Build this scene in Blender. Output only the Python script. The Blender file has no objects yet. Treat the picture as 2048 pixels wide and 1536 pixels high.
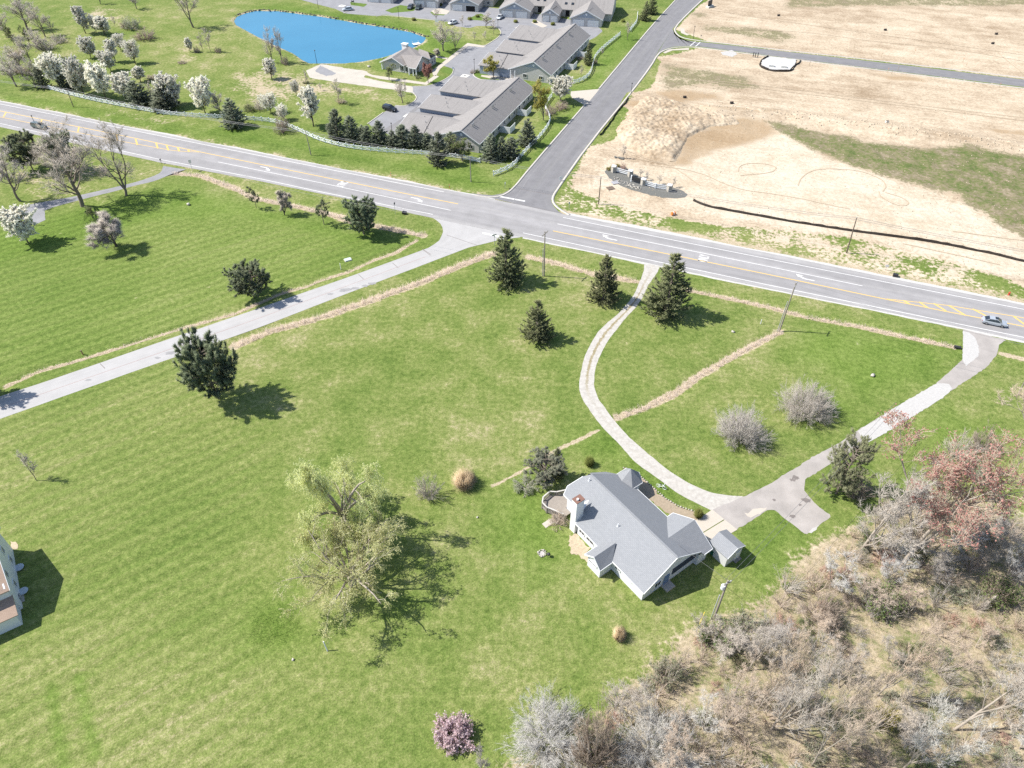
import bpy, bmesh, math, random
import numpy as np
from math import sin, cos, pi, radians, atan2, hypot, sqrt
from mathutils import Vector, Matrix
from mathutils.geometry import tessellate_polygon

# ------------------------------------------------------------------ camera, sky, sun, exposure
SC = bpy.context.scene
CAM_H, PITCH, FPX = 88.0, 42.5, 1420.0
cam_d = bpy.data.cameras.new('camera')
cam = bpy.data.objects.new('camera', cam_d)
SC.collection.objects.link(cam)
cam_d.sensor_width = 36.0
cam_d.lens = 36.0 * FPX / 2048.0
cam_d.clip_start, cam_d.clip_end = 1.0, 8000.0
cam.location = (0, 0, CAM_H)
cam.rotation_euler = (radians(90 - PITCH), 0, 0)
SC.camera = cam

SUN_AZ, SUN_EL = 174.0, 50.0            # where the sun stands (degrees from +X, above the ground)
world = bpy.data.worlds.new('World'); SC.world = world; world.use_nodes = True
wn = world.node_tree.nodes; wl = world.node_tree.links
sky = wn.new('ShaderNodeTexSky'); sky.sky_type = 'NISHITA'; sky.sun_disc = False
sky.sun_elevation = radians(SUN_EL); sky.sun_rotation = radians(90 - SUN_AZ)
sky.altitude = 200; sky.air_density = 1.0; sky.dust_density = 1.0; sky.ozone_density = 1.0
wn['Background'].inputs['Strength'].default_value = 0.12
wl.new(sky.outputs[0], wn['Background'].inputs[0])
sd = bpy.data.lights.new('sun', 'SUN'); sd.energy = 5.0; sd.angle = radians(0.53); sd.color = (1.0, 0.955, 0.88)
so = bpy.data.objects.new('sun', sd); SC.collection.objects.link(so)
_s = Vector((cos(radians(SUN_AZ)) * cos(radians(SUN_EL)), sin(radians(SUN_AZ)) * cos(radians(SUN_EL)), sin(radians(SUN_EL))))
so.rotation_euler = _s.to_track_quat('Z', 'Y').to_euler()
so.location = (-60, 60, 200)
vs = SC.view_settings
vs.view_transform = 'Standard'; vs.look = 'None'; vs.gamma = 1.0; vs.use_curve_mapping = False
vs.exposure = 0.69
SC.cycles.max_bounces = 5; SC.cycles.diffuse_bounces = 3; SC.cycles.glossy_bounces = 2
SC.cycles.transparent_max_bounces = 6
SC.cycles.use_denoising = False

# ------------------------------------------------------------------ survey: sight line -> ground point
_S, _C = sin(radians(PITCH)), cos(radians(PITCH))
def P(px, py, z=0.0):
    x = (px - 1024) / FPX; v = (768 - py) / FPX
    t = (CAM_H - z) / (_S - v * _C)
    return (t * x, t * (_C + v * _S))
def proj(X, Y, Z):
    dz = Z - CAM_H; d = Y * _C - dz * _S; u = Y * _S + dz * _C
    return 1024 + FPX * X / d, 768 - FPX * u / d, d
def height_of(px, py, topy):
    X, Y = P(px, py); lo, hi = 0.0, 60.0
    for _ in range(40):
        m = (lo + hi) / 2
        if proj(X, Y, m)[1] > topy: lo = m
        else: hi = m
    return lo
def width_of(px, py, w):
    X, Y = P(px, py); return w * proj(X, Y, 0)[2] / FPX
def PL(pts, z=0.0): return [P(a, b, z) for a, b in pts]

COL = SC.collection
# ------------------------------------------------------------------ mesh helpers
def mesh_np(name, V, quads=None, tris=None, mats=(), qm=None, tm=None, smooth=False, uv=None):
    V = np.asarray(V, dtype=np.float32).reshape(-1, 3)
    q = np.asarray(quads if quads is not None else [], dtype=np.int32).reshape(-1, 4)
    t = np.asarray(tris if tris is not None else [], dtype=np.int32).reshape(-1, 3)
    me = bpy.data.meshes.new(name)
    me.vertices.add(len(V)); me.vertices.foreach_set('co', V.ravel())
    nl = q.size + t.size; me.loops.add(nl)
    me.loops.foreach_set('vertex_index', np.concatenate([q.ravel(), t.ravel()]).astype(np.int32))
    npoly = len(q) + len(t); me.polygons.add(npoly)
    st = np.concatenate([np.arange(len(q)) * 4, q.size + np.arange(len(t)) * 3]).astype(np.int32)
    me.polygons.foreach_set('loop_start', st)
    for m in mats: me.materials.append(m)
    if len(mats) > 1:
        mi = np.concatenate([np.zeros(len(q), np.int32) if qm is None else np.asarray(qm, np.int32),
                             np.zeros(len(t), np.int32) if tm is None else np.asarray(tm, np.int32)])
        me.polygons.foreach_set('material_index', mi.astype(np.int32))
    if smooth: me.polygons.foreach_set('use_smooth', np.ones(npoly, bool))
    me.update(calc_edges=True)
    if uv is not None:
        l = me.uv_layers.new(name='UVMap'); l.data.foreach_set('uv', np.asarray(uv, np.float32).ravel())
    return me

class MB:
    """collects faces with a local UV in metres, then links them as ONE mesh object"""
    def __init__(s): s.v = []; s.f = []; s.uv = []
    def face(s, pts, uvs=None):
        b = len(s.v); s.v += [tuple(p) for p in pts]; s.f.append(list(range(b, b + len(pts))))
        if uvs is None:
            p0, p1 = Vector(pts[0]), Vector(pts[1])
            n = Vector((0, 0, 0))
            for i in range(len(pts)):
                a, c = Vector(pts[i]), Vector(pts[(i + 1) % len(pts)])
                n += a.cross(c)
            n = n.normalized() if n.length > 1e-9 else Vector((0, 0, 1))
            hx = Vector((0, 0, 1)).cross(n)
            hx = hx.normalized() if hx.length > 1e-3 else Vector((1, 0, 0))
            hy = n.cross(hx)
            uvs = [(Vector(p).dot(hx), Vector(p).dot(hy)) for p in pts]
        s.uv += uvs
        return s
    def box(s, c, d, rz=0.0, tilt=None):
        x, y, z = d[0] / 2, d[1] / 2, d[2] / 2
        M = Matrix.Translation(c) @ Matrix.Rotation(rz, 4, 'Z')
        if tilt is not None: M = M @ tilt
        k = [M @ Vector((a * x, b * y, e * z)) for e in (-1, 1) for a, b in ((-1, -1), (1, -1), (1, 1), (-1, 1))]
        for q in ((3, 2, 1, 0), (4, 5, 6, 7), (0, 1, 5, 4), (1, 2, 6, 5), (2, 3, 7, 6), (3, 0, 4, 7)):
            s.face([k[i] for i in q])
        return s
    def beam(s, a, b, w, h):
        a, b = Vector(a), Vector(b); d = b - a; L = d.length
        ry = -atan2(d.z, hypot(d.x, d.y))
        return s.box((a + b) / 2, (L, w, h), atan2(d.y, d.x), Matrix.Rotation(ry, 4, 'Y'))
    def slab(s, pts, th):
        up = [Vector(p) for p in pts]; lo = [p - Vector((0, 0, th)) for p in up]
        n = len(up)
        s.face(up); s.face(lo[::-1])
        for i in range(n):
            j = (i + 1) % n; s.face([lo[i], lo[j], up[j], up[i]])
        return s
    def prism(s, fp, z0, z1, cap=True):
        n = len(fp)
        z1s = z1 if hasattr(z1, '__len__') else [z1] * n
        for i in range(n):
            j = (i + 1) % n
            s.face([(fp[i][0], fp[i][1], z0), (fp[j][0], fp[j][1], z0), (fp[j][0], fp[j][1], z1s[j]), (fp[i][0], fp[i][1], z1s[i])])
        if cap: s.face([(p[0], p[1], z) for p, z in zip(fp, z1s)])
        return s
    def tube(s, pts, r, n=6, cap=True):
        pts = [Vector(p) for p in pts]; rs = r if hasattr(r, '__len__') else [r] * len(pts)
        d0 = (pts[-1] - pts[0]).normalized()
        ref = Vector((0, 0, 1)) if abs(d0.z) < .9 else Vector((1, 0, 0))
        rings = []
        for i, p in enumerate(pts):
            d = (pts[min(i + 1, len(pts) - 1)] - pts[max(i - 1, 0)]).normalized()
            x = d.cross(ref).normalized(); y = d.cross(x)
            rings.append([p + (x * cos(2 * pi * k / n) + y * sin(2 * pi * k / n)) * rs[i] for k in range(n)])
        for a, b in zip(rings, rings[1:]):
            for k in range(n):
                m = (k + 1) % n; s.face([a[k], b[k], b[m], a[m]])
        if cap: s.face(rings[0]); s.face(rings[-1][::-1])
        return s
    def lathe(s, prof, n=10, c=(0, 0, 0), sx=1.0, sy=1.0):
        rings = [[(c[0] + r * cos(2 * pi * k / n) * sx, c[1] + r * sin(2 * pi * k / n) * sy, c[2] + z) for k in range(n)] for r, z in prof]
        for a, b in zip(rings, rings[1:]):
            for k in range(n):
                m = (k + 1) % n; s.face([a[k], a[m], b[m], b[k]])
        s.face(rings[0][::-1]); s.face(rings[-1])
        return s
    def mesh(s, name, mat, smooth=False):
        me = bpy.data.meshes.new(name); me.from_pydata([tuple(v) for v in s.v], [], s.f)
        l = me.uv_layers.new(name='UVMap'); l.data.foreach_set('uv', np.asarray(s.uv, np.float32).ravel())
        me.materials.append(mat)
        if smooth: me.polygons.foreach_set('use_smooth', np.ones(len(s.f), bool))
        me.update(); return me
    def build(s, name, mat, parent=None, smooth=False):
        return obj(name, s.mesh(name, mat, smooth), parent)

def obj(name, me, parent=None, loc=None, rz=None, scale=None):
    o = bpy.data.objects.new(name, me); COL.objects.link(o)
    if parent is not None: o.parent = parent
    if loc is not None: o.location = loc
    if rz is not None: o.rotation_euler = (0, 0, rz)
    if scale is not None: o.scale = scale
    return o
def tag(o, label=None, cat=None, group=None, kind=None):
    if label: o['label'] = label
    if cat: o['category'] = cat
    if group: o['group'] = group
    if kind: o['kind'] = kind
    return o
def thing(name, label, cat, loc=(0, 0, 0), rz=0.0, group=None, scale=None):
    o = obj(name, None, None, loc, rz, scale); o.empty_display_size = .5
    return tag(o, label, cat, group)
def copy_part(src, parent, loc=None, rot=None, scale=None):
    c = src.copy(); COL.objects.link(c); c.parent = parent
    if loc is not None: c.location = loc
    if rot is not None: c.rotation_euler = rot
    if scale is not None: c.scale = scale
    return c

# ------------------------------------------------------------------ node helpers
class NT:
    def __init__(s, name):
        s.m = bpy.data.materials.new(name); s.m.use_nodes = True
        s.t = s.m.node_tree; s.b = s.t.nodes['Principled BSDF']
    def n(s, typ, **k):
        x = s.t.nodes.new(typ)
        for a, b in k.items(): setattr(x, a, b)
        return x
    def put(s, sock, v):
        if v is None: return
        if isinstance(v, bpy.types.NodeSocket): s.t.links.new(v, sock)
        else:
            if hasattr(v, '__len__') and len(v) == 3 and sock.type == 'RGBA': v = (*v, 1)
            sock.default_value = v
    def pos(s): return s.n('ShaderNodeNewGeometry').outputs['Position']
    def objco(s): return s.n('ShaderNodeTexCoord').outputs['Object']
    def uv(s): return s.n('ShaderNodeTexCoord').outputs['UV']
    def map(s, vec, scale=(1, 1, 1), rz=0.0):
        if rz:
            y = s.n('ShaderNodeMapping'); s.put(y.inputs['Vector'], vec); y.inputs['Rotation'].default_value = (0, 0, rz); vec = y.outputs[0]
        x = s.n('ShaderNodeMapping'); s.put(x.inputs['Vector'], vec); x.inputs['Scale'].default_value = scale
        return x.outputs[0]
    def dev(s, n, k): return s.math('MULTIPLY_ADD', n, k, -.5 * k)     # a noise as a swing of +-k/2 about 0
    def total(s, base, *terms):
        v = base
        for x in terms: v = s.math('ADD', v, x)
        return v
    def gain(s, c, f):
        x = s.n('ShaderNodeVectorMath', operation='SCALE'); s.put(x.inputs[0], c); s.put(x.inputs['Scale'], f); return x.outputs[0]
    def noise(s, vec, scale, detail=4, rough=.55, dist=0.0):
        x = s.n('ShaderNodeTexNoise'); s.put(x.inputs['Vector'], vec)
        x.inputs['Scale'].default_value = scale; x.inputs['Detail'].default_value = detail
        x.inputs['Roughness'].default_value = rough; x.inputs['Distortion'].default_value = dist
        return x.outputs[0]
    def attr(s, name, out='Fac'):
        x = s.n('ShaderNodeAttribute', attribute_name=name); return x.outputs[out]
    def math(s, op, a, b=None, c=None, clamp=False):
        x = s.n('ShaderNodeMath', operation=op, use_clamp=clamp)
        s.put(x.inputs[0], a); s.put(x.inputs[1], b)
        if c is not None: s.put(x.inputs[2], c)
        return x.outputs[0]
    def step(s, v, lo, hi):
        x = s.n('ShaderNodeMapRange', interpolation_type='SMOOTHSTEP'); s.put(x.inputs[0], v)
        x.inputs[1].default_value = lo; x.inputs[2].default_value = hi; return x.outputs[0]
    def mix(s, f, a, b, mode='MIX'):
        x = s.n('ShaderNodeMix', data_type='RGBA', blend_type=mode)
        s.put(x.inputs[0], f); s.put(x.inputs[6], a); s.put(x.inputs[7], b); return x.outputs[2]
    def ramp(s, f, stops):
        x = s.n('ShaderNodeValToRGB'); e = x.color_ramp.elements
        while len(e) < len(stops): e.new(.5)
        for el, (p, c) in zip(e, stops): el.position = p; el.color = (*c, 1)
        s.put(x.inputs[0], f); return x.outputs[0]
    def bump(s, h, strength=.5, dist=.1):
        x = s.n('ShaderNodeBump'); x.inputs['Strength'].default_value = strength; x.inputs['Distance'].default_value = dist
        s.put(x.inputs['Height'], h); s.t.links.new(x.outputs[0], s.b.inputs['Normal'])
    def done(s, col, rough=.85, spec=.25, metal=0.0):
        s.put(s.b.inputs['Base Color'], col); s.put(s.b.inputs['Roughness'], rough)
        s.b.inputs['Specular IOR Level'].default_value = spec; s.b.inputs['Metallic'].default_value = metal
        return s.m

def plain(name, col, rough=.7, spec=.3, metal=0.0, var=.18, scale=1.5, bump=0.0):
    t = NT(name); o = t.objco()
    f = t.noise(o, scale, 5, .6)
    c = t.mix(f, tuple(x * (1 - var) for x in col), tuple(min(1, x * (1 + var)) for x in col))
    if bump: t.bump(t.noise(o, scale * 8, 4), bump, .02)
    return t.done(c, rough, spec, metal)

def leafy(name, dark, light, scale=.9, transl=.22, hue=.05):
    """foliage: clumps of two greens, a little different from plant to plant, lit through"""
    t = NT(name); o = t.objco()
    oi = t.n('ShaderNodeObjectInfo').outputs['Random']
    f = t.noise(o, scale, 3, .6)
    f2 = t.noise(o, scale * 7, 2, .6)
    f = t.math('ADD', t.math('MULTIPLY', f, .6), t.math('MULTIPLY', f2, .4))
    c = t.ramp(f, [(.34, dark), (.62, light)])
    hs = t.n('ShaderNodeHueSaturation'); t.put(hs.inputs['Color'], c)
    t.put(hs.inputs['Hue'], t.math('MULTIPLY_ADD', oi, hue * .5, .5 - hue * .25))
    t.put(hs.inputs['Value'], t.math('MULTIPLY_ADD', oi, .35, .83))
    c = hs.outputs[0]
    t.done(c, .75, .15)
    if transl:
        tr = t.n('ShaderNodeBsdfTranslucent'); t.put(tr.inputs[0], c)
        mx = t.n('ShaderNodeMixShader'); mx.inputs[0].default_value = transl
        t.t.links.new(t.b.outputs[0], mx.inputs[1]); t.t.links.new(tr.outputs[0], mx.inputs[2])
        out = [n for n in t.t.nodes if n.type == 'OUTPUT_MATERIAL'][0]
        t.t.links.new(mx.outputs[0], out.inputs[0])
    return t.m

RNG = np.random.default_rng(7)
# ------------------------------------------------------------------ 2-D helpers on arrays
def in_poly(X, Y, poly):
    r = np.zeros(X.shape, bool); n = len(poly)
    for i in range(n):
        x0, y0 = poly[i]; x1, y1 = poly[(i + 1) % n]
        if y0 == y1: continue
        c = ((y0 > Y) != (y1 > Y)) & (X < (x1 - x0) * (Y - y0) / (y1 - y0) + x0)
        r ^= c
    return r
def dist_line(X, Y, pl, closed=False):
    d = np.full(X.shape, 1e9, np.float32); n = len(pl)
    for i in range(n if closed else n - 1):
        x0, y0 = pl[i]; x1, y1 = pl[(i + 1) % n]
        dx, dy = x1 - x0, y1 - y0; L = dx * dx + dy * dy + 1e-9
        t = np.clip(((X - x0) * dx + (Y - y0) * dy) / L, 0, 1)
        d = np.minimum(d, np.hypot(X - x0 - t * dx, Y - y0 - t * dy))
    return d
def soft(X, Y, poly, w):
    """1 inside, 0 outside, smooth over +-w metres"""
    xs = [p[0] for p in poly]; ys = [p[1] for p in poly]
    out = np.zeros(X.shape, np.float32)
    s = (X > min(xs) - w) & (X < max(xs) + w) & (Y > min(ys) - w) & (Y < max(ys) + w)
    if not s.any(): return out
    x, y = X[s], Y[s]
    d = dist_line(x, y, poly, True); d = np.where(in_poly(x, y, poly), d, -d)
    out[s] = np.clip(.5 + d / (2 * w), 0, 1); return out
_tab = np.random.default_rng(3).random((256, 256)).astype(np.float32)
def vnoise(X, Y, s):
    x, y = X / s, Y / s; i, j = np.floor(x).astype(int), np.floor(y).astype(int); f, g = x - i, y - j
    f = f * f * (3 - 2 * f); g = g * g * (3 - 2 * g)
    a, b, c, d = (_tab[(i + p) & 255, (j + q) & 255] for p, q in ((0, 0), (1, 0), (0, 1), (1, 1)))
    return (a * (1 - f) + b * f) * (1 - g) + (c * (1 - f) + d * f) * g
def resample(pl, n=None, step=None):
    p = np.asarray(pl, float); L = np.r_[0, np.cumsum(np.hypot(*np.diff(p, axis=0).T))]
    if n is None: n = max(2, int(L[-1] / step) + 1)
    t = np.linspace(0, L[-1], n)
    return np.c_[np.interp(t, L, p[:, 0]), np.interp(t, L, p[:, 1])]
def smooth_line(pl, it=2):
    p = np.asarray(pl, float)
    for _ in range(it):
        q = np.empty((2 * len(p) - 2, 2)); q[0::2] = .75 * p[:-1] + .25 * p[1:]; q[1::2] = .25 * p[:-1] + .75 * p[1:]
        p = np.vstack([p[:1], q, p[-1:]])
    return p
def offset_line(pl, d):
    p = np.asarray(pl, float); t = np.gradient(p, axis=0); t /= np.linalg.norm(t, axis=1)[:, None] + 1e-9
    return p + np.c_[-t[:, 1], t[:, 0]] * d
def structure(o): o['kind'] = 'structure'; return o

def ribbon(name, left, right, z, mat, step=2.0, jit=0.0, kind='structure', parent=None, seed=0):
    """surface between two edge lines; UV = metres along, 0..1 across"""
    L = resample(left, step=.5); n = max(2, int(np.hypot(*np.diff(L, axis=0).T).sum() / step) + 1)
    A, B = resample(left, n), resample(right, n)
    if jit:
        r = np.random.default_rng(seed)
        sm = lambda: np.convolve(r.normal(0, jit * 2, n + 6), np.ones(7) / 7, 'valid')[:, None]
        d = (A - B); d /= np.linalg.norm(d, axis=1)[:, None] + 1e-9
        A = A + d * sm(); B = B - d * sm()
    m = (A + B) / 2; u = np.r_[0, np.cumsum(np.hypot(*np.diff(m, axis=0).T))]
    V = np.zeros((2 * n, 3)); V[0::2, :2] = A; V[1::2, :2] = B; V[:, 2] = z
    i = np.arange(n - 1) * 2
    q = np.c_[i, i + 1, i + 3, i + 2]
    uv = np.zeros((n - 1, 4, 2))
    uv[:, 0] = np.c_[u[:-1], np.ones(n - 1)]; uv[:, 1] = np.c_[u[:-1], np.zeros(n - 1)]
    uv[:, 2] = np.c_[u[1:], np.zeros(n - 1)]; uv[:, 3] = np.c_[u[1:], np.ones(n - 1)]
    a, b, c = V[q[0, 0]], V[q[0, 1]], V[q[0, 2]]
    if np.cross(b - a, c - a)[2] < 0: q = q[:, ::-1]; uv = uv[:, ::-1]
    o = obj(name, mesh_np(name, V, q, mats=[mat], uv=uv.reshape(-1, 2)), parent)
    if kind: o['kind'] = kind
    return o
def strip(name, line, w, z, mat, step=2.0, kind='structure', parent=None):
    l = resample(line, step=step)
    return ribbon(name, offset_line(l, w / 2), offset_line(l, -w / 2), z, mat, step, kind=kind, parent=parent)
def flat(name, pts, z, mat, jit=0.0, step=1.0, kind='structure', parent=None, seed=1):
    """flat patch with a slightly uneven outline"""
    p = np.asarray(pts, float)
    if jit:
        p = resample(np.vstack([p, p[:1]]), step=step)[:-1]
        r = np.random.default_rng(seed); p = p + r.normal(0, jit, p.shape)
    tr = tessellate_polygon([[Vector((a, b, 0)) for a, b in p]])
    V = np.c_[p, np.full(len(p), z)]
    T = np.array(tr, np.int32)
    a, b, c = V[T[:, 0]], V[T[:, 1]], V[T[:, 2]]
    fl = np.cross(b - a, c - a)[:, 2] < 0; T[fl] = T[fl][:, ::-1]
    o = obj(name, mesh_np(name, V, tris=T, mats=[mat]), parent)
    if kind: o['kind'] = kind
    return o
def kerb(name, line, mat, w=.45, h=.12, z=0.0):
    l = resample(smooth_line(line, 1), step=1.5); a, b = offset_line(l, w / 2), offset_line(l, -w / 2); n = len(l)
    V = np.vstack([np.c_[a, np.full(n, z - .1)], np.c_[a, np.full(n, z + h)], np.c_[b, np.full(n, z + h)], np.c_[b, np.full(n, z - .1)]])
    i = np.arange(n - 1); q = np.vstack([np.c_[i + k * n, i + 1 + k * n, i + 1 + (k + 1) * n, i + (k + 1) * n] for k in range(3)])
    return structure(obj(name, mesh_np(name, V, q[:, ::-1], mats=[mat])))
# ------------------------------------------------------------------ ground: survey lines (sighted points)
WOOD = PL([(975, 1560), (1000, 1535), (1075, 1520), (1150, 1475), (1190, 1432), (1240, 1388), (1300, 1338), (1350, 1292), (1395, 1255), (1440, 1240), (1500, 1218), (1550, 1180),
           (1600, 1122), (1650, 1088), (1700, 1062), (1760, 1020), (1850, 985), (1905, 1000), (1960, 985), (1985, 1040), (2048, 1040), (2300, 1080), (2500, 1800), (850, 1800)])
DIRT = PL([(1312, 116), (1400, 96), (1536, 112), (1771, 141), (2048, 176), (2400, 222), (2500, 640), (2300, 640), (2048, 578), (2000, 553), (1850, 512), (1745, 489), (1722, 520), (1712, 518), (1735, 486), (1640, 470), (1560, 462),
           (1480, 456), (1400, 446), (1330, 436), (1250, 418), (1175, 392), (1135, 372), (1180, 292), (1210, 288), (1225, 262), (1262, 188), (1300, 175)])
DIRT2 = PL([(1352, 58), (1402, 8), (1440, -12), (2500, -40), (2500, 200), (2048, 158), (1771, 124), (1536, 98), (1420, 84)])
MEADOW = PL([(1534, 246), (1570, 251), (1625, 262), (1640, 268), (1700, 274), (1720, 285), (1790, 290), (1850, 300), (1930, 292), (1990, 304), (2060, 316), (2250, 350), (2250, 500), (2048, 478),
             (1980, 442), (1970, 428), (1925, 406), (1915, 390), (1880, 384), (1850, 376), (1770, 354), (1700, 334), (1655, 314), (1620, 298), (1565, 272)])
WEEDS = [PL([(1318, 122), (1420, 136), (1500, 150), (1540, 178), (1500, 186), (1400, 178), (1330, 186), (1305, 160)]),
         PL([(1380, 24), (1420, 20), (1420, 38), (1376, 40)]), PL([(1375, 45), (1560, 56), (1620, 78), (1560, 88), (1400, 62)]), PL([(1560, -10), (2100, -10), (2100, 14), (1700, 16), (1560, 20)])]
GREENSTRIP = [PL([(1312, 116), (1322, 122), (1308, 165), (1290, 180), (1262, 188)]), PL([(1250, 215), (1262, 225), (1228, 282), (1200, 284), (1215, 255)])]
DAMP = [PL([(1310, 185), (1360, 180), (1430, 188), (1440, 198), (1370, 205), (1360, 215)]), PL([(1480, 240), (1536, 246), (1560, 268), (1490, 290), (1440, 300), (1380, 330), (1350, 330), (1370, 280), (1420, 255)]),
        PL([(1250, 200), (1300, 205), (1290, 220), (1255, 215)]), PL([(1395, 208), (1420, 220), (1536, 225), (1536, 232), (1410, 222)]), PL([(1980, 258), (2100, 270), (2100, 280), (1990, 266)]), PL([(1750, 148), (1835, 155), (1850, 163), (1780, 160)])]
CLODS = PL([(1295, 195), (1350, 205), (1400, 222), (1470, 236), (1478, 252), (1420, 256), (1375, 275), (1362, 300), (1345, 322), (1300, 318), (1250, 290), (1238, 262), (1262, 225)])
BERM = PL([(1400, 215), (1536, 222), (1700, 242), (1850, 262), (2100, 300), (2100, 312), (1850, 282), (1700, 262), (1536, 244), (1420, 238)])
LUSH = [PL([(-150, 480), (60, 452), (350, 366), (700, 440), (800, 470), (872, 480), (700, 545), (512, 610), (250, 690), (-150, 820)]), PL([(-60, 460), (60, 452), (110, 425), (350, 366), (520, 408), (640, 440), (740, 470), (720, 505), (610, 468), (480, 440), (300, 450), (120, 495), (0, 535), (-80, 560)]),
        PL([(-80, 200), (60, 190), (150, 205), (330, 245), (520, 262), (600, 285), (760, 318), (930, 335), (985, 355), (1024, 345), (1020, 372), (960, 388), (800, 345), (560, 296), (330, 262), (150, 226), (0, 206)]),
        PL([(1600, 655), (1660, 648), (1800, 676), (1905, 700), (1905, 725), (1850, 770), (1740, 800), (1690, 790), (1640, 740), (1570, 720)]),
        PL([(1070, 370), (1101, 250), (1150, 212), (1175, 215), (1150, 240), (1024, 372)]), PL([(1110, 190), (1178, 160), (1190, 100), (1240, 60), (1310, 40), (1200, 175), (1150, 185)]),
        PL([(1130, 880), (1210, 850), (1300, 930), (1400, 1000), (1320, 1010), (1220, 930)]), PL([(980, 1010), (1080, 930), (1150, 1100), (1080, 1150), (990, 1080)]),
        PL([(510, 1225), (590, 1195), (600, 1270), (560, 1300), (490, 1290)]), PL([(1640, 770), (1700, 790), (1735, 830), (1700, 850), (1650, 810)]), PL([(1480, 1090), (1560, 1030), (1600, 1080), (1520, 1170)]),
        PL([(1820, 850), (1900, 820), (1960, 860), (1880, 900)]), PL([(760, 115), (900, 60), (930, 88), (880, 140), (860, 100), (760, 140)]), PL([(575, 8), (700, 30), (900, 60), (860, 80), (640, 30), (500, 16)])]
DRYP = [PL([(512, 132), (620, 145), (700, 165), (790, 185), (770, 200), (690, 190), (600, 205), (560, 205), (500, 215), (440, 175), (470, 145)]), PL([(150, 18), (235, 12), (260, 50), (200, 60), (170, 35)]),
        PL([(100, 108), (146, 108), (120, 122), (60, 130)]), PL([(330, 80), (430, 110), (420, 130), (340, 130)]), PL([(230, 215), (300, 220), (400, 250), (300, 255), (120, 215), (60, 195)]),
        PL([(-20, 270), (60, 262), (160, 300), (300, 330), (320, 345), (250, 372), (90, 330)]), PL([(0, 330), (130, 340), (240, 380), (160, 410), (40, 395)]), PL([(880, 780), (1040, 760), (1080, 830), (980, 900), (880, 860)]), PL([(900, 1150), (1100, 1180), (1050, 1330), (900, 1300), (860, 1200)]),
        PL([(1000, 620), (1120, 720), (1040, 780), (900, 720)]), PL([(1400, 1010), (1290, 945), (1262, 925), (1275, 905), (1400, 985)]) ]
REEDS = [PL([(468, 691), (540, 662), (640, 634), (740, 600), (850, 560), (925, 528), (990, 505)]), PL([(10, 772), (75, 742), (125, 728), (200, 706), (290, 678), (365, 655), (470, 626), (560, 586), (615, 571), (640, 560), (700, 541), (745, 520), (790, 505), (835, 478)]),
         PL([(345, 345), (400, 350), (470, 376), (512, 397), (600, 413), (660, 427), (700, 442), (760, 452), (810, 462), (850, 470)]), PL([(1056, 512), (1110, 524), (1180, 545), (1275, 562)]),
         PL([(1368, 577), (1450, 594), (1536, 612), (1618, 634), (1711, 650), (1786, 667), (1911, 693)]), PL([(1562, 662), (1530, 678), (1480, 704), (1400, 750), (1350, 787), (1290, 815), (1236, 833)]),
         PL([(1196, 860), (1170, 874), (1120, 897), (1040, 945), (985, 972)]), PL([(2003, 708), (2060, 722)])]
POND = PL([(466, 41), (472, 32), (490, 25), (512, 20), (557, 21), (644, 32), (722, 46), (780, 55), (824, 63), (854, 74), (849, 83), (834, 92), (820, 98), (794, 106), (764, 115), (724, 123), (690, 126), (662, 127), (617, 126), (604, 120), (584, 106), (544, 88), (512, 72), (490, 60), (470, 49)])
STREAK = PL([(-500, 380), (880, 470), (560, 640), (420, 760), (560, 900), (500, 1080), (560, 1300), (800, 1800), (-900, 1800)])
# road edges
MR_F = PL([(-420, 124), (-200, 166), (0, 203), (260, 255), (512, 305), (800, 362), (960, 393), (1000, 401), (1126, 428), (1330, 467), (1536, 507), (1800, 560), (2048, 611), (2300, 663), (2700, 745)])
MR_N = PL([(-420, 171), (-200, 214), (0, 254), (320, 325), (512, 361), (762, 413), (866, 436), (1044, 474), (1289, 525), (1536, 577), (1800, 630), (2048, 682), (2300, 735), (2700, 820)])
# ------------------------------------------------------------------ ground sheet, out to the horizon
def _axis(a, b, s, far, g=1.35):
    c = list(np.arange(a, b + s, s)); d = s; x = c[-1]
    while x < far: d *= g; x += d; c.append(x)
    d = s; x = c[0]
    while x > -far: d *= g; x -= d; c.insert(0, x)
    return np.array(c)
gx = _axis(-235, 235, .75, 3500)
_y = [18.0]
while _y[-1] < 400: _y.append(_y[-1] + .5 + .8 * max(0, (_y[-1] - 60) / 340))
d = 1.4
while _y[-1] < 3500: d *= 1.35; _y.append(_y[-1] + d)
d = 1.0
while _y[0] > -600: d *= 1.5; _y.insert(0, _y[0] - d)
gy = np.array(_y)
GX, GY = np.meshgrid(gx, gy)
M_wood = soft(GX, GY, WOOD, 2.5)
M_dirt = np.maximum(soft(GX, GY, DIRT, 2.2), soft(GX, GY, DIRT2, 1.2))
for p in GREENSTRIP: M_dirt = np.minimum(M_dirt, 1 - soft(GX, GY, p, 1.0))
VERGE = PL([(1112, 385), (1135, 352), (1172, 325), (1160, 385), (1250, 412), (1330, 430), (1480, 448), (1640, 464), (1850, 506), (2000, 545), (2060, 580), (2300, 640), (2300, 655), (2048, 604), (1800, 553), (1536, 500), (1330, 460), (1126, 424), (1104, 405)])
M_dirt = np.maximum(M_dirt, (.30 + .34 * vnoise(GX, GY, 7.0)) * soft(GX, GY, VERGE, 1.5))
M_mead = soft(GX, GY, MEADOW, 3.5)
for p in WEEDS: M_mead = np.maximum(M_mead, .62 * soft(GX, GY, p, 5))
M_damp = np.zeros_like(GX)
for p in DAMP: M_damp = np.maximum(M_damp, soft(GX, GY, p, 3.0))
M_lush = np.zeros_like(GX)
for i, p in enumerate(LUSH): M_lush = np.maximum(M_lush, (.5 if i == 0 else 1.0) * soft(GX, GY, p, 4.0))
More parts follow.
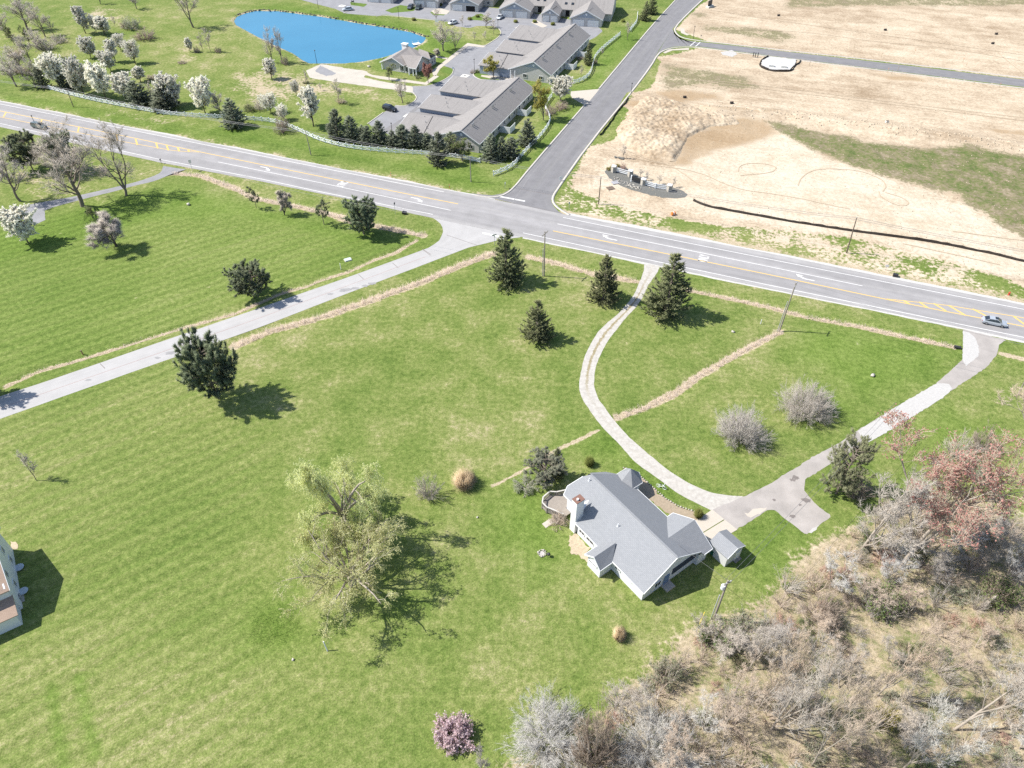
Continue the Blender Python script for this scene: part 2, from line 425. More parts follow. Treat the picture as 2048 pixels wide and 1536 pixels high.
for l_ in ([(103, 1372), (112, 1440), (130, 1545)], [(158, 1355), (172, 1430), (190, 1510)]): M_lush = np.maximum(M_lush, np.clip(1.6 - dist_line(GX, GY, PL(l_)) / .5, 0, .85))
M_dry = np.zeros_like(GX)
for i, p in enumerate(DRYP): M_dry = np.maximum(M_dry, (.62, .6, .6, .5, .5, .55, .5, .22, .2, .2, .35)[i] * soft(GX, GY, p, 8.0))
REED_D = [dist_line(GX, GY, p) for p in REEDS]
RW = [1.25, .55, 1.2, 1.2, .85, .95, .4, .8]
for dd, w in zip(REED_D, RW): M_dry = np.maximum(M_dry, np.clip(1.3 - dd / (w * 1.15) * (.8 + .5 * vnoise(GX, GY, 3.0)), 0, 1))
d_f, d_n = dist_line(GX, GY, MR_F), dist_line(GX, GY, MR_N)
M_dry = np.maximum(M_dry, np.where(GX > 12, .72, .5) * np.clip(1.4 - d_f / np.where(GX > 12, 4.5, 2.6), 0, 1))
M_dry = np.maximum(M_dry, .35 * np.clip(1.4 - d_n / 1.4, 0, 1))
dp = dist_line(GX, GY, POND, True)
M_dry = np.maximum(M_dry, .6 * np.clip(1.3 - dp / 1.6, 0, 1))
M_streak = soft(GX, GY, STREAK, 5.0)
M_pad = soft(GX, GY, PL([(1380, 335), (1365, 300), (1440, 300), (1570, 268), (1655, 316), (1770, 356), (1925, 408), (1980, 444), (2100, 490), (2300, 560), (2048, 560), (1850, 505), (1560, 455), (1386, 425), (1300, 380), (1180, 370), (1220, 320), (1300, 330)]), 4.0)
# relief: ditches, the pond bowl, the rough spoil heap, the berm
GZ = np.zeros_like(GX)
for dd, w in zip(REED_D[:6], (1.6, .9, 1.6, 1.5, 1.4, .9)): GZ = np.minimum(GZ, -.35 * np.exp(-(dd / w) ** 2) * (dd < 3 * w))
inp = in_poly(GX, GY, POND)
GZ = np.where(inp, -1.6 * np.clip(dp / 3, 0, 1) - .05, GZ)
mc = soft(GX, GY, CLODS, 5.0)
GZ += mc * .5
GZ += soft(GX, GY, BERM, 3.0) * (1.0 + .5 * vnoise(GX, GY, 4.0))
inn = soft(GX, GY, PL([(1200, 130), (1560, 200), (2400, 260), (2400, 560), (2000, 520), (1400, 420), (1170, 330)]), 4) * np.clip(M_dirt, 0, 1)
GZ += inn * (.25 * vnoise(GX, GY, 3.0) + .35 * vnoise(GX, GY, 11.0)) * .5
for q_ in (PL([(1195, 320), (1250, 300), (1390, 370), (1400, 410), (1330, 412), (1200, 390)]), PL([(1510, 108), (1610, 112), (1610, 148), (1510, 140)])): GZ *= 1 - soft(GX, GY, q_, 3)
GZ += M_wood * .25 * vnoise(GX, GY, 2.2)
GZ += soft(GX, GY, MEADOW, 2) * .4 * vnoise(GX, GY, 1.8)

def ground_material():
    t = NT('ground_cover'); p = t.pos()
    big = t.noise(p, .022, 3); mid = t.noise(p, .16, 5, .62); fin = t.noise(p, 1.1, 6, .68); gra = t.noise(p, 6.5, 4, .7)
    st = t.noise(t.map(p, (.04, 1.5, 1), radians(-36)), 1.0, 6, .75)
    st2 = t.noise(t.map(p, (.012, .30, 1), radians(-36)), 1.0, 3, .6)
    A = lambda n: t.attr(n)
    stm = t.mix(A('streak'), mid, t.math('ADD', t.math('MULTIPLY', st, .62), t.math('MULTIPLY', st2, .38)))
    v = t.total(.5, t.dev(big, .8), t.dev(stm, .85), t.dev(fin, .8), t.dev(gra, .75), t.math('MULTIPLY', A('dry'), .14), t.math('MULTIPLY', A('lush'), -.06))
    grass = t.ramp(v, [(.18, (.080, .126, .026)), (.37, (.122, .168, .040)), (.52, (.160, .193, .057)), (.66, (.215, .226, .088)), (.84, (.33, .285, .175))])
    lush = t.ramp(v, [(.24, (.070, .126, .018)), (.62, (.130, .196, .038))])
    grass = t.mix(t.math('MULTIPLY', A('lush'), .75), grass, lush)
    sy = t.n('ShaderNodeSeparateXYZ'); t.put(sy.inputs[0], t.map(p, (1, 1, 1), radians(-36)))
    mow = t.math('SINE', t.math('ADD', t.math('MULTIPLY', sy.outputs[1], 2 * pi / 2.6), t.math('MULTIPLY', mid, 3.0)))
    mow = t.math('MULTIPLY', t.math('MULTIPLY', mow, .085), A('streak'))
    shag = t.total(1.0, mow, t.dev(t.noise(p, 4.2, 3, .75), 1.7), t.dev(fin, .8), t.dev(t.noise(t.map(p, (1.2, 6.0, 1), radians(-36)), 1.0, 3, .7), .7))
    grass = t.gain(grass, shag)
    # dry stalks
    nz = t.total(t.dev(mid, 1.3), t.dev(fin, 1.5))
    dry = t.ramp(t.noise(p, 3.2, 5, .7), [(.3, (.24, .19, .115)), (.5, (.39, .325, .225)), (.7, (.52, .45, .35))])
    c = t.mix(t.step(t.math('ADD', A('dry'), nz), .42, .74), grass, dry)
    # wood floor
    wf = t.ramp(t.math('ADD', t.math('MULTIPLY', mid, .45), t.math('MULTIPLY', fin, .55)), [(.32, (.10, .15, .035)), (.43, (.19, .20, .09)), (.52, (.33, .28, .185)), (.66, (.50, .425, .31))])
    c = t.mix(t.step(t.math('ADD', A('wood'), nz), .35, .65), c, wf)
    # bare earth
    es = t.noise(t.map(p, (.022, .24, 1), radians(20)), 1.0, 6, .74)
    ev = t.total(.5, t.dev(es, .55), t.dev(mid, .55), t.dev(fin, .4), t.dev(t.noise(p, .035, 4, .6), .7))
    ear = t.ramp(ev, [(.26, (.255, .190, .125)), (.42, (.36, .286, .204)), (.54, (.438, .360, .264)), (.72, (.51, .438, .338))])
    ear = t.mix(t.math('MULTIPLY', t.step(t.math('ADD', A('pad'), t.math('MULTIPLY', nz, .5)), .3, .7), .85), ear, t.ramp(ev, [(.36, (.445, .372, .275)), (.6, (.51, .45, .36))]))
    ear = t.gain(ear, t.total(1.0, t.dev(fin, .7), t.dev(gra, .5)))
    ear = t.mix(t.math('MULTIPLY', t.step(t.math('ADD', A('damp'), nz), .3, .8), .62), ear, (.27, .18, .095))
    c = t.mix(t.step(t.math('ADD', A('dirt'), t.math('MULTIPLY', nz, .9)), .42, .58), c, ear)
    wd = t.ramp(t.math('ADD', t.math('MULTIPLY', mid, .45), t.math('MULTIPLY', fin, .55)), [(.38, (.075, .115, .03)), (.48, (.145, .15, .065)), (.56, (.21, .175, .115)), (.66, (.30, .255, .18))])
    c = t.mix(t.step(t.math('ADD', A('meadow'), nz), .42, .66), c, wd)
    t.bump(t.math('ADD', fin, t.math('MULTIPLY', gra, .5)), .55, .22)
    return t.done(c, .95, .08)
MAT_G = ground_material()
def rough_heap(name, poly, step, edge, f):
    xs = [a for a, _ in poly]; ys = [b for _, b in poly]; X, Y = np.meshgrid(np.arange(min(xs) - 1, max(xs) + 1, step), np.arange(min(ys) - 1, max(ys) + 1, step))
    X = X + .4 * step * (vnoise(X, Y, step * 2) - .5); m = soft(X, Y, poly, edge); Z = f(X, Y) * np.clip(m * 2 - .6, 0, 1) ** .7 - .25 * (m < .5) + .3 * m
    r, c = X.shape; i, j = np.meshgrid(np.arange(r - 1), np.arange(c - 1), indexing='ij'); q = np.stack([i * c + j, i * c + j + 1, (i + 1) * c + j + 1, (i + 1) * c + j], -1).reshape(-1, 4)
    q = q[m.reshape(-1)[q].max(1) > .25]; u, inv = np.unique(q, return_inverse=True)
    me = mesh_np(name, np.stack([X, Y, Z], -1).reshape(-1, 3)[u], inv.reshape(-1, 4), mats=[MAT_G], smooth=True)
    for an, v in (('dirt', 1.0), ('dry', 0), ('lush', 0), ('wood', 0), ('damp', 0), ('meadow', 0), ('streak', 0), ('pad', .25)): me.attributes.new(an, 'FLOAT', 'POINT').data.foreach_set('value', np.full(len(u), v, np.float32))
    return structure(obj(name, me))
rough_heap('spoil_heap', CLODS, .3, 4.5, lambda X, Y: .35 + 1.1 * vnoise(X, Y, 9.0) + .9 * np.abs(vnoise(X, Y, 1.3) - .5) + .4 * vnoise(X + 31, Y, .6) ** 2 + .5 * np.abs(vnoise(X, Y + 7, 2.6) - .5))
rough_heap('spoil_berm', PL([(1396, 214), (1536, 222), (1620, 232), (1700, 243), (1850, 263), (2060, 295), (2060, 304), (1850, 276), (1700, 255), (1536, 236), (1400, 230)]), .4, 1.5, lambda X, Y: .35 + .5 * vnoise(X, Y, 3.0) + .5 * vnoise(X, Y, .9) ** 2)
ny, nx = GX.shape
V = np.stack([GX, GY, GZ], -1).reshape(-1, 3)
ii, jj = np.meshgrid(np.arange(ny - 1), np.arange(nx - 1), indexing='ij')
Q = np.stack([ii * nx + jj, ii * nx + jj + 1, (ii + 1) * nx + jj + 1, (ii + 1) * nx + jj], -1).reshape(-1, 4)
cls = np.zeros(len(Q), int)                       # one continuous sheet, cut where its cover changes
fm = lambda M: M.reshape(-1)[Q].mean(1)
cls[fm(M_dirt) > .5] = 1; cls[fm(M_mead) > .55] = 3; cls[fm(M_wood) > .5] = 2
for k, nm in enumerate(('lawn_ground', 'bare_earth_ground', 'woodland_ground', 'weedy_ground')):
    q = Q[cls == k]; u, inv = np.unique(q, return_inverse=True)
    me = mesh_np(nm, V[u], inv.reshape(-1, 4), mats=[MAT_G], smooth=True)
    for an, M in (('dirt', M_dirt), ('dry', M_dry), ('lush', M_lush), ('wood', M_wood), ('damp', M_damp), ('meadow', M_mead), ('streak', M_streak), ('pad', M_pad)):
        at = me.attributes.new(an, 'FLOAT', 'POINT'); at.data.foreach_set('value', M.reshape(-1)[u].astype(np.float32))
    structure(obj(nm, me))
del V, Q

# ------------------------------------------------------------------ paving materials
def asphalt(name, base, wheel=.10, lanes=None, dark=.75, light=1.15, blot=.5):
    t = NT(name); p = t.pos(); uv = t.uv()
    f = t.noise(p, .35, 5, .6); g = t.noise(p, 5.0, 4, .7)
    s = t.noise(t.map(uv, (.035, 7.0, 1)), 1.0, 4, .6)
    v = t.math('ADD', t.math('MULTIPLY', f, .4), t.math('ADD', t.math('MULTIPLY', s, .4), t.math('MULTIPLY', g, .2)))
    c = t.ramp(v, [(.32, tuple(x * dark for x in base)), (.66, tuple(x * light for x in base))])
    if lanes:
        sx = t.n('ShaderNodeSeparateXYZ'); t.put(sx.inputs[0], uv)
        y = sx.outputs[1]
        for lo, hi, k in lanes:
            a = t.math('MULTIPLY', t.step(y, lo - .035, lo + .035), t.math('SUBTRACT', 1.0, t.step(y, hi - .035, hi + .035)))
            c = t.mix(t.math('MULTIPLY', a, t.math('MULTIPLY_ADD', f, .5, .55)), c, t.mix(1.0, c, (k, k, k * 1.02), 'MULTIPLY'))
    t.bump(g, .2, .01)
    return t.done(c, .82, .25)
M_MAIN = asphalt('road_asphalt', (.305, .296, .292), lanes=[(.10, .36, .82), (.66, .90, .84), (.38, .62, .93)])
M_SIDE = asphalt('dark_asphalt', (.196, .192, .195), lanes=[(.12, .44, .93), (.56, .88, .93)])
M_LOCAL = asphalt('pale_asphalt', (.365, .357, .35), dark=.86, light=1.08)
M_LOT = asphalt('car_park_asphalt', (.235, .235, .245), dark=.75, light=1.18)
M_DRIVE = asphalt('drive_asphalt', (.325, .30, .28), dark=.66, light=1.25)
M_GRAVEL = plain('white_gravel', (.405, .395, .38), .95, .1, var=.22, scale=2.2, bump=.6)
M_CONC = plain('concrete', (.43, .39, .335), .9, .15, var=.1, scale=1.2)
M_KERB = plain('kerb_concrete', (.42, .395, .36), .9, .15, var=.15)
M_WHITE = plain('road_paint_white', (.58, .575, .56), .7, .2, var=.2, scale=3)
M_YEL = plain('road_paint_yellow', (.60, .41, .14), .7, .2, var=.2, scale=3)
M_CRACK = plain('joint_tar', (.20, .18, .17), .9, .1)
M_CRACKR = plain('joint_rust', (.33, .24, .22), .9, .1)
def track_mat():
    t = NT('worn_track'); p = t.pos(); uv = t.uv()
    sx = t.n('ShaderNodeSeparateXYZ'); t.put(sx.inputs[0], uv); y = sx.outputs[1]
    n1 = t.noise(p, 1.4, 5, .7); n2 = t.noise(p, .35, 3)
    d = t.math('ABSOLUTE', t.math('SUBTRACT', y, .5))
    d = t.math('ADD', d, t.math('MULTIPLY_ADD', n1, .36, -.18))
    g = t.ramp(n1, [(.3, (.33, .31, .28)), (.7, (.47, .45, .415))])
    b = t.ramp(t.noise(p, 3, 4), [(.35, (.19, .165, .085)), (.65, (.33, .28, .19))])
    f = t.math('MULTIPLY', t.math('SUBTRACT', 1.0, t.step(d, .03, .15)), t.attr('worn'))
    t.bump(t.noise(p, 6, 3), .5, .03)
    return t.done(t.mix(f, g, b), .95, .1)
M_TRACK = track_mat()

# ------------------------------------------------------------------ roads
ribbon('main_road', MR_F, MR_N, .030, M_MAIN, 3.0, jit=.10)
# gravel shoulder on the far side of the main road
M_SHLD = plain('shoulder_gravel', (.44, .43, .41), .95, .1, var=.25, scale=2.5, bump=.4)
for _a, _b in ((0, 9), (9, 30)):
    sh = resample(MR_F, step=1.5); sh = sh[(sh[:, 0] < -3)] if _a == 0 else sh[(sh[:, 0] > 13)]
    ribbon('gravel_shoulder', offset_line(sh, 1.0 if _a else .6), offset_line(sh, -.2), .008, M_SHLD, 1.5, jit=.22, seed=_a)
sh = resample(MR_N, step=1.5); sh = sh[sh[:, 0] > 2]; ribbon('gravel_shoulder', offset_line(sh, .2), offset_line(sh, -.55), .008, M_SHLD, 1.5, jit=.16, seed=5)
LR_U = PL([(-500, 985), (-250, 880), (0, 793), (80, 767), (300, 691), (512, 619), (700, 553), (862, 494), (880, 480), (887, 462), (884, 450), (874, 441), (862, 434)])
LR_L = PL([(-500, 1040), (-250, 930), (0, 838), (197, 768), (380, 704), (512, 657), (740, 570), (937, 495), (975, 486), (1002, 479), (1030, 476), (1046, 474), (1054, 470)])
ribbon('local_road', LR_U, LR_L, .012, M_LOCAL, 2.0, jit=.05)
SS_L = PL([(940, 386), (978, 391), (1000, 390), (1024, 377), (1060, 333), (1154, 225), (1199, 174), (1250, 113), (1306, 47), (1354, -4), (1420, -72)])
SS_R = PL([(1135, 432), (1118, 424), (1106, 411), (1101, 399), (1109, 383), (1174, 291), (1261, 185), (1300, 133), (1318, 100), (1346, 57), (1372, 30), (1399, 5), (1465, -66)])
ribbon('side_street', SS_L, SS_R, .020, M_SIDE, 3.0)
BR_U = PL([(1330, 82), (1346, 57), (1348, 68), (1360, 78), (1386, 83), (1420, 86), (1536, 99), (1771, 126), (2048, 159), (2500, 213)])
BR_L = PL([(1312, 112), (1318, 106), (1330, 98), (1350, 93), (1375, 92), (1399, 93), (1536, 111), (1771, 140), (2048, 174), (2500, 232)])
ribbon('branch_street', BR_U, BR_L, .014, M_SIDE, 3.0)
kerb('street_kerb', PL([(950, 391), (978, 395), (1002, 393), (1024, 381), (1060, 336), (1154, 228), (1172, 207)]), M_KERB, .5)
kerb('street_kerb', PL([(1199, 177), (1250, 116), (1306, 49), (1354, -3)]), M_KERB, .5)
kerb('street_kerb', PL([(1139, 430), (1121, 420), (1109, 410), (1104, 399), (1111, 384), (1176, 291), (1263, 185), (1302, 133), (1316, 108), (1330, 100), (1350, 95), (1375, 94), (1399, 95), (1536, 113), (1771, 142), (2048, 177), (2300, 208)]), M_KERB, .6)
kerb('street_kerb', PL([(1405, 0), (1374, 29), (1349, 56), (1351, 66), (1362, 75), (1386, 80), (1420, 84), (1536, 97), (1771, 123), (2048, 156), (2300, 186)]), M_KERB, .6)
flat('street_entrance_apron', PL([(1142, 183), (1199, 178), (1196, 182), (1176, 206), (1170, 211), (1144, 196), (1141, 190)]), .026, M_CONC)
flat('pavement_ramp', PL([(1326, 105), (1338, 99), (1378, 96), (1378, 100), (1345, 101), (1330, 107)]), .05, M_CONC)
flat('pavement_ramp', PL([(1360, 57), (1368, 57), (1370, 65), (1380, 69), (1374, 71), (1362, 66)]), .05, M_CONC)
for a in ([(1391, 83), (1399, 83), (1388, 92), (1380, 92)], ): strip('crosswalk_line', PL([a[0], a[3]]), .35, .024, M_WHITE); strip('crosswalk_line', PL([(1401, 84), (1391, 93)]), .35, .024, M_WHITE)
# seams and cracks in the paving
strip('road_seam', smooth_line((np.asarray(resample(LR_U, 40)) * .47 + np.asarray(resample(LR_L, 40)) * .53)[3:34]), .10, .017, M_CRACKR)
for a in ([(845, 498), (862, 509)], [(785, 526), (797, 536)], [(717, 549), (727, 558)], [(200, 727), (210, 737)], [(845, 499), (861, 511)], [(893, 470), (955, 491)]):
    strip('road_seam', PL(a), .13, .018, M_CRACK)
M_SEAM = plain('seam_pale', (.24, .235, .235), .9, .1)
strip('road_seam', PL([(1012, 425), (1060, 352), (1170, 220), (1215, 170), (1262, 112), (1335, 30)]), .12, .026, M_SEAM)
strip('road_seam', PL([(1040, 378), (1101, 390)]), .16, .026, M_CRACK)
strip('road_seam', PL([(985, 399), (1110, 423)]), .10, .036, M_CRACK)
M_PATCH = plain('asphalt_patch', (.26, .255, .255), .9, .1, var=.25, scale=.8)
for k, (x, y, r) in enumerate(((690, 580, 1.1), (712, 577, .8), (730, 572, .7), (745, 567, .8), (660, 588, .6), (340, 706, .9), (315, 716, .5), (176, 760, .5))):
    X, Y = P(x, y); a = np.linspace(0, 2 * pi, 12, endpoint=False); rr = RNG.uniform(.5, 1.0, 12) * r
    flat('road_patch', np.c_[X + rr * np.cos(a) * 1.5, Y + rr * np.sin(a) * .8], .0165, M_PATCH)

# ------------------------------------------------------------------ road markings
ZM = .037
def pline(name, px, w, mat, z=ZM): strip(name, PL(px), w, z, mat, 3.0)
pline('edge_line', [(-420, 130), (0, 208), (512, 310), (800, 367), (888, 384)], .20, M_WHITE)
pline('edge_line', [(1126, 435), (1330, 477), (1536, 518), (2048, 619), (2700, 752)], .20, M_WHITE)
pline('edge_line', [(-420, 163), (0, 247), (320, 319), (512, 356), (647, 385), (866, 429)], .20, M_WHITE)
pline('edge_line', [(1046, 466), (1289, 518), (1536, 570), (2048, 675), (2700, 812)], .20, M_WHITE)
pline('turn_lane_line', [(436, 324), (647, 367), (902, 421)], .20, M_WHITE)
pline('turn_lane_line', [(1115, 448), (1330, 491), (1536, 533), (1725, 572)], .20, M_WHITE)
pline('yellow_line', [(-420, 137), (0, 222), (262, 275), (395, 303), (512, 327), (794, 384), (916, 408)], .28, M_YEL)
pline('yellow_line', [(-420, 150), (0, 234), (260, 286), (350, 302), (400, 304.5)], .22, M_YEL)
pline('yellow_line', [(1106, 462), (1330, 507), (1536, 549), (1773, 599), (1886, 622), (2048, 653), (2700, 785)], .28, M_YEL)
pline('yellow_line', [(1773, 598), (1810, 602), (1896, 611), (2048, 636), (2700, 760)], .22, M_YEL)
for a in ([(12, 225), (7, 234)], [(84, 239), (80, 249)], [(158, 254), (156, 264)], [(232, 269), (235, 281)], [(271, 278), (275, 290)], [(312, 286), (316, 297)], [(333, 290), (337, 301)], [(355, 295), (359, 303)], [(376, 300), (379, 304)],
          [(1806, 601), (1819, 608)], [(1838, 604), (1856, 616)], [(1867, 607), (1892, 622)], [(1897, 611), (1931, 631)], [(1945, 618), (1972, 632)], [(2027, 633), (2049, 649)]):
    pline('hatch_bar', a, .45, M_YEL, .041)
strip('stop_bar', PL([(999, 393), (1050, 402.5)]), .6, .026, M_WHITE)
strip('stop_bar', PL([(965, 466), (1003, 474)]), .6, .022, M_WHITE)
mu = np.array(P(1536, 549)) - np.array(P(1106, 462)); mu /= np.linalg.norm(mu); mv = np.array([-mu[1], mu[0]])
def road_sign(px, py, poly, flip, name='turn_arrow'):
    o = np.array(P(px, py)); s = -1 if flip else 1
    flat(name, [tuple(o + mu * a * s + mv * b * s) for a, b in poly], ZM, M_WHITE)
ARROW = [(2.0, -.55), (2.0, -.25), (.3, -.25), (-.5, .05), (-.9, .35), (-.35, .75), (-2.0, .9), (-1.5, -.05), (-1.25, .1), (-.6, -.4), (.2, -.55)]
for x, y, fl in ((531, 337, True), (834, 399, True), (1219, 476, False), (1610, 556, False)):
    road_sign(x, y, ARROW, fl)
for x, y, fl in ((684, 368, True), (1408, 517, False)):
    cu = bpy.data.curves.new('lane_word', 'FONT'); cu.body = 'ONLY'; cu.size = 1.0; cu.offset = .02; cu.align_x = 'CENTER'; cu.align_y = 'CENTER'
    cu.materials.append(M_WHITE); w = structure(obj('lane_word', cu)); X, Y = P(x, y)
    w.location = (X, Y, ZM); w.scale = (1.15, 3.1, 1)
    w.rotation_euler = (0, 0, atan2(mu[1], mu[0]) + (pi / 2 if not fl else -pi / 2))

# ------------------------------------------------------------------ drives
GA_L = [(1289, 527), (1286, 545), (1282, 560), (1264, 596), (1239, 624), (1212, 648), (1192, 668), (1173, 702), (1163, 735), (1158, 768), (1163, 795), (1184, 828), (1204, 853), (1236, 888), (1274, 928), (1324, 965), (1361, 990), (1419, 1018), (1426, 1022)]
GA_R = [(1320, 532), (1314, 545), (1304, 560), (1291, 578), (1277, 606), (1249, 641), (1228, 664), (1208, 694), (1194, 725), (1188, 752), (1188, 775), (1196, 796), (1210, 817), (1224, 838), (1256, 873), (1311, 920), (1361, 958), (1411, 983), (1449, 990), (1488, 992)]
o = ribbon('gravel_drive', smooth_line(PL(GA_L), 1), smooth_line(PL(GA_R), 1), .0125, M_TRACK, .8, jit=.12, seed=4)
n = len(o.data.vertices); at = o.data.attributes.new('worn', 'FLOAT', 'POINT')
at.data.foreach_set('value', np.interp(np.arange(n) / n, [0, .06, .18, .5, .6, 1], [.1, .3, 1, 1, .15, 0]).astype(np.float32))
AB = [(1926, 658), (1926, 684), (1925, 719), (1900, 742), (1871, 768), (1861, 775), (1773, 826), (1716, 860), (1684, 883), (1624, 915), (1536, 970), (1490, 992), (1424, 1019), (1474, 1060), (1536, 1020), (1549, 1020), (1573, 1040), (1613, 1070), (1663, 1032),
      (1631, 1008), (1607, 980), (1611, 958), (1696, 908), (1723, 893), (1786, 855), (1873, 800), (1923, 768), (1974, 734), (1994, 709), (1998, 690), (2012, 680)]
flat('asphalt_drive', PL(AB), .016, M_DRIVE, .05, .6)
flat('gravel_patch', PL([(1716, 862), (1722, 874), (1735, 886), (1760, 872), (1800, 849), (1860, 812), (1896, 788), (1904, 776), (1898, 768), (1875, 766), (1855, 777), (1790, 815)]), .024, M_GRAVEL, .06, .5)
flat('gravel_patch', PL([(1926, 662), (1938, 665), (1951, 676), (1958, 696), (1957, 712), (1945, 722), (1931, 732), (1925, 719), (1926, 690)]), .024, M_GRAVEL, .06, .5)
flat('gravel_patch', PL([(1488, 1027), (1510, 1018), (1536, 1016), (1520, 1028), (1496, 1035)]), .024, M_CONC, .2, .6)
flat('gravel_patch', PL([(1610, 1066), (1625, 1058), (1640, 1050), (1632, 1060), (1620, 1068)]), .024, M_GRAVEL, .15, .5)
pad = PL([(1424, 1019), (1474, 1060), (1437, 1075), (1406, 1078), (1392, 1040)])
E_ = lambda f, a, b: (a[0] + (b[0] - a[0]) * f, a[1] + (b[1] - a[1]) * f)
pa, pb, pc, pd = P(1424, 1019), P(1475, 1060), P(1424, 1089), P(1385, 1045)
for i, (f0, f1) in enumerate(((0.01, .485), (.515, .99))):
    flat('concrete_slab', [E_(f0, pa, pb), E_(f1, pa, pb), E_(f1, pd, pc), E_(f0, pd, pc)], .045, M_CONC)
M_STAIN = plain('oil_stain', (.17, .15, .14), .8, .3, var=.3)
for x, y, r in ((1592, 955, .8), (1585, 960, .6), (1612, 1000, .9), (1585, 1033, .6), (1600, 1010, .35), (1548, 1000, .4)):
    X, Y = P(x, y); a = np.linspace(0, 2 * pi, 14, endpoint=False); rr = RNG.uniform(.45, 1, 14) * r
    flat('drive_stain', np.c_[X + rr * np.cos(a), Y + rr * np.sin(a) * .7], .0205, M_STAIN)
UD_L = [(327, 332), (322, 346), (300, 355), (275, 363), (230, 374), (187, 384), (140, 395), (90, 403), (40, 413), (0, 423), (-90, 445), (-200, 470)]
UD_R = [(372, 339), (345, 347), (325, 356), (308, 363), (270, 371), (235, 381), (190, 392), (140, 405), (112, 413), (40, 431), (0, 440), (-90, 463), (-200, 490)]
ribbon('neighbour_drive', smooth_line(PL(UD_L), 1), smooth_line(PL(UD_R), 1), .009, M_LOT, 1.5, jit=.08)
flat('drive_turnaround', PL([(112, 412), (89, 421), (91, 440), (69, 450), (45, 440), (40, 428)]), .014, M_LOT, .06)

# ------------------------------------------------------------------ the estate's lanes, car park and paths
flat('estate_lane', PL([(560, -12), (640, 10), (672, 18), (690, 27), (752, 32), (768, 29), (892, 42), (912, 53), (942, 56), (952, 52), (985, 52), (997, 57), (1003, 66), (996, 75), (970, 91), (938, 89), (908, 112), (880, 130), (895, 134), (907, 138), (905, 148), (887, 160), (860, 171), (826, 173),
      (812, 171), (800, 180), (826, 186), (833, 193), (830, 202), (812, 212), (790, 211), (767, 225), (735, 248), (790, 275), (850, 280), (960, 220), (1060, 140), (1190, 75), (1206, 62), (1190, 48), (1060, 25), (700, -20), (600, -40)]), .010, M_LOT, .05, 2.0)
flat('old_car_park', PL([(612, 141), (642, 128), (690, 136), (737, 143), (727, 155), (770, 164), (812, 171), (826, 173), (826, 186), (800, 181), (687, 166), (620, 156)]), .016, plain('worn_concrete', (.42, .39, .34), .95, .1, var=.25, scale=.3), .12, 1.5)
flat('asphalt_patch', PL([(640, 131), (672, 146), (668, 150), (650, 152), (630, 142)]), .022, M_LOT, .2)
flat('asphalt_patch', PL([(840, 207), (845, 210), (790, 258), (775, 264), (768, 258), (800, 240)]), .018, M_SIDE, .05)
for q in ([(935, 86), (972, 92), (967, 95), (937, 92), (880, 138), (872, 152), (866, 150), (864, 141), (876, 132)], [(727, 142), (745, 150), (850, 165), (870, 150), (878, 153), (853, 170), (760, 158), (722, 148)], [(862, 110), (897, 116), (894, 119), (862, 113)],
          [(963, 150), (985, 152), (1040, 158), (1040, 161), (980, 157), (962, 153)]):
    flat('estate_path', PL(q), .032, M_CONC)
for q in ([(1028, 55), (1045, 52), (1100, 62), (1098, 66), (1040, 58)], [(862, 22), (880, 16), (900, 22), (893, 29), (870, 28)], [(1062, 45), (1072, 40), (1095, 52), (1085, 56)]): flat('estate_path', PL(q), .033, M_CONC)
for q in ([(860, 24), (880, 20), (898, 26), (886, 31), (866, 30)], [(700, 4), (735, 8), (728, 14), (702, 10)], [(770, 21), (800, 10), (832, 14), (828, 22), (784, 26)], [(940, 35), (962, 27), (985, 38), (976, 42), (944, 40)],
          [(908, 140), (902, 149), (887, 146), (880, 140), (893, 135)], [(878, 152), (893, 154), (874, 166), (856, 170)], [(858, 208), (868, 200), (875, 208), (866, 216)], [(1000, 98), (1012, 93), (1012, 101), (1004, 103)], [(968, 120), (977, 114), (980, 122), (972, 126)], [(1034, 68), (1043, 64), (1045, 70)],
          [(945, 145), (958, 142), (1000, 160), (960, 158), (948, 152)], [(818, 250), (826, 244), (828, 252)]):
    flat('kerbed_lawn', PL(q), .020, plain('kerbed_turf', (.105, .16, .035), .95, .1, var=.35, scale=.8) if 'kerbed_turf' not in bpy.data.materials else bpy.data.materials['kerbed_turf'], .08)
for k in ([(997, 56), (1004, 66), (996, 76), (970, 92)], [(908, 137), (905, 149), (887, 161), (860, 172), (826, 173)], [(826, 185), (834, 193), (831, 202), (812, 213), (790, 211)], [(767, 225), (735, 248)], [(960, 140), (946, 146), (948, 153), (962, 160), (1000, 166)], [(687, 27), (700, 21)], [(752, 33), (768, 30), (892, 43)]):
    kerb('estate_kerb', PL(k), M_KERB, .35, .10)
M_GRATE = plain('inlet_concrete', (.62, .60, .55), .9, .1, var=.06); M_IRON = plain('black_iron', (.03, .03, .033), .5, .4)
for x, y in ((817, 232), (907, 159), (684, 12), (930, 152)):
    X, Y = P(x, y); t = thing('drain_inlet', 'pale square concrete drain inlet with a dark grate in the estate paving', 'drain', (X, Y, .02), radians(65), 'drain inlets in the estate lanes')
    MB().box((0, 0, .02), (2.6, 2.6, .05)).build('surround', M_GRATE, t)
    MB().box((0, 0, .05), (.8, .8, .03)).build('grate', M_IRON, t)

# pond water
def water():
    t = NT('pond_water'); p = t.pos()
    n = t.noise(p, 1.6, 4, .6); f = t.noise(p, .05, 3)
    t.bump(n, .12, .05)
    c = t.mix(f, (.028, .150, .255), (.046, .20, .325))  # blue of the reflected sky put into the water's base colour
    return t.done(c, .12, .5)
flat('pond_water', POND, -.25, water(), 0, kind='structure')
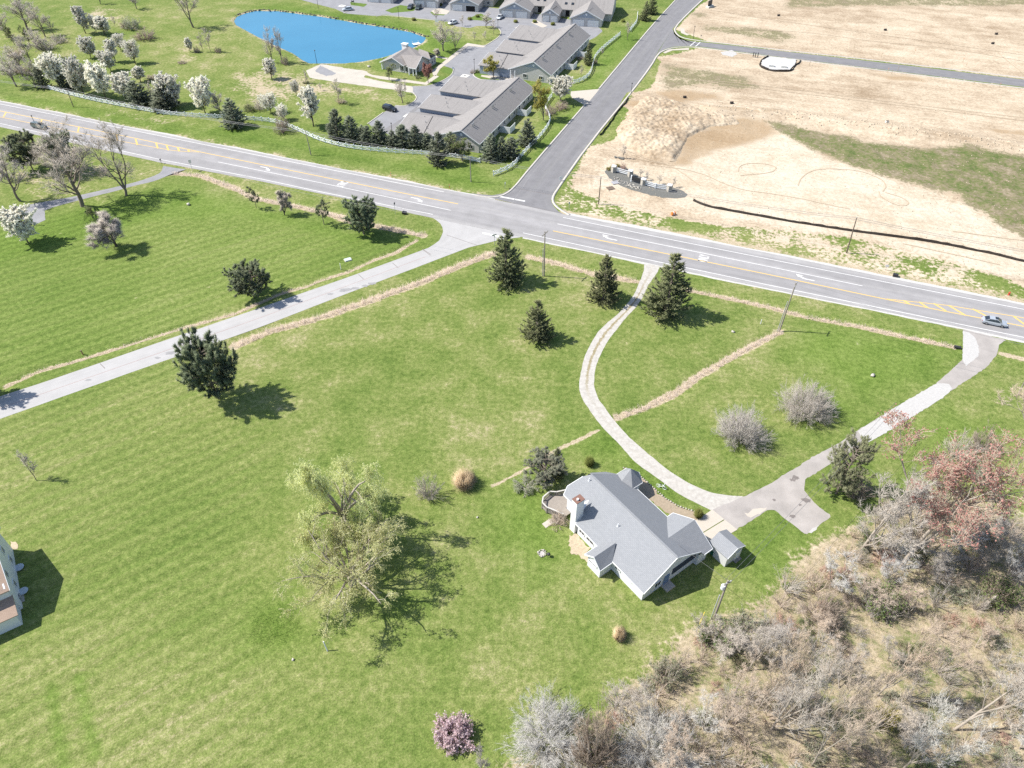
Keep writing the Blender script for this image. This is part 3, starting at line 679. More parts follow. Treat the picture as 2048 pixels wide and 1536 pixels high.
# stone rim along the far bank of the pond
def spike_free_rocks(name, pts, size, mat, rng, kind='stuff', parent=None, flatness=.6):
    n = len(pts); V8 = np.array([[a, b, c] for c in (-1, 1) for a, b in ((-1, -1), (1, -1), (1, 1), (-1, 1))], float)
    F = np.array([(3, 2, 1, 0), (4, 5, 6, 7), (0, 1, 5, 4), (1, 2, 6, 5), (2, 3, 7, 6), (3, 0, 4, 7)])
    s = np.asarray(size) * np.ones(n) * rng.uniform(.5, 1.2, n)
    vv = V8[None] * rng.uniform(.55, 1.0, (n, 8, 3)) * s[:, None, None] * np.array([1, .8, flatness])
    a = rng.uniform(0, 2 * pi, n); c_, s_ = np.cos(a)[:, None], np.sin(a)[:, None]
    x, y = vv[..., 0] * c_ - vv[..., 1] * s_, vv[..., 0] * s_ + vv[..., 1] * c_
    vv = np.stack([x, y, vv[..., 2]], -1) + np.asarray(pts)[:, None, :]
    q = (F[None] + (np.arange(n) * 8)[:, None, None]).reshape(-1, 4)
    o = obj(name, mesh_np(name, vv.reshape(-1, 3), q, mats=[mat]), parent)
    if kind: o['kind'] = kind
    return o
rim = resample(PL([(472, 31), (490, 24), (512, 19.5), (557, 20.5), (644, 31), (722, 45), (780, 54), (824, 62), (856, 74)]), step=.5)
spike_free_rocks('shore_rocks', np.c_[rim + RNG.normal(0, .35, rim.shape), RNG.uniform(-.25, .05, len(rim))], .42, plain('wet_rock', (.085, .078, .07), .8, .2, var=.4), RNG)
# ------------------------------------------------------------------ building materials
def siding(name, col, lap=.2, strength=.06):
    t = NT(name); uv = t.uv(); o = t.objco()
    w = t.n('ShaderNodeTexWave', wave_type='BANDS', bands_direction='Y', wave_profile='SAW'); t.put(w.inputs['Vector'], uv)
    w.inputs['Scale'].default_value = 2 * pi / lap / 20 * 1.0; w.inputs['Distortion'].default_value = 0
    f = t.noise(o, .9, 4)
    t.bump(w.outputs['Fac'], strength, .02)
    return t.done(t.mix(f, tuple(x * .94 for x in col), tuple(min(1, x * 1.05) for x in col)), .6, .3)
def shingles(name, a, b, rowh=.19, streak=.0):
    t = NT(name); uv = t.uv()
    br = t.n('ShaderNodeTexBrick', offset=.5); t.put(br.inputs['Vector'], uv)
    br.inputs['Color1'].default_value = (*a, 1); br.inputs['Color2'].default_value = (*b, 1)
    br.inputs['Mortar'].default_value = (*(x * .62 for x in a), 1)
    br.inputs['Scale'].default_value = 1.0; br.inputs['Mortar Size'].default_value = .018; br.inputs['Mortar Smooth'].default_value = .3
    br.inputs['Brick Width'].default_value = .42; br.inputs['Row Height'].default_value = rowh; br.inputs['Bias'].default_value = 0
    f = t.noise(uv, .5, 4); g = t.noise(uv, 9, 3, .7)
    c = t.mix(t.math('MULTIPLY', f, .45), br.outputs[0], tuple(x * .78 for x in a))
    c = t.mix(t.math('MULTIPLY', g, .35), c, tuple(min(1, x * 1.35) for x in b))
    if streak:
        s = t.noise(t.map(uv, (1.3, .05, 1)), 1.0, 4, .6)
        c = t.mix(t.math('MULTIPLY', t.step(s, .5, .72), streak), c, tuple(x * .62 for x in a))
    t.bump(br.outputs['Fac'], -.4, .02)
    return t.done(c, .9, .15)
SID_W = siding('white_siding', (.66, .67, .69)); SID_G = siding('estate_siding', (.46, .445, .43)); SID_B = siding('slate_siding', (.30, .34, .40))
SHG_M = shingles('grey_shingles', (.215, .224, .238), (.258, .266, .28))
SHG_E = shingles('weathered_shingles', (.225, .212, .205), (.285, .270, .258), streak=.5)
SHG_E2 = shingles('club_shingles', (.24, .222, .21), (.30, .275, .26), streak=.2)
SHG_T = shingles('tan_shingles', (.30, .22, .17), (.36, .27, .21))
TRIM = plain('white_trim', (.68, .69, .70), .5, .35, var=.04)
GLASS = plain('dark_glass', (.022, .028, .036), .08, .6, var=.1)
GDOOR = plain('garage_door_white', (.72, .71, .69), .5, .3, var=.05)
DARK = plain('dark_void', (.018, .018, .02), .8, .1)
M_DECK = plain('grey_deck_wood', (.27, .24, .21), .85, .15, var=.3, scale=4)
M_BRICK = plain('brick_cap', (.20, .115, .09), .85, .15, var=.3, scale=7)
M_BROWN = plain('brown_metal', (.11, .06, .04), .6, .3)
M_STEEL = plain('vent_metal', (.42, .42, .42), .4, .5, .5)
def window(parent, c, w, h, nrm, proud=.03, shutters=False, bars=1):
    """frame child of the house, pane below it; nrm = angle of the outward normal in the house's own axes"""
    M = Matrix.Translation(c) @ Matrix.Rotation(nrm - pi / 2 + pi, 4, 'Z')     # local -Y looks out
    f = MB(); b = .09
    for x, z, sx, sz in ((0, h / 2 - b / 2, w, b), (0, -h / 2 + b / 2, w, b), (-w / 2 + b / 2, 0, b, h - 2 * b), (w / 2 - b / 2, 0, b, h - 2 * b)): f.box((x, 0, z), (sx, .12, sz))
    for i in range(bars): f.box(((i + 1) * (w - 2 * b) / (bars + 1) - (w - 2 * b) / 2, 0, 0), (.06, .10, h - 2 * b))
    fr = f.build('window', TRIM, parent); fr.matrix_local = M @ Matrix.Translation((0, -proud, 0))
    MB().box((0, .02, 0), (w - .18, .05, h - .18)).build('pane', GLASS, fr)
    return fr
def slit_door(parent, c, w, h, nrm, mat, name='door', proud=.03):
    d = MB(); d.box((0, 0, 0), (w, .10, h))
    for z in (-.22, .22): d.box((0, -.06, z * h), (w * .62, .03, h * .3))
    o = d.build(name, mat, parent); o.matrix_local = Matrix.Translation(c) @ Matrix.Rotation(nrm + pi / 2, 4, 'Z') @ Matrix.Translation((0, -proud, 0))
    return o
def garage_door(parent, c, w, h, nrm, mat=None, open_=False):
    """outward normal nrm; four stacked door panels in a white surround"""
    M = Matrix.Translation(c) @ Matrix.Rotation(nrm + pi / 2, 4, 'Z')
    f = MB()
    for x, z, sx, sz in ((0, h / 2 + .08, w + .32, .16), (-w / 2 - .08, 0, .16, h), (w / 2 + .08, 0, .16, h)): f.box((x, -.04, z), (sx, .14, sz))
    fr = f.build('garage_door', TRIM, parent); fr.matrix_local = M
    if open_: MB().box((0, .01, 0), (w, .06, h)).build('doorway', DARK, fr)
    else:
        for i in range(4): MB().box((0, -.03, -h / 2 + (i + .5) * h / 4), (w, .06, h / 4 - .03)).build('panel', GDOOR, fr)
    return fr
def edges(mb, pts, w=.07, h=.22, dz=-.1, close=False):
    n = len(pts)
    for i in range(n if close else n - 1):
        a, b = Vector(pts[i]), Vector(pts[(i + 1) % n]); mb.beam(a + Vector((0, 0, dz)), b + Vector((0, 0, dz)), w, h)
    return mb
def gable_wall(mb, a, b, z0, za, apex, th=.2):
    """upright wall from a to b (x,y), eaves at za, peak at apex=(x,y,z)"""
    d = Vector((b[0] - a[0], b[1] - a[1], 0)).normalized(); nrm = Vector((d.y, -d.x, 0)) * th
    f = [Vector((*a, za)), Vector((*b, za)), Vector(apex)]
    bk = [p - nrm for p in f]
    mb.face(f); mb.face(bk[::-1])
    for i in range(3): j = (i + 1) % 3; mb.face([f[j], f[i], bk[i], bk[j]])

# ------------------------------------------------------------------ the main ranch house
n0 = P(1060 + 1030 * .22, 900 + 1300 * .22, 2.7); HA = radians(126.2 - 180)
# house axes: x along the long wall (away from the camera), y across, to the drive
HX = (cos(radians(126.2)), sin(radians(126.2)))
h = thing('ranch_house', 'white ranch house with a long grey shingle roof and a white chimney', 'house', (n0[0], n0[1], 0), radians(126.2))
def hy(p): return (p[0], -p[1]) + tuple(p[2:])           # y across is mirrored in the empty's axes
def H3(*pts): return [hy(p) for p in pts]
w = MB()
foot = [(.3, .4), (.3, 10.9), (17.4, 11.2), (18.3, 9.0), (18.3, 1.85), (14.0, 1.85), (14.0, .4)]
w.prism([hy(p) for p in foot], 0, [2.6, 2.6, 2.6, 3.4, 3.4, 3.6, 2.6], cap=False)
gable_wall(w, hy((.3, .4)), hy((.3, 10.9)), 0, 2.6, hy((.3, 5.65, 5.98)))
w.face(H3((18.28, 1.85, 3.3), (18.28, 9.0, 3.3), (18.28, 5.75, 5.9)))
w.build('wall', SID_W, h)
r = MB()
near = H3((-.12, 0, 2.7), (-.12, 5.65, 6.2), (17.75, 5.75, 6.25), (18.5, 4.9, 5.72), (19.3, 2.6, 4.3), (18.8, 1.5, 3.62), (14.15, 1.5, 3.62), (14.15, 0, 2.7))
r.slab(near, .16)
r.slab(H3((-.12, 5.66, 6.2), (-.12, 11.35, 2.7), (6.9, 11.9, 2.36), (17.2, 12.0, 2.36), (17.75, 5.76, 6.25)), .16)
r.slab(H3((17.75, 5.8, 6.25), (17.2, 12.0, 2.36), (18.7, 9.9, 3.1), (18.6, 6.4, 5.4)), .14)
roof = r.build('roof', SHG_M, h)
g = MB()
edges(g, H3((-.16, 0, 2.7), (-.16, 5.65, 6.2), (-.16, 11.35, 2.7))); edges(g, H3((-.1, -.04, 2.68), (14.15, -.04, 2.68))); edges(g, H3((14.19, 0, 2.68), (14.19, 1.5, 3.6), (18.8, 1.46, 3.6), (19.33, 2.6, 4.28), (18.53, 4.9, 5.7)))
edges(g, H3((-.1, 11.38, 2.68), (6.9, 11.94, 2.34), (17.2, 12.04, 2.34))); g.build('fascia', TRIM, roof)
MB().beam(hy((-.1, 5.66, 6.24)), hy((17.7, 5.76, 6.29)), .24, .05).build('ridge_cap', SHG_M, roof)
# garage wing towards the drive
x0, x1, xr, zr = -.62, 7.1, 3.35, 5.0
wing = MB()
wing.prism([hy(p) for p in ((-.25, 10.6), (-.25, 12.5), (6.75, 12.5), (6.75, 11.0))], 0, 2.55, cap=False)
gable_wall(wing, hy((6.75, 12.5)), hy((-.25, 12.5)), 0, 2.55, hy((xr, 12.5, 4.8))); wing.build('wall', SID_W, h)
r = MB(); r.slab(H3((x0, 12.95, 2.62), (xr, 12.95, zr), (xr, 7.45, zr), (x0, 11.3, 2.62)), .14); r.slab(H3((x1, 12.95, 2.62), (x1, 11.7, 2.62), (xr, 7.45, zr), (xr, 12.95, zr)), .14)
rf2 = r.build('roof', SHG_M, h)
g = MB(); edges(g, H3((x0, 12.99, 2.6), (xr, 12.99, zr - .02), (x1, 12.99, 2.6))); edges(g, H3((x0 - .04, 12.95, 2.6), (x0 - .04, 11.3, 2.6))); edges(g, H3((x1 + .04, 12.95, 2.6), (x1 + .04, 11.8, 2.6))); g.build('fascia', TRIM, rf2)
for gx_ in (1.6, 5.0): garage_door(h, hy((gx_, 12.56, 1.12)), 2.7, 2.1, pi / 2 * -1)
# rear bump-out
x0, x1, xr, zr = 6.08, 9.38, 7.42, 4.1
xr = (x0 + x1) / 2 - .2
b = MB(); b.prism([hy(p) for p in ((6.42, .6), (6.42, -1.95), (9.0, -1.95), (9.0, .6))], 0, 2.5, cap=False)
gable_wall(b, hy((6.42, -1.95)), hy((9.0, -1.95)), 0, 2.5, hy((xr, -1.95, 3.95))); b.build('wall', SID_W, h)
r = MB(); r.slab(H3((x0, -2.3, 2.55), (xr, -2.3, zr), (xr, 1.7, zr), (x0, -.1, 2.62)), .13); r.slab(H3((x1, -2.3, 2.55), (x1, -.1, 2.62), (xr, 1.7, zr), (xr, -2.3, zr)), .13)
rf3 = r.build('roof', SHG_M, h); g = MB(); edges(g, H3((x0, -2.34, 2.53), (xr, -2.34, zr - .02), (x1, -2.34, 2.53))); edges(g, H3((x0 - .03, -2.3, 2.53), (x0 - .03, -.1, 2.6))); edges(g, H3((x1 + .03, -2.3, 2.53), (x1 + .03, -.1, 2.6))); g.build('fascia', TRIM, rf3)
# turret bay on the far side
cx, cy = 15.75, 12.2; T = MB(); TR = MB(); ring = [(cx + 1.75 * cos(radians(a)), cy + 1.75 * sin(radians(a))) for a in range(30, 390, 60)]
T.prism([hy(p) for p in ring], 0, 2.6, cap=False); T.build('turret_wall', SID_W, h)
eav = [(cx + 2.1 * cos(radians(a)), cy + 2.1 * sin(radians(a)), 2.72) for a in range(30, 390, 60)]
for i in range(6): TR.face(H3(eav[i], eav[(i + 1) % 6], (cx, cy, 5.05)))
TR.face(H3(*eav)[::-1]); tr = TR.build('turret_roof', SHG_M, h); edges(MB(), H3(*eav), .06, .16, -.06, True).build('fascia', TRIM, tr)
# chimney on the near wall
c = MB(); c.prism([hy(p) for p in ((14.3, 0.05), (14.3, 1.5), (15.4, 1.5), (15.4, 0.05))], 0, 7.0); ch = c.build('chimney', plain('white_chimney', (.70, .70, .70), .7, .2, var=.04), h)
MB().box(hy((14.85, .78, 7.06)), (1.16, 1.5, .12)).build('cap', M_BRICK, ch); MB().lathe([(.17, 0), (.17, .3), (.12, .32)], 12, hy((14.75, .55, 7.12))).build('flue', TRIM, ch)
MB().slab(H3((14.3, 1.6, 4.7), (14.85, 2.9, 5.3), (15.4, 1.6, 4.7)), .05).build('cricket', TRIM, roof)
# openings
window(h, hy((13.0, .38, 1.6)), 1.2, 1.1, pi / 2); window(h, hy((11.2, .38, 1.6)), 1.6, 1.1, pi / 2); window(h, hy((5.3, .38, 1.7)), 1.1, .8, pi / 2)
window(h, hy((7.9, -1.97, 1.75)), 1.7, .5, pi / 2); window(h, hy((2.6, .38, 1.8)), .35, .5, pi / 2, bars=0)
window(h, hy((.28, 3.15, 1.55)), 1.25, 1.2, pi); slit_door(h, hy((.26, 4.9, 1.05)), 1.0, 2.1, pi, plain('blue_door', (.16, .23, .36), .5, .3))
d = MB(); d.box((0, 0, 0), (5.1, .06, 1.35)); o = d.build('dark_gable_band', plain('dark_navy_band', (.045, .055, .085), .6, .2), h); o.matrix_local = Matrix.Translation(hy((.255, 8.5, 2.0))) @ Matrix.Rotation(pi / 2, 4, 'Z')  # long dark navy panel set on the gable wall
window(h, hy((16.3, 1.83, 1.9)), 1.9, 1.9, pi / 2); window(h, hy((14.06, 1.0, 2.6)), .5, 1.2, 0, bars=0)
MB().box(hy((-.35, 4.9, .12)), (1.2, 1.6, .24)).build('doorstep', M_CONC, h)
for x, y, z in ((17.3, 5.0, 5.82), (9.1, 3.4, 4.85)):
    MB().lathe([(.16, -.1), (.13, .05), (.06, .06), (.06, .45), (.075, .46), (.075, .52)], 10, hy((x, y, z))).build('vent_pipe', TRIM, roof)
# the deck on the far left corner
dk = thing('deck', 'grey weathered wooden deck with angular railing beside the chimney', 'deck', (n0[0], n0[1], 0), radians(126.2))
DKP = [(17.2, 1.75), (17.2, .25), (18.5, -.35), (19.7, -.95), (20.8, -.95), (21.55, -.2), (21.8, 1.3), (21.1, 2.1), (20.3, 4.2), (18.4, 5.6), (18.4, 1.75)]
m = MB(); m.slab([hy((*p, .62)) for p in DKP], .12); m.build('floor', M_DECK, dk)
lip = MB()
for i, p in enumerate(DKP[1:9]):
    MB().box(hy((*p, .75)), (.13, .13, 1.5)).build('post', M_DECK, dk)
for a, b_ in zip(DKP[1:8], DKP[2:9]):
    MB().beam(hy((*a, 1.5)), hy((*b_, 1.5)), .2, .07).build('rail', plain('pale_deck_rail', (.47, .45, .42), .85, .15, var=.2, scale=4) if 'pale_deck_rail' not in bpy.data.materials else bpy.data.materials['pale_deck_rail'], dk)
    q = MB(); L = hypot(b_[0] - a[0], b_[1] - a[1]); k = int(L / .16)
    q.beam(hy((*a, .78)), hy((*b_, .78)), .05, .07)
    for i in range(1, k): f = i / k; q.box(hy((a[0] + (b_[0] - a[0]) * f, a[1] + (b_[1] - a[1]) * f, 1.1)), (.06, .06, .74))
    q.build('baluster_panel', M_DECK, dk); q = MB(); q.beam(hy((*a, .42)), hy((*b_, .42)), .04, .36); q.build('skirt', M_DECK, dk)
for i in range(3): MB().box(hy((17.75, -.35 - .32 * i, .46 - .17 * i)), (1.2, .34, .06)).build('step', M_DECK, dk)
ramp = thing('garden_path_slab', 'short pale concrete path below the deck steps', 'path', (n0[0], n0[1], 0), radians(126.2))
MB().slab(H3((17.6, -1.2, .06), (18.55, -1.2, .06), (18.5, -2.75, .06), (17.55, -2.75, .06)), .08).build('slab', M_CONC, ramp)
# shed
s = thing('garden_shed', 'small white shed with a grey gable roof behind the house', 'shed', (n0[0], n0[1], 0), radians(126.2))
m = MB(); m.prism([hy(p) for p in ((-2.85, 13.7), (-2.85, 17.0), (.3, 17.0), (.3, 13.7))], 0, 2.4, cap=False)
gable_wall(m, hy((-2.85, 13.7)), hy((-2.85, 17.0)), 0, 2.4, hy((-2.85, 15.35, 3.25))); gable_wall(m, hy((.3, 17.0)), hy((.3, 13.7)), 0, 2.4, hy((.3, 15.35, 3.25))); m.build('wall', siding('shed_siding', (.55, .55, .55)), s)
m = MB(); m.slab(H3((-3.0, 13.45, 2.42), (-3.0, 15.35, 3.4), (.5, 15.35, 3.4), (.5, 13.45, 2.42)), .08); m.slab(H3((-3.0, 17.25, 2.42), (.5, 17.25, 2.42), (.5, 15.36, 3.4), (-3.0, 15.36, 3.4)), .08); rs = m.build('roof', SHG_M, s)
edges(MB(), H3((-3.03, 13.45, 2.4), (-3.03, 15.35, 3.38), (-3.03, 17.25, 2.4)), .05, .12, -.03).build('fascia', TRIM, rs)
slit_door(s, hy((-2.88, 16.1, .95)), 1.1, 1.9, pi, GDOOR); MB().box(hy((-3.15, 16.1, .06)), (.5, 1.3, .12)).build('step', M_DECK, s)
# flower bed with stone edging on the drive side
M_MULCH = plain('mulch', (.30, .245, .18), .95, .1, var=.4, scale=3)
BED = [(1247, 935), (1272, 945), (1300, 970), (1330, 997), (1357, 1013), (1382, 1021), (1405, 1028), (1390, 1045), (1372, 1058), (1340, 1030), (1300, 1000), (1270, 985)]
flat('flower_bed', PL(BED), .03, M_MULCH, .12, .6)
flat('flower_bed', PL([(1138, 1072), (1150, 1066), (1166, 1082), (1180, 1100), (1176, 1112), (1182, 1122), (1170, 1120), (1156, 1108), (1146, 1110), (1138, 1104), (1140, 1090)]), .03, plain('straw_mulch', (.40, .33, .235), .95, .1, var=.5, scale=2.2), .2, .4)
be = thing('stone_edging', 'row of pale edging stones around the bed by the gravel drive', 'edging', (0, 0, 0))
for i, p in enumerate(resample(PL([(1247, 936), (1272, 945), (1300, 970), (1330, 997), (1357, 1013), (1382, 1021), (1405, 1029)]), step=.42)):
    o = spike_free_rocks('stone', [(0, 0, .1)], .2, plain('edging_stone', (.42, .39, .34), .9, .1, var=.3) if 'edging_stone' not in bpy.data.materials else bpy.data.materials['edging_stone'], RNG, None, be) if i < 4 else copy_part(st0[i % 4], be)
    o.location = (p[0], p[1], 0); o.rotation_euler = (0, 0, RNG.uniform(0, 6)); st0 = (st0 + [o]) if i else [o]

# ------------------------------------------------------------------ the neighbour's house at the left edge
a, b_ = P(26, 1099), P(46, 1217); nu = np.array(b_) - np.array(a); nl = float(np.linalg.norm(nu)); nz = atan2(nu[1], nu[0])
nb = thing('neighbour_house', 'tall white clapboard house cut by the left edge of the lawn', 'house', (a[0], a[1], 0), nz)
W2 = 9.5                                     # x along the visible wall, -y away from the camera's right
m = MB(); m.prism([(0, 0), (nl, 0), (nl, -W2), (0, -W2)][::-1], 0, 5.0, cap=False)
gable_wall(m, (nl, 0), (0, 0), 0, 5.0, (nl * .46, 0, 7.6)); gable_wall(m, (0, -W2), (nl, -W2), 0, 5.0, (nl * .46, -W2, 7.6)); m.build('wall', SID_W, nb)
rx = nl * .46; m = MB(); m.slab([(-.4, .35, 4.8), (rx, .35, 7.75), (rx, -W2 - .3, 7.75), (-.4, -W2 - .3, 4.8)], .16); m.slab([(rx, .35, 7.75), (nl + .4, .35, 4.8), (nl + .4, -W2 - .3, 4.8), (rx, -W2 - .3, 7.75)], .16)
rn = m.build('roof', SHG_T, nb); edges(MB(), [(-.4, .38, 4.78), (rx, .38, 7.73), (nl + .4, .38, 4.78)], .06, .2).build('fascia', TRIM, rn)
m = MB(); m.prism([(nl - .1, -.3), (nl + 2.6, -.3), (nl + 2.6, -6), (nl - .1, -6)][::-1], 0, 2.5, cap=False); m.build('wall', SID_W, nb)
m = MB(); m.slab([(nl - .1, .1, 3.3), (nl - .1, -6.3, 3.3), (nl + 2.9, -6.3, 2.5), (nl + 2.9, .1, 2.5)], .12); m.build('roof', SHG_T, nb)
for x in (nl * .3, nl * .7):
    window(nb, (x, .02, 1.6), 1.0, 1.3, pi / 2); window(nb, (x, .02, 4.0), 1.0, 1.2, pi / 2)
    MB().lathe([(.02, 1.5), (.62, 1.5), (.66, 1.46), (.62, 1.4)], 14, (x + .6, .4, -1.25)).build('window_well', plain('well_plastic', (.45, .5, .55), .4, .4) if 'well_plastic' not in bpy.data.materials else bpy.data.materials['well_plastic'], nb)
ac = thing('air_conditioner', 'grey air conditioning unit on a white pad behind the neighbour house', 'air conditioner', (*P(39, 1200), 0), nz)
MB().box((0, 0, .05), (1.2, 1.2, .1)).build('pad', M_CONC, ac); MB().box((0, 0, .5), (.85, .85, .8)).build('cabinet', M_STEEL, ac); MB().lathe([(.3, .9), (.34, .93), (.3, .95)], 14).build('fan_guard', M_IRON, ac)
flat('flower_bed', PL([(20, 1083), (32, 1084), (36, 1090), (36, 1098), (28, 1100), (22, 1093)]), .03, bpy.data.materials['straw_mulch'], .06, .4)

# ------------------------------------------------------------------ estate: two long villas with cross gables
def long_house(apx, apy, zr, ang, L, half, label, garages):
    o = P(apx, apy, zr); t = thing('terrace_house', label, 'terrace', (o[0], o[1], 0), radians(ang), 'long terraces of the estate')
    # x along the ridge, y to the left (court side)
    ze = 3.0; w = MB(); zw = 3.0
    w.prism([(.4, -half + .5), (L - .4, -half + .5), (L - .4, 8.8), (.4, 8.8)], 0, 3.0, cap=False)
    gable_wall(w, (.4, 8.8), (.4, -half + .5), 0, 3.0, (.4, 0, zr - .3)); gable_wall(w, (L - .4, -half + .5), (L - .4, 8.8), 0, 3.0, (L - .4, 0, zr - .3)); w.build('wall', SID_G, t)
    r = MB(); r.slab([(0, 0, zr), (0, -half, ze - .1), (L, -half, ze - .1), (L, 0, zr)], .2); r.slab([(0, 0, zr), (L, 0, zr), (L, 9.4, 3.0), (0, 9.4, 3.0)], .2); rf = r.build('roof', SHG_E, t)
    g = MB(); edges(g, [(-.05, 9.4, 3.0), (-.05, 0, zr), (-.05, -half, ze - .1), ]); edges(g, [(0, -half - .05, ze - .12), (L, -half - .05, ze - .12)]); edges(g, [(L + .05, -half, ze - .1), (L + .05, 0, zr), (L + .05, 9.4, 3.0)]); g.build('fascia', TRIM, rf)
    MB().beam((0, 0, zr + .03), (L, 0, zr + .03), .3, .05).build('ridge_cap', SHG_E, rf)
    # slate coloured peak with a round vent
    k = MB(); zz = zr - .5; k.face([(.36, -half * .62, ze + (zr - ze) * .36), (.36, 0, zz), (.36, 4.4, ze + (zr - ze) * .42)]); k.build('gable_peak', SID_B, t)
    v = MB().lathe([(.42, 0), (.42, .06), (.3, .07)], 14).build('round_vent', TRIM, t); v.matrix_local = Matrix.Translation((.33, .1, zr - 1.35)) @ Matrix.Rotation(-pi / 2, 4, 'Y')
    for i, (u0, u1, ur, w1, zn, zq, zf) in enumerate(garages):
        b = MB(); b.prism([(u0 + .4, 8.0), (u1 - .4, 8.0), (u1 - .4, w1 - .4), (u0 + .4, w1 - .4)], 0, [zn - .25, 2.6, 2.6, zn - .25], cap=False)
        b.face([(u0 + .4, w1 - .4, zn - .3), (u1 - .4, w1 - .4, zf - .2), (ur, w1 - .4, zq - .2)]); b.build('wall', SID_B, t)
        yr = lambda z: max(0.5, (zr - z) / (zr - 3.0) * 9.4)
        r = MB(); r.slab([(u0, w1, zn), (u0, yr(zn) - .3, zn), (ur, yr(zq) - .3, zq), (ur, w1, zq)], .16); r.slab([(ur + .01, w1, zq), (ur + .01, yr(zq) - .3, zq), (u1, yr(zf) - .3, zf), (u1, w1, zf)], .16); gr = r.build('roof', SHG_E, t)
        edges(MB(), [(u0, w1 + .05, zn), (ur, w1 + .05, zq), (u1, w1 + .05, zf)]).build('fascia', TRIM, gr)
        if i == 0: MB().beam((u0, 12.2, zn + .03), (ur, 13.4, zq + .03), .16, .05).build('valley_flashing', DARK, gr)
        garage_door(t, ((u0 + ur) / 2 + 1, w1 - .36, 1.15), 4.6, 2.2, pi / 2)
        for q in range(3): MB().lathe([(.09, -.1), (.09, .55)], 8, (u0 + 2.5 + q * 2.6, 12.5 + q * 1.6, zn + .35 + (2.5 + q * 2.6) / (ur - u0) * (zq - zn) * .6)).build('vent_pipe', M_STEEL, gr)
    n = int(L / 2.9)
    for i in range(n):
        x = 2.2 + i * 2.9
        if i % 5 in (1,):
            for dx in (0, .9): MB().box((x + dx, -1.2, zr - .75 + .35), (.32, .32, 1.2)).build('flue', M_STEEL, rf)
        else: MB().box((x, -.95, zr - .62), (.5, .22, .16)).build('ridge_vent', M_IRON, rf)
    yw = -half + .5
    for i in range(int(L / 4.2)):
        x = 2.6 + i * 4.2
        window(t, (x, yw - .02, 1.55), 1.5, 1.3, -pi / 2, bars=1)
    for x in (16.0, 30.0):
        MB().box((x, yw - 1.7, .95), (.12, 3.3, 1.9)).build('patio_screen', TRIM, t); MB().box((x + 2, yw - 3.35, .95), (4.0, .12, 1.9)).build('patio_screen', TRIM, t); MB().box((x + 2, yw - 1.65, .04), (4, 3.2, .08)).build('patio', M_CONC, t)
    for y in (-2.6, 3.2): window(t, (.38, y, 1.5), 1.5, 1.2, pi, bars=1)
    for y in (6.6, 8.2): MB().box((-.4, y, 1.45), (.25, .25, 2.9)).build('porch_post', TRIM, t)
    return t
long_house(922.1, 260.7, 6.0, 68.5, 45, 5.6, 'long taupe roofed terrace nearest the highway behind the fir screen', [(.6, 14.6, 9.2, 21.3, 2.95, 4.6, 2.8), (15.0, 29.0, 24.2, 21.4, 3.9, 4.8, 2.9), (29.6, 45.4, 41.0, 21.5, 4.0, 5.0, 3.2)])
long_house(1067.3, 123.2, 6.6, 68.4, 45.9, 6.4, 'long taupe roofed terrace beyond the entrance, next to the garages', [(.2, 14.4, 10.2, 20.6, 2.95, 4.4, 2.9), (14.8, 28.8, 24.4, 20.4, 3.4, 4.6, 3.0), (29.4, 47.5, 42.0, 21.4, 3.7, 5.0, 3.3)])
# clubhouse by the pond
o3 = P(512 + 1275 / 4, 600 / 4)
c = thing('clubhouse', 'small grey clubhouse with a white chimney beside the blue pond', 'clubhouse', (o3[0], o3[1], 0), radians(65))
m = MB(); m.prism([(.2, 2.2), (.2, 13.2), (10.5, 13.2), (10.5, .3), (3.2, .3), (3.2, 2.2)][::-1], 0, 2.7, cap=False); m.prism([(9.5, -.6), (13.6, -.6), (13.6, 3), (9.5, 3)][::-1], 0, 2.7, cap=False)
gable_wall(m, (.2, 13.2), (.2, 4.2), 0, 2.7, (.2, 8.6, 4.4)); gable_wall(m, (9.2, .2), (3.0, .2), 2.5, 2.7, (5.0, .2, 4.4), .15); m.build('wall', SID_G, c)
r = MB(); r.slab([(-.6, 8.6, 4.9), (-.6, 14.0, 2.6), (10.8, 14.0, 2.6), (10.8, 8.6, 5.4)], .16); r.slab([(-.6, 8.6, 4.9), (10.8, 8.6, 5.4), (12.2, 4.0, 3.4), (6, 1.0, 2.9), (-.6, 4.0, 2.7)], .16)
r.slab([(4.8, -.4, 5.0), (3.0, 7.0, 5.0), (-1.3, 1.9, 2.7), (-1.3, -1.2, 2.7)], .14); r.slab([(4.8, -.4, 5.0), (9.0, -1.1, 2.7), (9.2, 4, 3.2), (3.0, 7.0, 5.0)], .14)
r.slab([(12.2, 5.4, 4.6), (14.2, 2.2, 2.7), (13.9, -1.0, 2.7), (11.6, 1.2, 4.2)], .14); r.slab([(12.2, 5.4, 4.6), (11.6, 1.2, 4.2), (9.4, -1.0, 2.7), (9.0, 4.0, 3.2)], .14); rc = r.build('roof', SHG_E2, c)
g = MB(); edges(g, [(-.64, 14.0, 2.58), (-.64, 8.6, 4.88), (-.64, 4.0, 2.68)]); edges(g, [(-1.34, -1.2, 2.68), (-1.34, 1.9, 2.68)]); edges(g, [(-1.3, -1.24, 2.68), (4.8, -.44, 4.98), (9.0, -1.14, 2.68)]); edges(g, [(-.6, 14.04, 2.58), (10.8, 14.04, 2.58)]); g.build('fascia', TRIM, rc)
k = MB(); k.face([(.14, 12.4, 2.9), (.14, 4.9, 2.9), (.14, 8.6, 4.5)]); k.build('gable_peak', SID_B, c)
k = MB(); k.prism([(10.2, 9.3), (11.6, 9.3), (11.6, 11.2), (10.2, 11.2)], 0, 5.9); chc = k.build('chimney', TRIM, c); MB().box((10.9, 10.2, 6.02), (1.8, 2.3, .2)).build('cap', TRIM, chc)
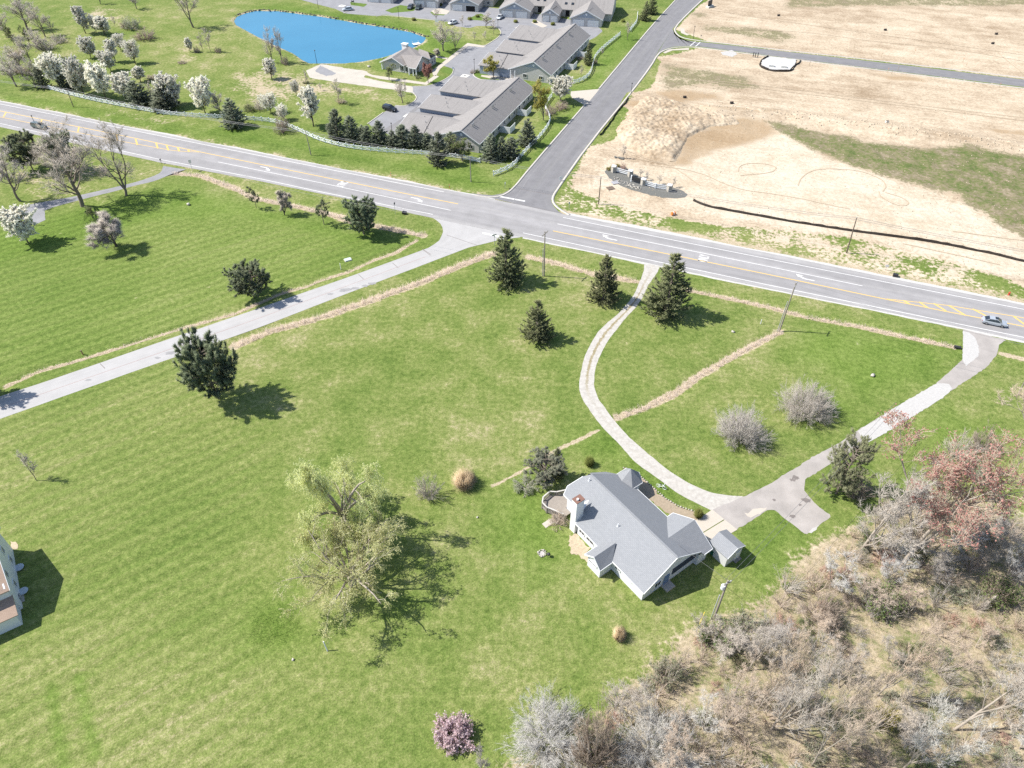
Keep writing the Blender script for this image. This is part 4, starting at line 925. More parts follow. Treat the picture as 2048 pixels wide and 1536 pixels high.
for y in (-1.0, 0.2, 1.9, 13.5): MB().box((-.9 if y < 5 else .0, y, 1.3), (.32, .32, 2.6)).build('porch_post', TRIM, c)
for x, y in ((.16, 5.4), (.16, 3.2)): window(c, (x, y, 1.4), 1.5, 1.9, pi)
window(c, (10.8, -.64, 1.5), 1.2, 1.7, -pi / 2); window(c, (12.6, -.64, 1.5), 1.2, 1.7, -pi / 2)
# row of garage villas beyond the lane
vo = P(800 + 1830 * .22, 250 * .22)
VR = [(0.0, 'rightmost grey garage villa of the far row, beside the street lawn', -12.7, 0.0, 6.0, 2), (-18.3, 'narrow garage gable between two wide villas of the far row', -6.8, 2.9, 5.1, 2), (-30.7, 'wide two garage villa left of the narrow gable, white car outside', -13.1, 5.9, 6.0, 2),
      (-54.1, 'grey villa with one dark open garage across the lane', -12.3, 10.6, 5.6, 2), (-72.6, 'villa behind two parked dark cars across the lane', -11.0, 12.7, 5.6, 2), (-94.0, 'leftmost white garage villa at the top edge of the photo', -12.0, 15.5, 5.6, 2)]
va = radians(-12); vx, vy = np.array([cos(va), sin(va)]), np.array([-sin(va), cos(va)])
for i, (ur, lab, du, wv, za, ng) in enumerate(VR):
    q = np.array(vo) + vx * ur + vy * wv; L = -du
    t = thing('garage_villa', lab, 'villa', (q[0], q[1], 0), va, 'garage villas of the far row')
    m = MB(); m.prism([(-L, 0), (0, 0), (0, 16), (-L, 16)], 0, 3.0, cap=False); gable_wall(m, (-L, 0), (0, 0), 0, 3.0, (-L / 2, 0, za - .25)); m.build('wall', SID_G, t)
    r = MB(); r.slab([(-L / 2, -.5, za), (-L / 2, 17, za), (-L - .5, 17, 2.9), (-L - .5, -.5, 2.9)], .18); r.slab([(-L / 2, -.5, za), (.5, -.5, 2.9), (.5, 17, 2.9), (-L / 2, 17, za)], .18); rv = r.build('roof', SHG_E, t)
    edges(MB(), [(-L - .5, -.55, 2.88), (-L / 2, -.55, za - .02), (.5, -.55, 2.88)], .08, .3).build('fascia', TRIM, rv)
    MB().face([(-L * .8, -.04, 3.25), (-L * .2, -.04, 3.25), (-L / 2, -.04, za - .6)]).build('gable_peak', SID_B, t)
    v = MB().lathe([(.45, 0), (.45, .08), (.3, .09)], 14).build('round_vent', TRIM, t); v.matrix_local = Matrix.Translation((-L / 2, -.08, za - 1.5)) @ Matrix.Rotation(pi / 2, 4, 'X')
    for k, gx_ in enumerate((-L * .74, -L * .27)):
        garage_door(t, (gx_, -.03, 1.15), L * .33, 2.2, -pi / 2, open_=(i == 3 and k == 1))
    for k in range(4): MB().box((-L / 2 + 1.0 + .2 * k, 1.6 + k * 1.7, za - .55 - .1 * k), (.32, .32, .4)).build('ridge_vent', M_IRON, rv)
    if i in (0, 1, 2):
        m = MB(); x1 = 3.2 if i == 0 else (5.7 if i == 1 else 5.5); xs = -L
        m.prism([(0.02, 9.0), (x1 - .3, 9.0), (x1 - .3, 28), (.02, 28)], 0, 3.2, cap=False)
        if i == 0: gable_wall(m, (x1 - .3, 9.0), (x1 - .3, 29), 0, 3.2, (x1 - .3, 19, 7.2)); MB().box((x1 - .26, 19, 4.2), (.06, 15, .25)).build('trim_board', TRIM, t)
        m.build('wall', SID_G, t)
        m = MB(); m.slab([(-L, 8.3, 2.9), (x1, 8.3, 2.9), (x1, 19, 7.6), (-L, 19, 7.6)], .2); m.slab([(-L, 30, 2.9), (-L, 19.02, 7.6), (x1, 19.02, 7.6), (x1, 30, 2.9)], .2); rb = m.build('roof', SHG_E, t)
        if i: 
            for dx in (1.4, 4.2):
                s_ = MB(); s_.beam((dx, 11.0, 4.2), (dx, 12.1, 4.68), 1.0, .16); s_.build('skylight', GLASS, rb)
            MB().box((2.6, 8.95, 1.3), (1.6, .1, 2.2)).build('porch_opening', DARK, t)
    else:
        m = MB(); m.prism([(.02, 9.0), (4.5, 9.0), (4.5, 24), (.02, 24)], 0, 3.2, cap=False); m.build('wall', SID_G, t)
        m = MB(); m.slab([(-L, 8.3, 2.9), (5, 8.3, 2.9), (5, 17, 6.4), (-L, 17, 6.4)], .2); m.slab([(-L, 26, 2.9), (-L, 17.02, 6.4), (5, 17.02, 6.4), (5, 26, 2.9)], .2); m.build('roof', SHG_E, t)
        window(t, (2.4, 8.97, 1.5), 1.2, 1.3, -pi / 2)
# ------------------------------------------------------------------ plants: everything grown in batches
def unit(a): return a / (np.linalg.norm(a, axis=-1, keepdims=True) + 1e-9)
def spawn(r, PP, R, n, t0, t1, a0, a1, l0, l1, K, trop=.15, wob=.18, rr=.6, taper=.35, taperlen=.45, absl=False, flat_=0.0):
    N, Kp, _ = PP.shape; idx = np.repeat(np.arange(N), n); M = len(idx)
    t = r.uniform(t0, t1, M); s = t * (Kp - 1); i = np.minimum(s.astype(int), Kp - 2); f = (s - i)[:, None]
    base = PP[idx, i] * (1 - f) + PP[idx, i + 1] * f; rad = R[idx, i] * (1 - f[:, 0]) + R[idx, i + 1] * f[:, 0]
    tg = unit(PP[idx, i + 1] - PP[idx, i]); v = r.normal(size=(M, 3)); v[:, 2] *= 1 - flat_
    v = unit(v - (v * tg).sum(1, keepdims=True) * tg); a = r.uniform(a0, a1, M)[:, None]
    d = np.cos(a) * tg + np.sin(a) * v
    pl = np.linalg.norm(np.diff(PP, axis=1), axis=2).sum(1)[idx]
    L = r.uniform(l0, l1, M) * (1 if absl else pl) * (1 - taperlen * t)
    pts = np.empty((M, K, 3)); pts[:, 0] = base
    for k in range(1, K):
        d = unit(d + wob * r.normal(size=(M, 3)) + np.array([0, 0, trop]))
        pts[:, k] = pts[:, k - 1] + d * (L / (K - 1))[:, None]
    r0 = rad * rr; rd = r0[:, None] * np.linspace(1, taper, K)[None]
    return pts, rd
class Geo:
    def __init__(s): s.V = []; s.Q = []; s.T = []; s.qm = []; s.tm = []; s.n = 0
    def add(s, V, Q=None, T=None, m=0):
        V = V.reshape(-1, 3)
        if Q is not None: s.Q.append(Q + s.n); s.qm.append(np.full(len(Q), m))
        if T is not None: s.T.append(T + s.n); s.tm.append(np.full(len(T), m))
        s.V.append(V); s.n += len(V); return s
    def tubes(s, PP, R, S=3, m=0):
        N, K, _ = PP.shape
        tg = np.empty_like(PP); tg[:, 1:-1] = PP[:, 2:] - PP[:, :-2]; tg[:, 0] = PP[:, 1] - PP[:, 0]; tg[:, -1] = PP[:, -1] - PP[:, -2]; tg = unit(tg)
        ref = np.where(np.abs(tg[:, :1, 2:3]) > .8, np.array([1., 0, 0]), np.array([0, 0, 1.]))
        x = unit(np.cross(tg, ref)); y = np.cross(tg, x)
        a = np.arange(S) * 2 * pi / S
        V = PP[:, :, None] + R[:, :, None, None] * (x[:, :, None] * np.cos(a)[None, None, :, None] + y[:, :, None] * np.sin(a)[None, None, :, None])
        b = (np.arange(N) * K * S)[:, None, None] + (np.arange(K - 1) * S)[None, :, None]; k = np.arange(S)[None, None]
        q = np.stack([b + k, b + (k + 1) % S, b + S + (k + 1) % S, b + S + k], -1).reshape(-1, 4)
        return s.add(V, q, None, m)
    def spikes(s, B, D, r, m=0):
        """three-sided needles: base point, length vector, radius"""
        n = len(B); d = unit(D); ref = np.where(np.abs(d[:, 2:3]) > .8, np.array([1., 0, 0]), np.array([0, 0, 1.]))
        x = unit(np.cross(d, ref)); y = np.cross(d, x); r = (np.ones(n) * r)[:, None]
        V = np.stack([B + r * x, B + r * (-.5 * x + .87 * y), B + r * (-.5 * x - .87 * y), B + D], 1)
        i = (np.arange(n) * 4)[:, None]
        T = np.concatenate([i + np.array([0, 1, 3]), i + np.array([1, 2, 3]), i + np.array([2, 0, 3])])
        return s.add(V, None, T, m)
    def flecks(s, r, Cn, size, m=0, up=0.0):
        n = len(Cn); u = unit(r.normal(size=(n, 3))); v = r.normal(size=(n, 3)); v[:, 2] += up
        v = unit(v - (v * u).sum(1, keepdims=True) * u); z = (size * r.uniform(.6, 1.25, n))[:, None]
        V = np.stack([Cn - u * z, Cn - v * z * .7, Cn + u * z, Cn + v * z * .7], 1)
        return s.add(V, np.arange(n * 4).reshape(-1, 4), None, m)
    def mesh(s, name, *mats):
        return mesh_np(name, np.concatenate(s.V), np.concatenate(s.Q) if s.Q else None, np.concatenate(s.T) if s.T else None, mats, np.concatenate(s.qm) if s.Q else None, np.concatenate(s.tm) if s.T else None)
def pick(r, PP, n, t0=0, t1=1):
    N, K, _ = PP.shape; idx = r.integers(0, N, n); s_ = r.uniform(t0, t1, n) * (K - 1); i = np.minimum(s_.astype(int), K - 2); f = (s_ - i)[:, None]
    return PP[idx, i] * (1 - f) + PP[idx, i + 1] * f, unit(PP[idx, i + 1] - PP[idx, i])
def trunk_line(r, h, K=8, wob=.03, lean=.0, r0=.02, top=.35):
    p = np.zeros((1, K, 3)); p[0, :, 2] = np.linspace(-.15, h, K); w = np.cumsum(r.normal(0, wob * h / K * 2, (K, 2)), 0); w[0] = 0
    p[0, :, :2] = w + np.outer(np.linspace(0, 1, K) ** 1.3 * lean, [1, 0]); return p, (r0 * np.linspace(1, top, K))[None]

BARK = plain('bark', (.20, .168, .138), .9, .1, var=.3, scale=2.5)
BARK_P = plain('pale_bark', (.36, .315, .265), .9, .1, var=.3, scale=1.5)
BARK_D = plain('dark_bark', (.095, .08, .068), .9, .1, var=.3, scale=2.5)
def twigmat(name, col):
    t = NT(name); oi = t.n('ShaderNodeObjectInfo').outputs['Random']; o = t.objco()
    c = t.mix(t.noise(o, .7, 3), tuple(x * .78 for x in col), tuple(x * 1.2 for x in col))
    c = t.mix(t.math('MULTIPLY', oi, .45), c, (col[0] * .85, col[1] * .9, col[2] * 1.0))
    return t.done(c, .9, .1)
TW_G = twigmat('grey_twigs', (.46, .41, .35)); TW_P = twigmat('pinkish_twigs', (.53, .43, .335)); TW_B = twigmat('brown_twigs', (.34, .275, .22)); TW_R = twigmat('red_buds', (.56, .235, .20)); TW_W = twigmat('silver_twigs', (.54, .515, .47)); TW_D = twigmat('dun_twigs', (.45, .41, .36)); TW_Y = twigmat('willow_twigs', (.74, .70, .48))
LF_S = leafy('spruce_needles', (.10, .125, .068), (.26, .285, .145), 1.2, .4); LF_ST = leafy('spruce_tips', (.16, .185, .09), (.34, .35, .18), 1.6, .25)
LF_B = leafy('blue_fir_needles', (.12, .15, .11), (.30, .33, .23), 1.2, .4); LF_BT = leafy('blue_fir_tips', (.16, .19, .135), (.34, .365, .26), 1.6, .25)
LF_P = leafy('pine_needles', (.15, .19, .125), (.38, .43, .27), 1.0, .5)
LF_PB = leafy('pine_needles_pale', (.15, .165, .085), (.33, .345, .19), 1.0, .25)
LF_W = leafy('willow_leaves', (.50, .51, .24), (.74, .73, .40), 1.0, .5); LF_Y = leafy('yellow_buds', (.30, .28, .05), (.52, .48, .10), 1.0, .35); LF_N = leafy('spring_leaves', (.11, .16, .045), (.24, .28, .10), 1.0, .3)
LF_WB = leafy('white_blossom', (.76, .73, .62), (.92, .90, .82), 1.5, .5, .01); LF_PK = leafy('pink_blossom', (.70, .46, .51), (.88, .74, .76), 1.5, .45, .02); LF_RD = leafy('red_leaves', (.22, .08, .07), (.36, .17, .14), 1.2, .3)
LF_RB = leafy('red_maple_buds', (.38, .17, .15), (.55, .29, .25), 1.2, .4); LF_ST2 = leafy('straw_grass', (.44, .32, .19), (.72, .58, .40), 2.0, .2, .02)

PROTO = {}
def proto(kind, h, w, *parts): PROTO.setdefault(kind, []).append((h, w, parts))
def bare(seed, kind, h, spread, trunk=.55, nb=13, tw=TW_G, bk=BARK, fork=1, n3=7, n4=7, lean=0, buds=None, angle=(.45, 1.0), trop=.16, rt=.021):
    r = np.random.default_rng(seed); a = Geo(); b = Geo(); stems = []
    p, R = trunk_line(r, h * trunk, 8, .04, lean * h, rt * h * .8)
    a.tubes(p, R, 7)
    if fork > 1:
        p2, R2 = spawn(r, p, R, fork, .12, .4, .25, .6, .8, 1.1, 8, .10, .10, .75, .4, 0); a.tubes(p2, R2, 6); p, R = np.concatenate([p, p2]), np.concatenate([R, R2])
    q, S = spawn(r, p, R, max(3, nb // len(p)), .28, 1, *angle, spread * .75, spread * 1.2, 7, trop, .16, .62, .3, .25); a.tubes(q, S, 5)
    top, St = spawn(r, p, R, 2, .93, 1, .1, .45, spread * .8, spread * 1.1, 7, trop, .14, .9, .3, 0); a.tubes(top, St, 5)
    q = np.concatenate([q, top]); S = np.concatenate([S, St])
    q2, S2 = spawn(r, q, S, 7, .25, 1, .35, .9, .35, .6, 5, trop * .9, .18, .6, .4); b.tubes(q2, np.maximum(S2, .014), 3)
    q3, S3 = spawn(r, q2, S2, n3, .2, 1, .35, .9, .4, .75, 4, .10, .2, .6, .5); b.tubes(q3, np.maximum(S3, .010), 3)
    o, t = pick(r, q3, len(q3) * n4, .15, 1); d = unit(t + r.normal(0, .55, t.shape) + [0, 0, .15]); L = r.uniform(.25, .75, len(o))[:, None] * (h / 12) ** .5
    b.spikes(o, d * L, .012)
    mats = [tw]
    if buds is not None:
        k = len(o); b.flecks(r, o[:k] + d[:k] * L[:k] * r.uniform(.3, 1, (k, 1)), .10 if buds is not LF_RB else .075, 1); mats = [tw, buds]
    V = np.concatenate(b.V); w = 2 * np.percentile(np.hypot(V[:, 0], V[:, 1]), 95); hh = np.percentile(V[:, 2], 99.5)
    proto(kind, hh, w, ('trunk', a.mesh('trunk', bk)), ('crown', b.mesh('crown', *mats)))
for s in range(4): bare(20 + s, 'bare', 11, .62, .55, fork=1 + s % 2, n3=6, n4=6)
for s in range(5): bare(30 + s, 'bare_wood', 11, .66, .5, fork=2 + s % 2, tw=(TW_P, TW_G, TW_W)[s % 3], bk=BARK_P, rt=.013, lean=.06 * s, n3=5, n4=5, trop=.2)
for s in range(2): bare(40 + s, 'sapling', 6, .55, .6, nb=8, n3=4, n4=4, rt=.014)
bare(45, 'redbud', 12, .85, .5, fork=3, tw=TW_P, bk=BARK_P, buds=LF_RB, lean=.14, n3=7, n4=8, trop=.1)
bare(46, 'budding', 9, .6, .5, fork=2, tw=TW_B, buds=LF_N, n3=6, n4=6); bare(47, 'yellowbud', 8, .5, .45, fork=2, tw=TW_B, buds=LF_Y, n3=7, n4=8); bare(48, 'redleaf', 6, .6, .45, fork=2, tw=TW_B, buds=LF_RD, n3=6, n4=7)
bare(49, 'crab', 7, .62, .32, nb=16, fork=3, tw=TW_G, bk=BARK_D, n3=8, n4=8, angle=(.6, 1.2), trop=.1)
def spruce(seed, kind, h, w, m0, m1, dens=1.0, droop=.25, power=.85, low=.03):
    r = np.random.default_rng(seed); a = Geo(); b = Geo()
    p, R = trunk_line(r, h * .98, 8, .008, 0, .016 * h, .1); a.tubes(p, R, 7)
    nl = int(25 * dens); Z = []; L = []; A = []
    for i in range(nl):
        z = h * (low + (.965 - low) * i / (nl - 1)); k = int(10 - 5 * i / nl)
        for j in range(k):
            f = 1 - z / h
            L.append((w / 2) * (f ** power + .03) * r.uniform(.72, 1.12) * (.9 if z < .1 * h else 1)); Z.append(z + r.normal(0, .12)); A.append(r.uniform(0, 2 * pi))
    Z, L, A = map(np.array, (Z, L, A)); M = len(Z); K = 5; t = np.linspace(0, 1, K)
    up = (Z / h) ** 1.5 * .55
    PPx = np.stack([np.cos(A)[:, None] * L[:, None] * t, np.sin(A)[:, None] * L[:, None] * t, Z[:, None] + L[:, None] * (-droop * np.sin(t * pi * .72) * 1.1 + .34 * t ** 2.2 + up[:, None] * t)], -1)
    a.tubes(PPx, np.linspace(.035, .012, K)[None] * np.ones((M, 1)), 3)
    q, S = spawn(r, PPx, np.full((M, K), .1), 15, .12, 1.0, .35, .8, .15, .32, 3, .10, .12, 1, 1, .35, flat_=.45)
    S = np.stack([np.full(len(q), .055), np.full(len(q), .10), np.full(len(q), .02)], 1) * r.uniform(.8, 1.3, (len(q), 1)); b.tubes(q, S, 3, 0)
    o, d = pick(r, q, len(q) * 2, .2, 1); D = unit(d + r.normal(0, .4, d.shape) + [0, 0, .12]) * r.uniform(.18, .42, len(o))[:, None]; b.spikes(o, D, .05, 0)
    tp = PPx[:, -1]; o = np.repeat(tp, 5, 0) + r.normal(0, .10, (M * 5, 3)); dd = np.repeat(unit(PPx[:, -1] - PPx[:, -2]), 5, 0)
    b.spikes(o, unit(dd + r.normal(0, .35, dd.shape) + [0, 0, .35]) * r.uniform(.3, .65, len(o))[:, None], .055, 1)
    o, d = pick(r, q, len(q) // 2, .7, 1); b.spikes(o, unit(d + [0, 0, .4]) * .32, .05, 1)
    proto(kind, h, w, ('trunk', a.mesh('trunk', BARK)), ('crown', b.mesh('crown', m0, m1)))
for s in range(3): spruce(60 + s, 'spruce', 13, 7.2, LF_S, LF_ST, 1.0, .28 - .06 * s)
for s in range(3): spruce(65 + s, 'fir', 8, 4.6, LF_B, LF_BT, .72, .15, power=.7)
def pine(seed, kind, h, w, m0, crown0=.18, n=46, tufts=11, bk=BARK, roundness=.5, tsize=.34, open_=0.0):
    r = np.random.default_rng(seed); a = Geo(); b = Geo()
    p, R = trunk_line(r, h * .9, 8, .02, 0, .02 * h, .2); a.tubes(p, R, 7)
    z = r.uniform(crown0, .97, n); A = r.uniform(0, 2 * pi, n)
    prof = np.sqrt(np.clip(1 - ((z - (crown0 + .36)) / (.64 if roundness > .4 else .8)) ** 2, .05, 1)); L = w / 2 * prof * r.uniform(.6, 1.1, n)
    K = 5; t = np.linspace(0, 1, K); P0 = np.stack([np.cos(A)[:, None] * L[:, None] * t, np.sin(A)[:, None] * L[:, None] * t, (z * h)[:, None] * .9 + L[:, None] * (.25 * t + .25 * t ** 2)], -1)
    a.tubes(P0, np.linspace(.06, .02, K)[None] * np.ones((n, 1)) * h / 9, 4)
    q, S = spawn(r, P0, np.full((n, K), .03), 8, .3, 1, .4, 1.0, .25, .5, 4, .2, .18, 1, .5, .3); a.tubes(q, S * .7, 3)
    o, d = pick(r, q, len(q) * tufts // 2, .35, 1); o2 = np.repeat(o, 9, 0) + r.normal(0, .05, (len(o) * 9, 3)); d2 = np.repeat(d, 9, 0)
    b.spikes(o2, unit(d2 * .8 + r.normal(0, .75, d2.shape) + [0, 0, .35]) * r.uniform(.6, 1.25, (len(o2), 1)) * tsize, .03 * tsize / .34, 0)
    Vv = np.concatenate(b.V); proto(kind, np.percentile(Vv[:, 2], 99.3), 2 * np.percentile(np.hypot(Vv[:, 0], Vv[:, 1]), 97), ('trunk', a.mesh('trunk', bk)), ('crown', b.mesh('crown', m0)))
pine(70, 'pine', 8.5, 8, LF_P, .08, 84, 15, tsize=.5); pine(71, 'pine', 8.5, 8, LF_P, .14, 76, 14, tsize=.48); pine(72, 'open_pine', 8, 7, LF_PB, .12, 40, 8, tsize=.32); pine(73, 'thin_pine', 6, 4.5, LF_P, .3, 26, 7, tsize=.28)
pine(74, 'juniper', 7, 4.6, leafy('juniper_needles', (.15, .16, .09), (.36, .37, .22), 1.0, .25), .03, 60, 9, roundness=.2, tsize=.27); pine(75, 'garden_fir', 7, 4.5, leafy('greygreen_needles', (.11, .125, .085), (.30, .30, .22), 1.0, .15), .05, 50, 11, roundness=.2, tsize=.28)
def blossom(seed, kind, h, w, mat, z0=.12, nf=7000, size=.11, slim=1.0):
    r = np.random.default_rng(seed); a = Geo(); b = Geo()
    p, R = trunk_line(r, h * .88, 9, .02, 0, .018 * h, .15); a.tubes(p, R, 6)
    n = 64; tz = r.uniform(z0, .98, n); A = r.uniform(0, 2 * pi, n); L = w / 2 * np.sin(pi * np.clip(tz * .82 + .14, 0, 1)) ** .6 * r.uniform(.7, 1.1, n); K = 6; t = np.linspace(0, 1, K)
    q = np.stack([np.cos(A)[:, None] * L[:, None] * t ** .9, np.sin(A)[:, None] * L[:, None] * t ** .9, (tz * h * .86)[:, None] + L[:, None] * (.55 * t + .5 * t ** 2)], -1) + r.normal(0, .05, (n, K, 3)); q[:, 0, :2] = 0
    S = np.linspace(.05, .018, K)[None] * np.ones((n, 1)); a.tubes(q, S, 4)
    q2, S2 = spawn(r, q, S, 6, .25, 1, .35, .9, .3, .55, 5, .12, .15, .6, .4, .3)
    g = q2[:, :, :2] * 1.0; sc = 1.0; 
    for X in (q2,): X[..., :2] *= sc
    b.tubes(q2, np.maximum(S2, .012), 3, 0)
    q3, S3 = spawn(r, q2, S2, 5, .2, 1, .4, 1.0, .4, .8, 3, .1, .2, .7, .6, .3); b.tubes(q3, np.maximum(S3, .01), 3, 0)
    o, d = pick(r, q3, nf, 0, 1); o2, d2 = pick(r, q2, nf // 3, .3, 1); o = np.concatenate([o, o2])
    b.flecks(r, o + r.normal(0, .07, o.shape), size, 1)
    V = np.concatenate(b.V); proto(kind, np.percentile(V[:, 2], 99), 2 * np.percentile(np.hypot(V[:, 0], V[:, 1]), 96), ('trunk', a.mesh('trunk', BARK_D)), ('crown', b.mesh('crown', TW_G, mat)))
for s in range(3): blossom(80 + s, 'pear', 9, 5.6, LF_WB, nf=22000, size=.18)
for s in range(2): blossom(84 + s, 'slim_pear', 9, 3.6, LF_WB, nf=13000, size=.18, slim=.5)
blossom(88, 'thin_pear', 7, 4.5, LF_WB, nf=5000, size=.12)
def willow(seed, kind, h, w, nl=11, lean=0.0):
    r = np.random.default_rng(seed); a = Geo(); b = Geo()
    p, R = trunk_line(r, h * .22, 5, .05, 0, .055 * h, .8); a.tubes(p, R, 9)
    A = np.linspace(0, 2 * pi, nl, endpoint=False) + r.normal(0, .2, nl); K = 8; q = np.zeros((nl, K, 3)); q[:, 0] = p[0, -1]
    d = unit(np.stack([np.cos(A), np.sin(A), r.uniform(.45, 1.6, nl)], -1)); L = r.uniform(.42, .62, nl) * w
    for k in range(1, K): d = unit(d + r.normal(0, .14, d.shape) + [0, 0, .02 - .03 * k]); q[:, k] = q[:, k - 1] + d * (L / (K - 1))[:, None]
    S = np.linspace(.024 * h, .004 * h, K)[None] * r.uniform(.7, 1.1, (nl, 1)); a.tubes(q, S, 6)
    q1, S1 = spawn(r, q, S, 7, .25, 1, .4, 1.0, .3, .55, 6, .10, .16, .6, .35, .35); a.tubes(q1, S1, 4)
    q2, S2 = spawn(r, q1, S1, 6, .15, 1, .4, 1.1, .3, .6, 5, .02, .2, .6, .5, .3); b.tubes(q2, np.maximum(S2 * .7, .012), 3, 0)
    q3, S3 = spawn(r, q2, S2, 7, .2, 1, .4, 1.3, .5, 1.5, 6, -.42, .16, .5, .5, .2, True); b.tubes(q3, np.full(S3.shape, .009), 3, 1)
    o, t = pick(r, q3, len(q3) * 8, .1, 1); b.flecks(r, o + r.normal(0, .06, o.shape), .075, 1)
    V = np.concatenate(b.V); proto(kind, np.percentile(V[:, 2], 99.5), 2 * np.percentile(np.hypot(V[:, 0], V[:, 1]), 96), ('trunk', a.mesh('trunk', BARK_P)), ('crown', b.mesh('crown', TW_Y, LF_W)))
willow(90, 'willow_a', 9, 10, 9); willow(91, 'willow_b', 10, 15, 14)
def shrub(seed, kind, h, w, tw, ns=46, n2=7, n3=6, leaf=None, low=.5, bk=None, thin=1.0, fs=.075):
    r = np.random.default_rng(seed); b = Geo(); A = r.uniform(0, 2 * pi, ns); el = np.arcsin(r.uniform(min(low * .2, .9), 1.0, ns)); K = 6
    q = np.zeros((ns, K, 3)); q[:, 0] = np.stack([np.cos(A) * r.uniform(0, .12, ns) * w, np.sin(A) * r.uniform(0, .12, ns) * w, np.full(ns, -.05)], -1)
    d = np.stack([np.cos(A) * np.cos(el), np.sin(A) * np.cos(el), np.sin(el)], -1); L = r.uniform(.65, 1.0, ns) * np.hypot(np.cos(el) * w / 2, np.sin(el) * h)
    for k in range(1, K): d = unit(d + r.normal(0, .12, d.shape) + [0, 0, .05]); q[:, k] = q[:, k - 1] + d * (L / (K - 1))[:, None]
    S = np.linspace(.042, .014, K)[None] * np.ones((ns, 1)) * (h / 4) ** .5 * thin; b.tubes(q, S, 3, 0)
    q2, S2 = spawn(r, q, S, n2, .3, 1, .3, .8, .25, .5, 4, .12, .16, .6, .5, .3); b.tubes(q2, np.maximum(S2, .009), 3, 0)
    o, t = pick(r, q2, len(q2) * n3, .1, 1); dd = unit(t + r.normal(0, .5, t.shape) + [0, 0, .15]) * r.uniform(.25, .7, len(o))[:, None] * (h / 4) ** .5; b.spikes(o, dd, .0095, 0)
    mats = [tw]
    if leaf is not None: b.flecks(r, o + dd * r.uniform(.2, 1, (len(o), 1)), fs, 1); mats.append(leaf)
    proto(kind, h, w, (kind, b.mesh(kind, *mats)))
for s in range(2): shrub(100 + s, 'round_shrub', 3.6, 6.8, TW_D, 150, 9, 8, low=.1, thin=.62)
shrub(103, 'pink_bush', 2.4, 4.4, TW_B, 80, 9, 9, LF_PK, low=.1, fs=.105)
for s in range(3): shrub(104 + s, 'grey_shrub', 3.4, 4.4, (TW_G, TW_P, TW_G)[s], 46, 7, 7)
shrub(110, 'brown_shrub', 2.6, 3.6, TW_B, 46, 7, 7); shrub(111, 'green_shrub', 2.6, 3.6, TW_B, 40, 7, 7, leafy('new_leaves', (.105, .175, .045), (.25, .34, .12), 1.0, .4)); shrub(112, 'sage_shrub', 2.8, 3.8, TW_G, 40, 7, 7, leafy('sage_leaves', (.20, .24, .13), (.36, .40, .24), 1.0, .4)); shrub(113, 'silver_bush', 4.4, 7.8, TW_W, 150, 9, 8, low=.1, thin=.65); shrub(114, 'yellow_shrub', 1.6, 2.6, TW_B, 40, 6, 6, LF_Y); shrub(115, 'red_shrub', 2.2, 2.6, twigmat('russet_twigs', (.46, .30, .235)), 34, 6, 6)
for s in range(4): shrub(130 + s, 'upright_brush', 4.6, 3.4, (TW_P, TW_G, TW_D, TW_P)[s], 24, 5, 5, low=3.4, thin=1.15)
def clump(seed, kind, h, w, mat, n=1500):
    r = np.random.default_rng(seed); b = Geo(); A = r.uniform(0, 2 * pi, n); q = np.sqrt(r.uniform(0, 1, n)) * .28 * w
    B = np.stack([np.cos(A) * q, np.sin(A) * q, np.zeros(n)], -1); ou = r.uniform(.05, 1, n) ** .7
    D = np.stack([np.cos(A) * ou * w * .45, np.sin(A) * ou * w * .45, h * np.sqrt(np.clip(1 - ou ** 2 * .85, .05, 1)) * r.uniform(.55, 1.25, n)], -1) + r.normal(0, .12, (n, 3)) * w / 3 + np.array([.12, -.05, 0]) * h; b.spikes(B, D, .024)
    proto(kind, h, w, (kind, b.mesh(kind, mat)))
clump(120, 'grass_clump', 1.5, 2.9, LF_ST2); clump(121, 'topiary', 1.2, 1.3, leafy('box_leaves', (.07, .09, .02), (.17, .18, .05), 3, .1), 1400)

TN = {'bare': ('bare_tree', 'tree'), 'bare_wood': ('bare_tree', 'tree'), 'sapling': ('young_tree', 'tree'), 'redbud': ('red_budding_tree', 'tree'), 'budding': ('budding_tree', 'tree'), 'yellowbud': ('yellow_budding_tree', 'tree'), 'redleaf': ('red_leaved_tree', 'tree'), 'crab': ('crab_apple_tree', 'tree'), 'spruce': ('spruce_tree', 'tree'), 'fir': ('fir_tree', 'tree'),
      'pine': ('pine_tree', 'tree'), 'open_pine': ('pine_tree', 'tree'), 'thin_pine': ('pine_tree', 'tree'), 'juniper': ('juniper_tree', 'tree'), 'garden_fir': ('garden_fir', 'tree'), 'pear': ('blossoming_pear_tree', 'tree'), 'slim_pear': ('blossoming_pear_tree', 'tree'), 'thin_pear': ('blossoming_pear_tree', 'tree'), 'pink_bush': ('pink_blossom_bush', 'bush'), 'willow_a': ('willow_tree', 'tree'), 'willow_b': ('willow_tree', 'tree'),
      'grass_clump': ('ornamental_grass', 'plant'), 'topiary': ('clipped_bush', 'bush')}
_cnt = {}
def plant(kind, x, y, hgt, wid, label, group=None, rz=None, v=None):
    """one plant of its own: its prototype's meshes, its own size, turn and place (metres)"""
    k = _cnt.get(kind, 0); _cnt[kind] = k + 1; pr = PROTO[kind]; h, w, parts = pr[(k if v is None else v) % len(pr)]
    nm, cat = TN.get(kind, (kind, 'shrub')); rz = RNG.uniform(0, 2 * pi) if rz is None else rz; s = (wid / w, wid / w, hgt / h)
    if len(parts) == 1:
        return tag(obj(nm, parts[0][1], None, (x, y, 0), rz, s), label, cat, group)
    t = thing(nm, label, cat, (x, y, 0), rz, group, s)
    for pn, me in parts: obj(pn, me, t)
    return t
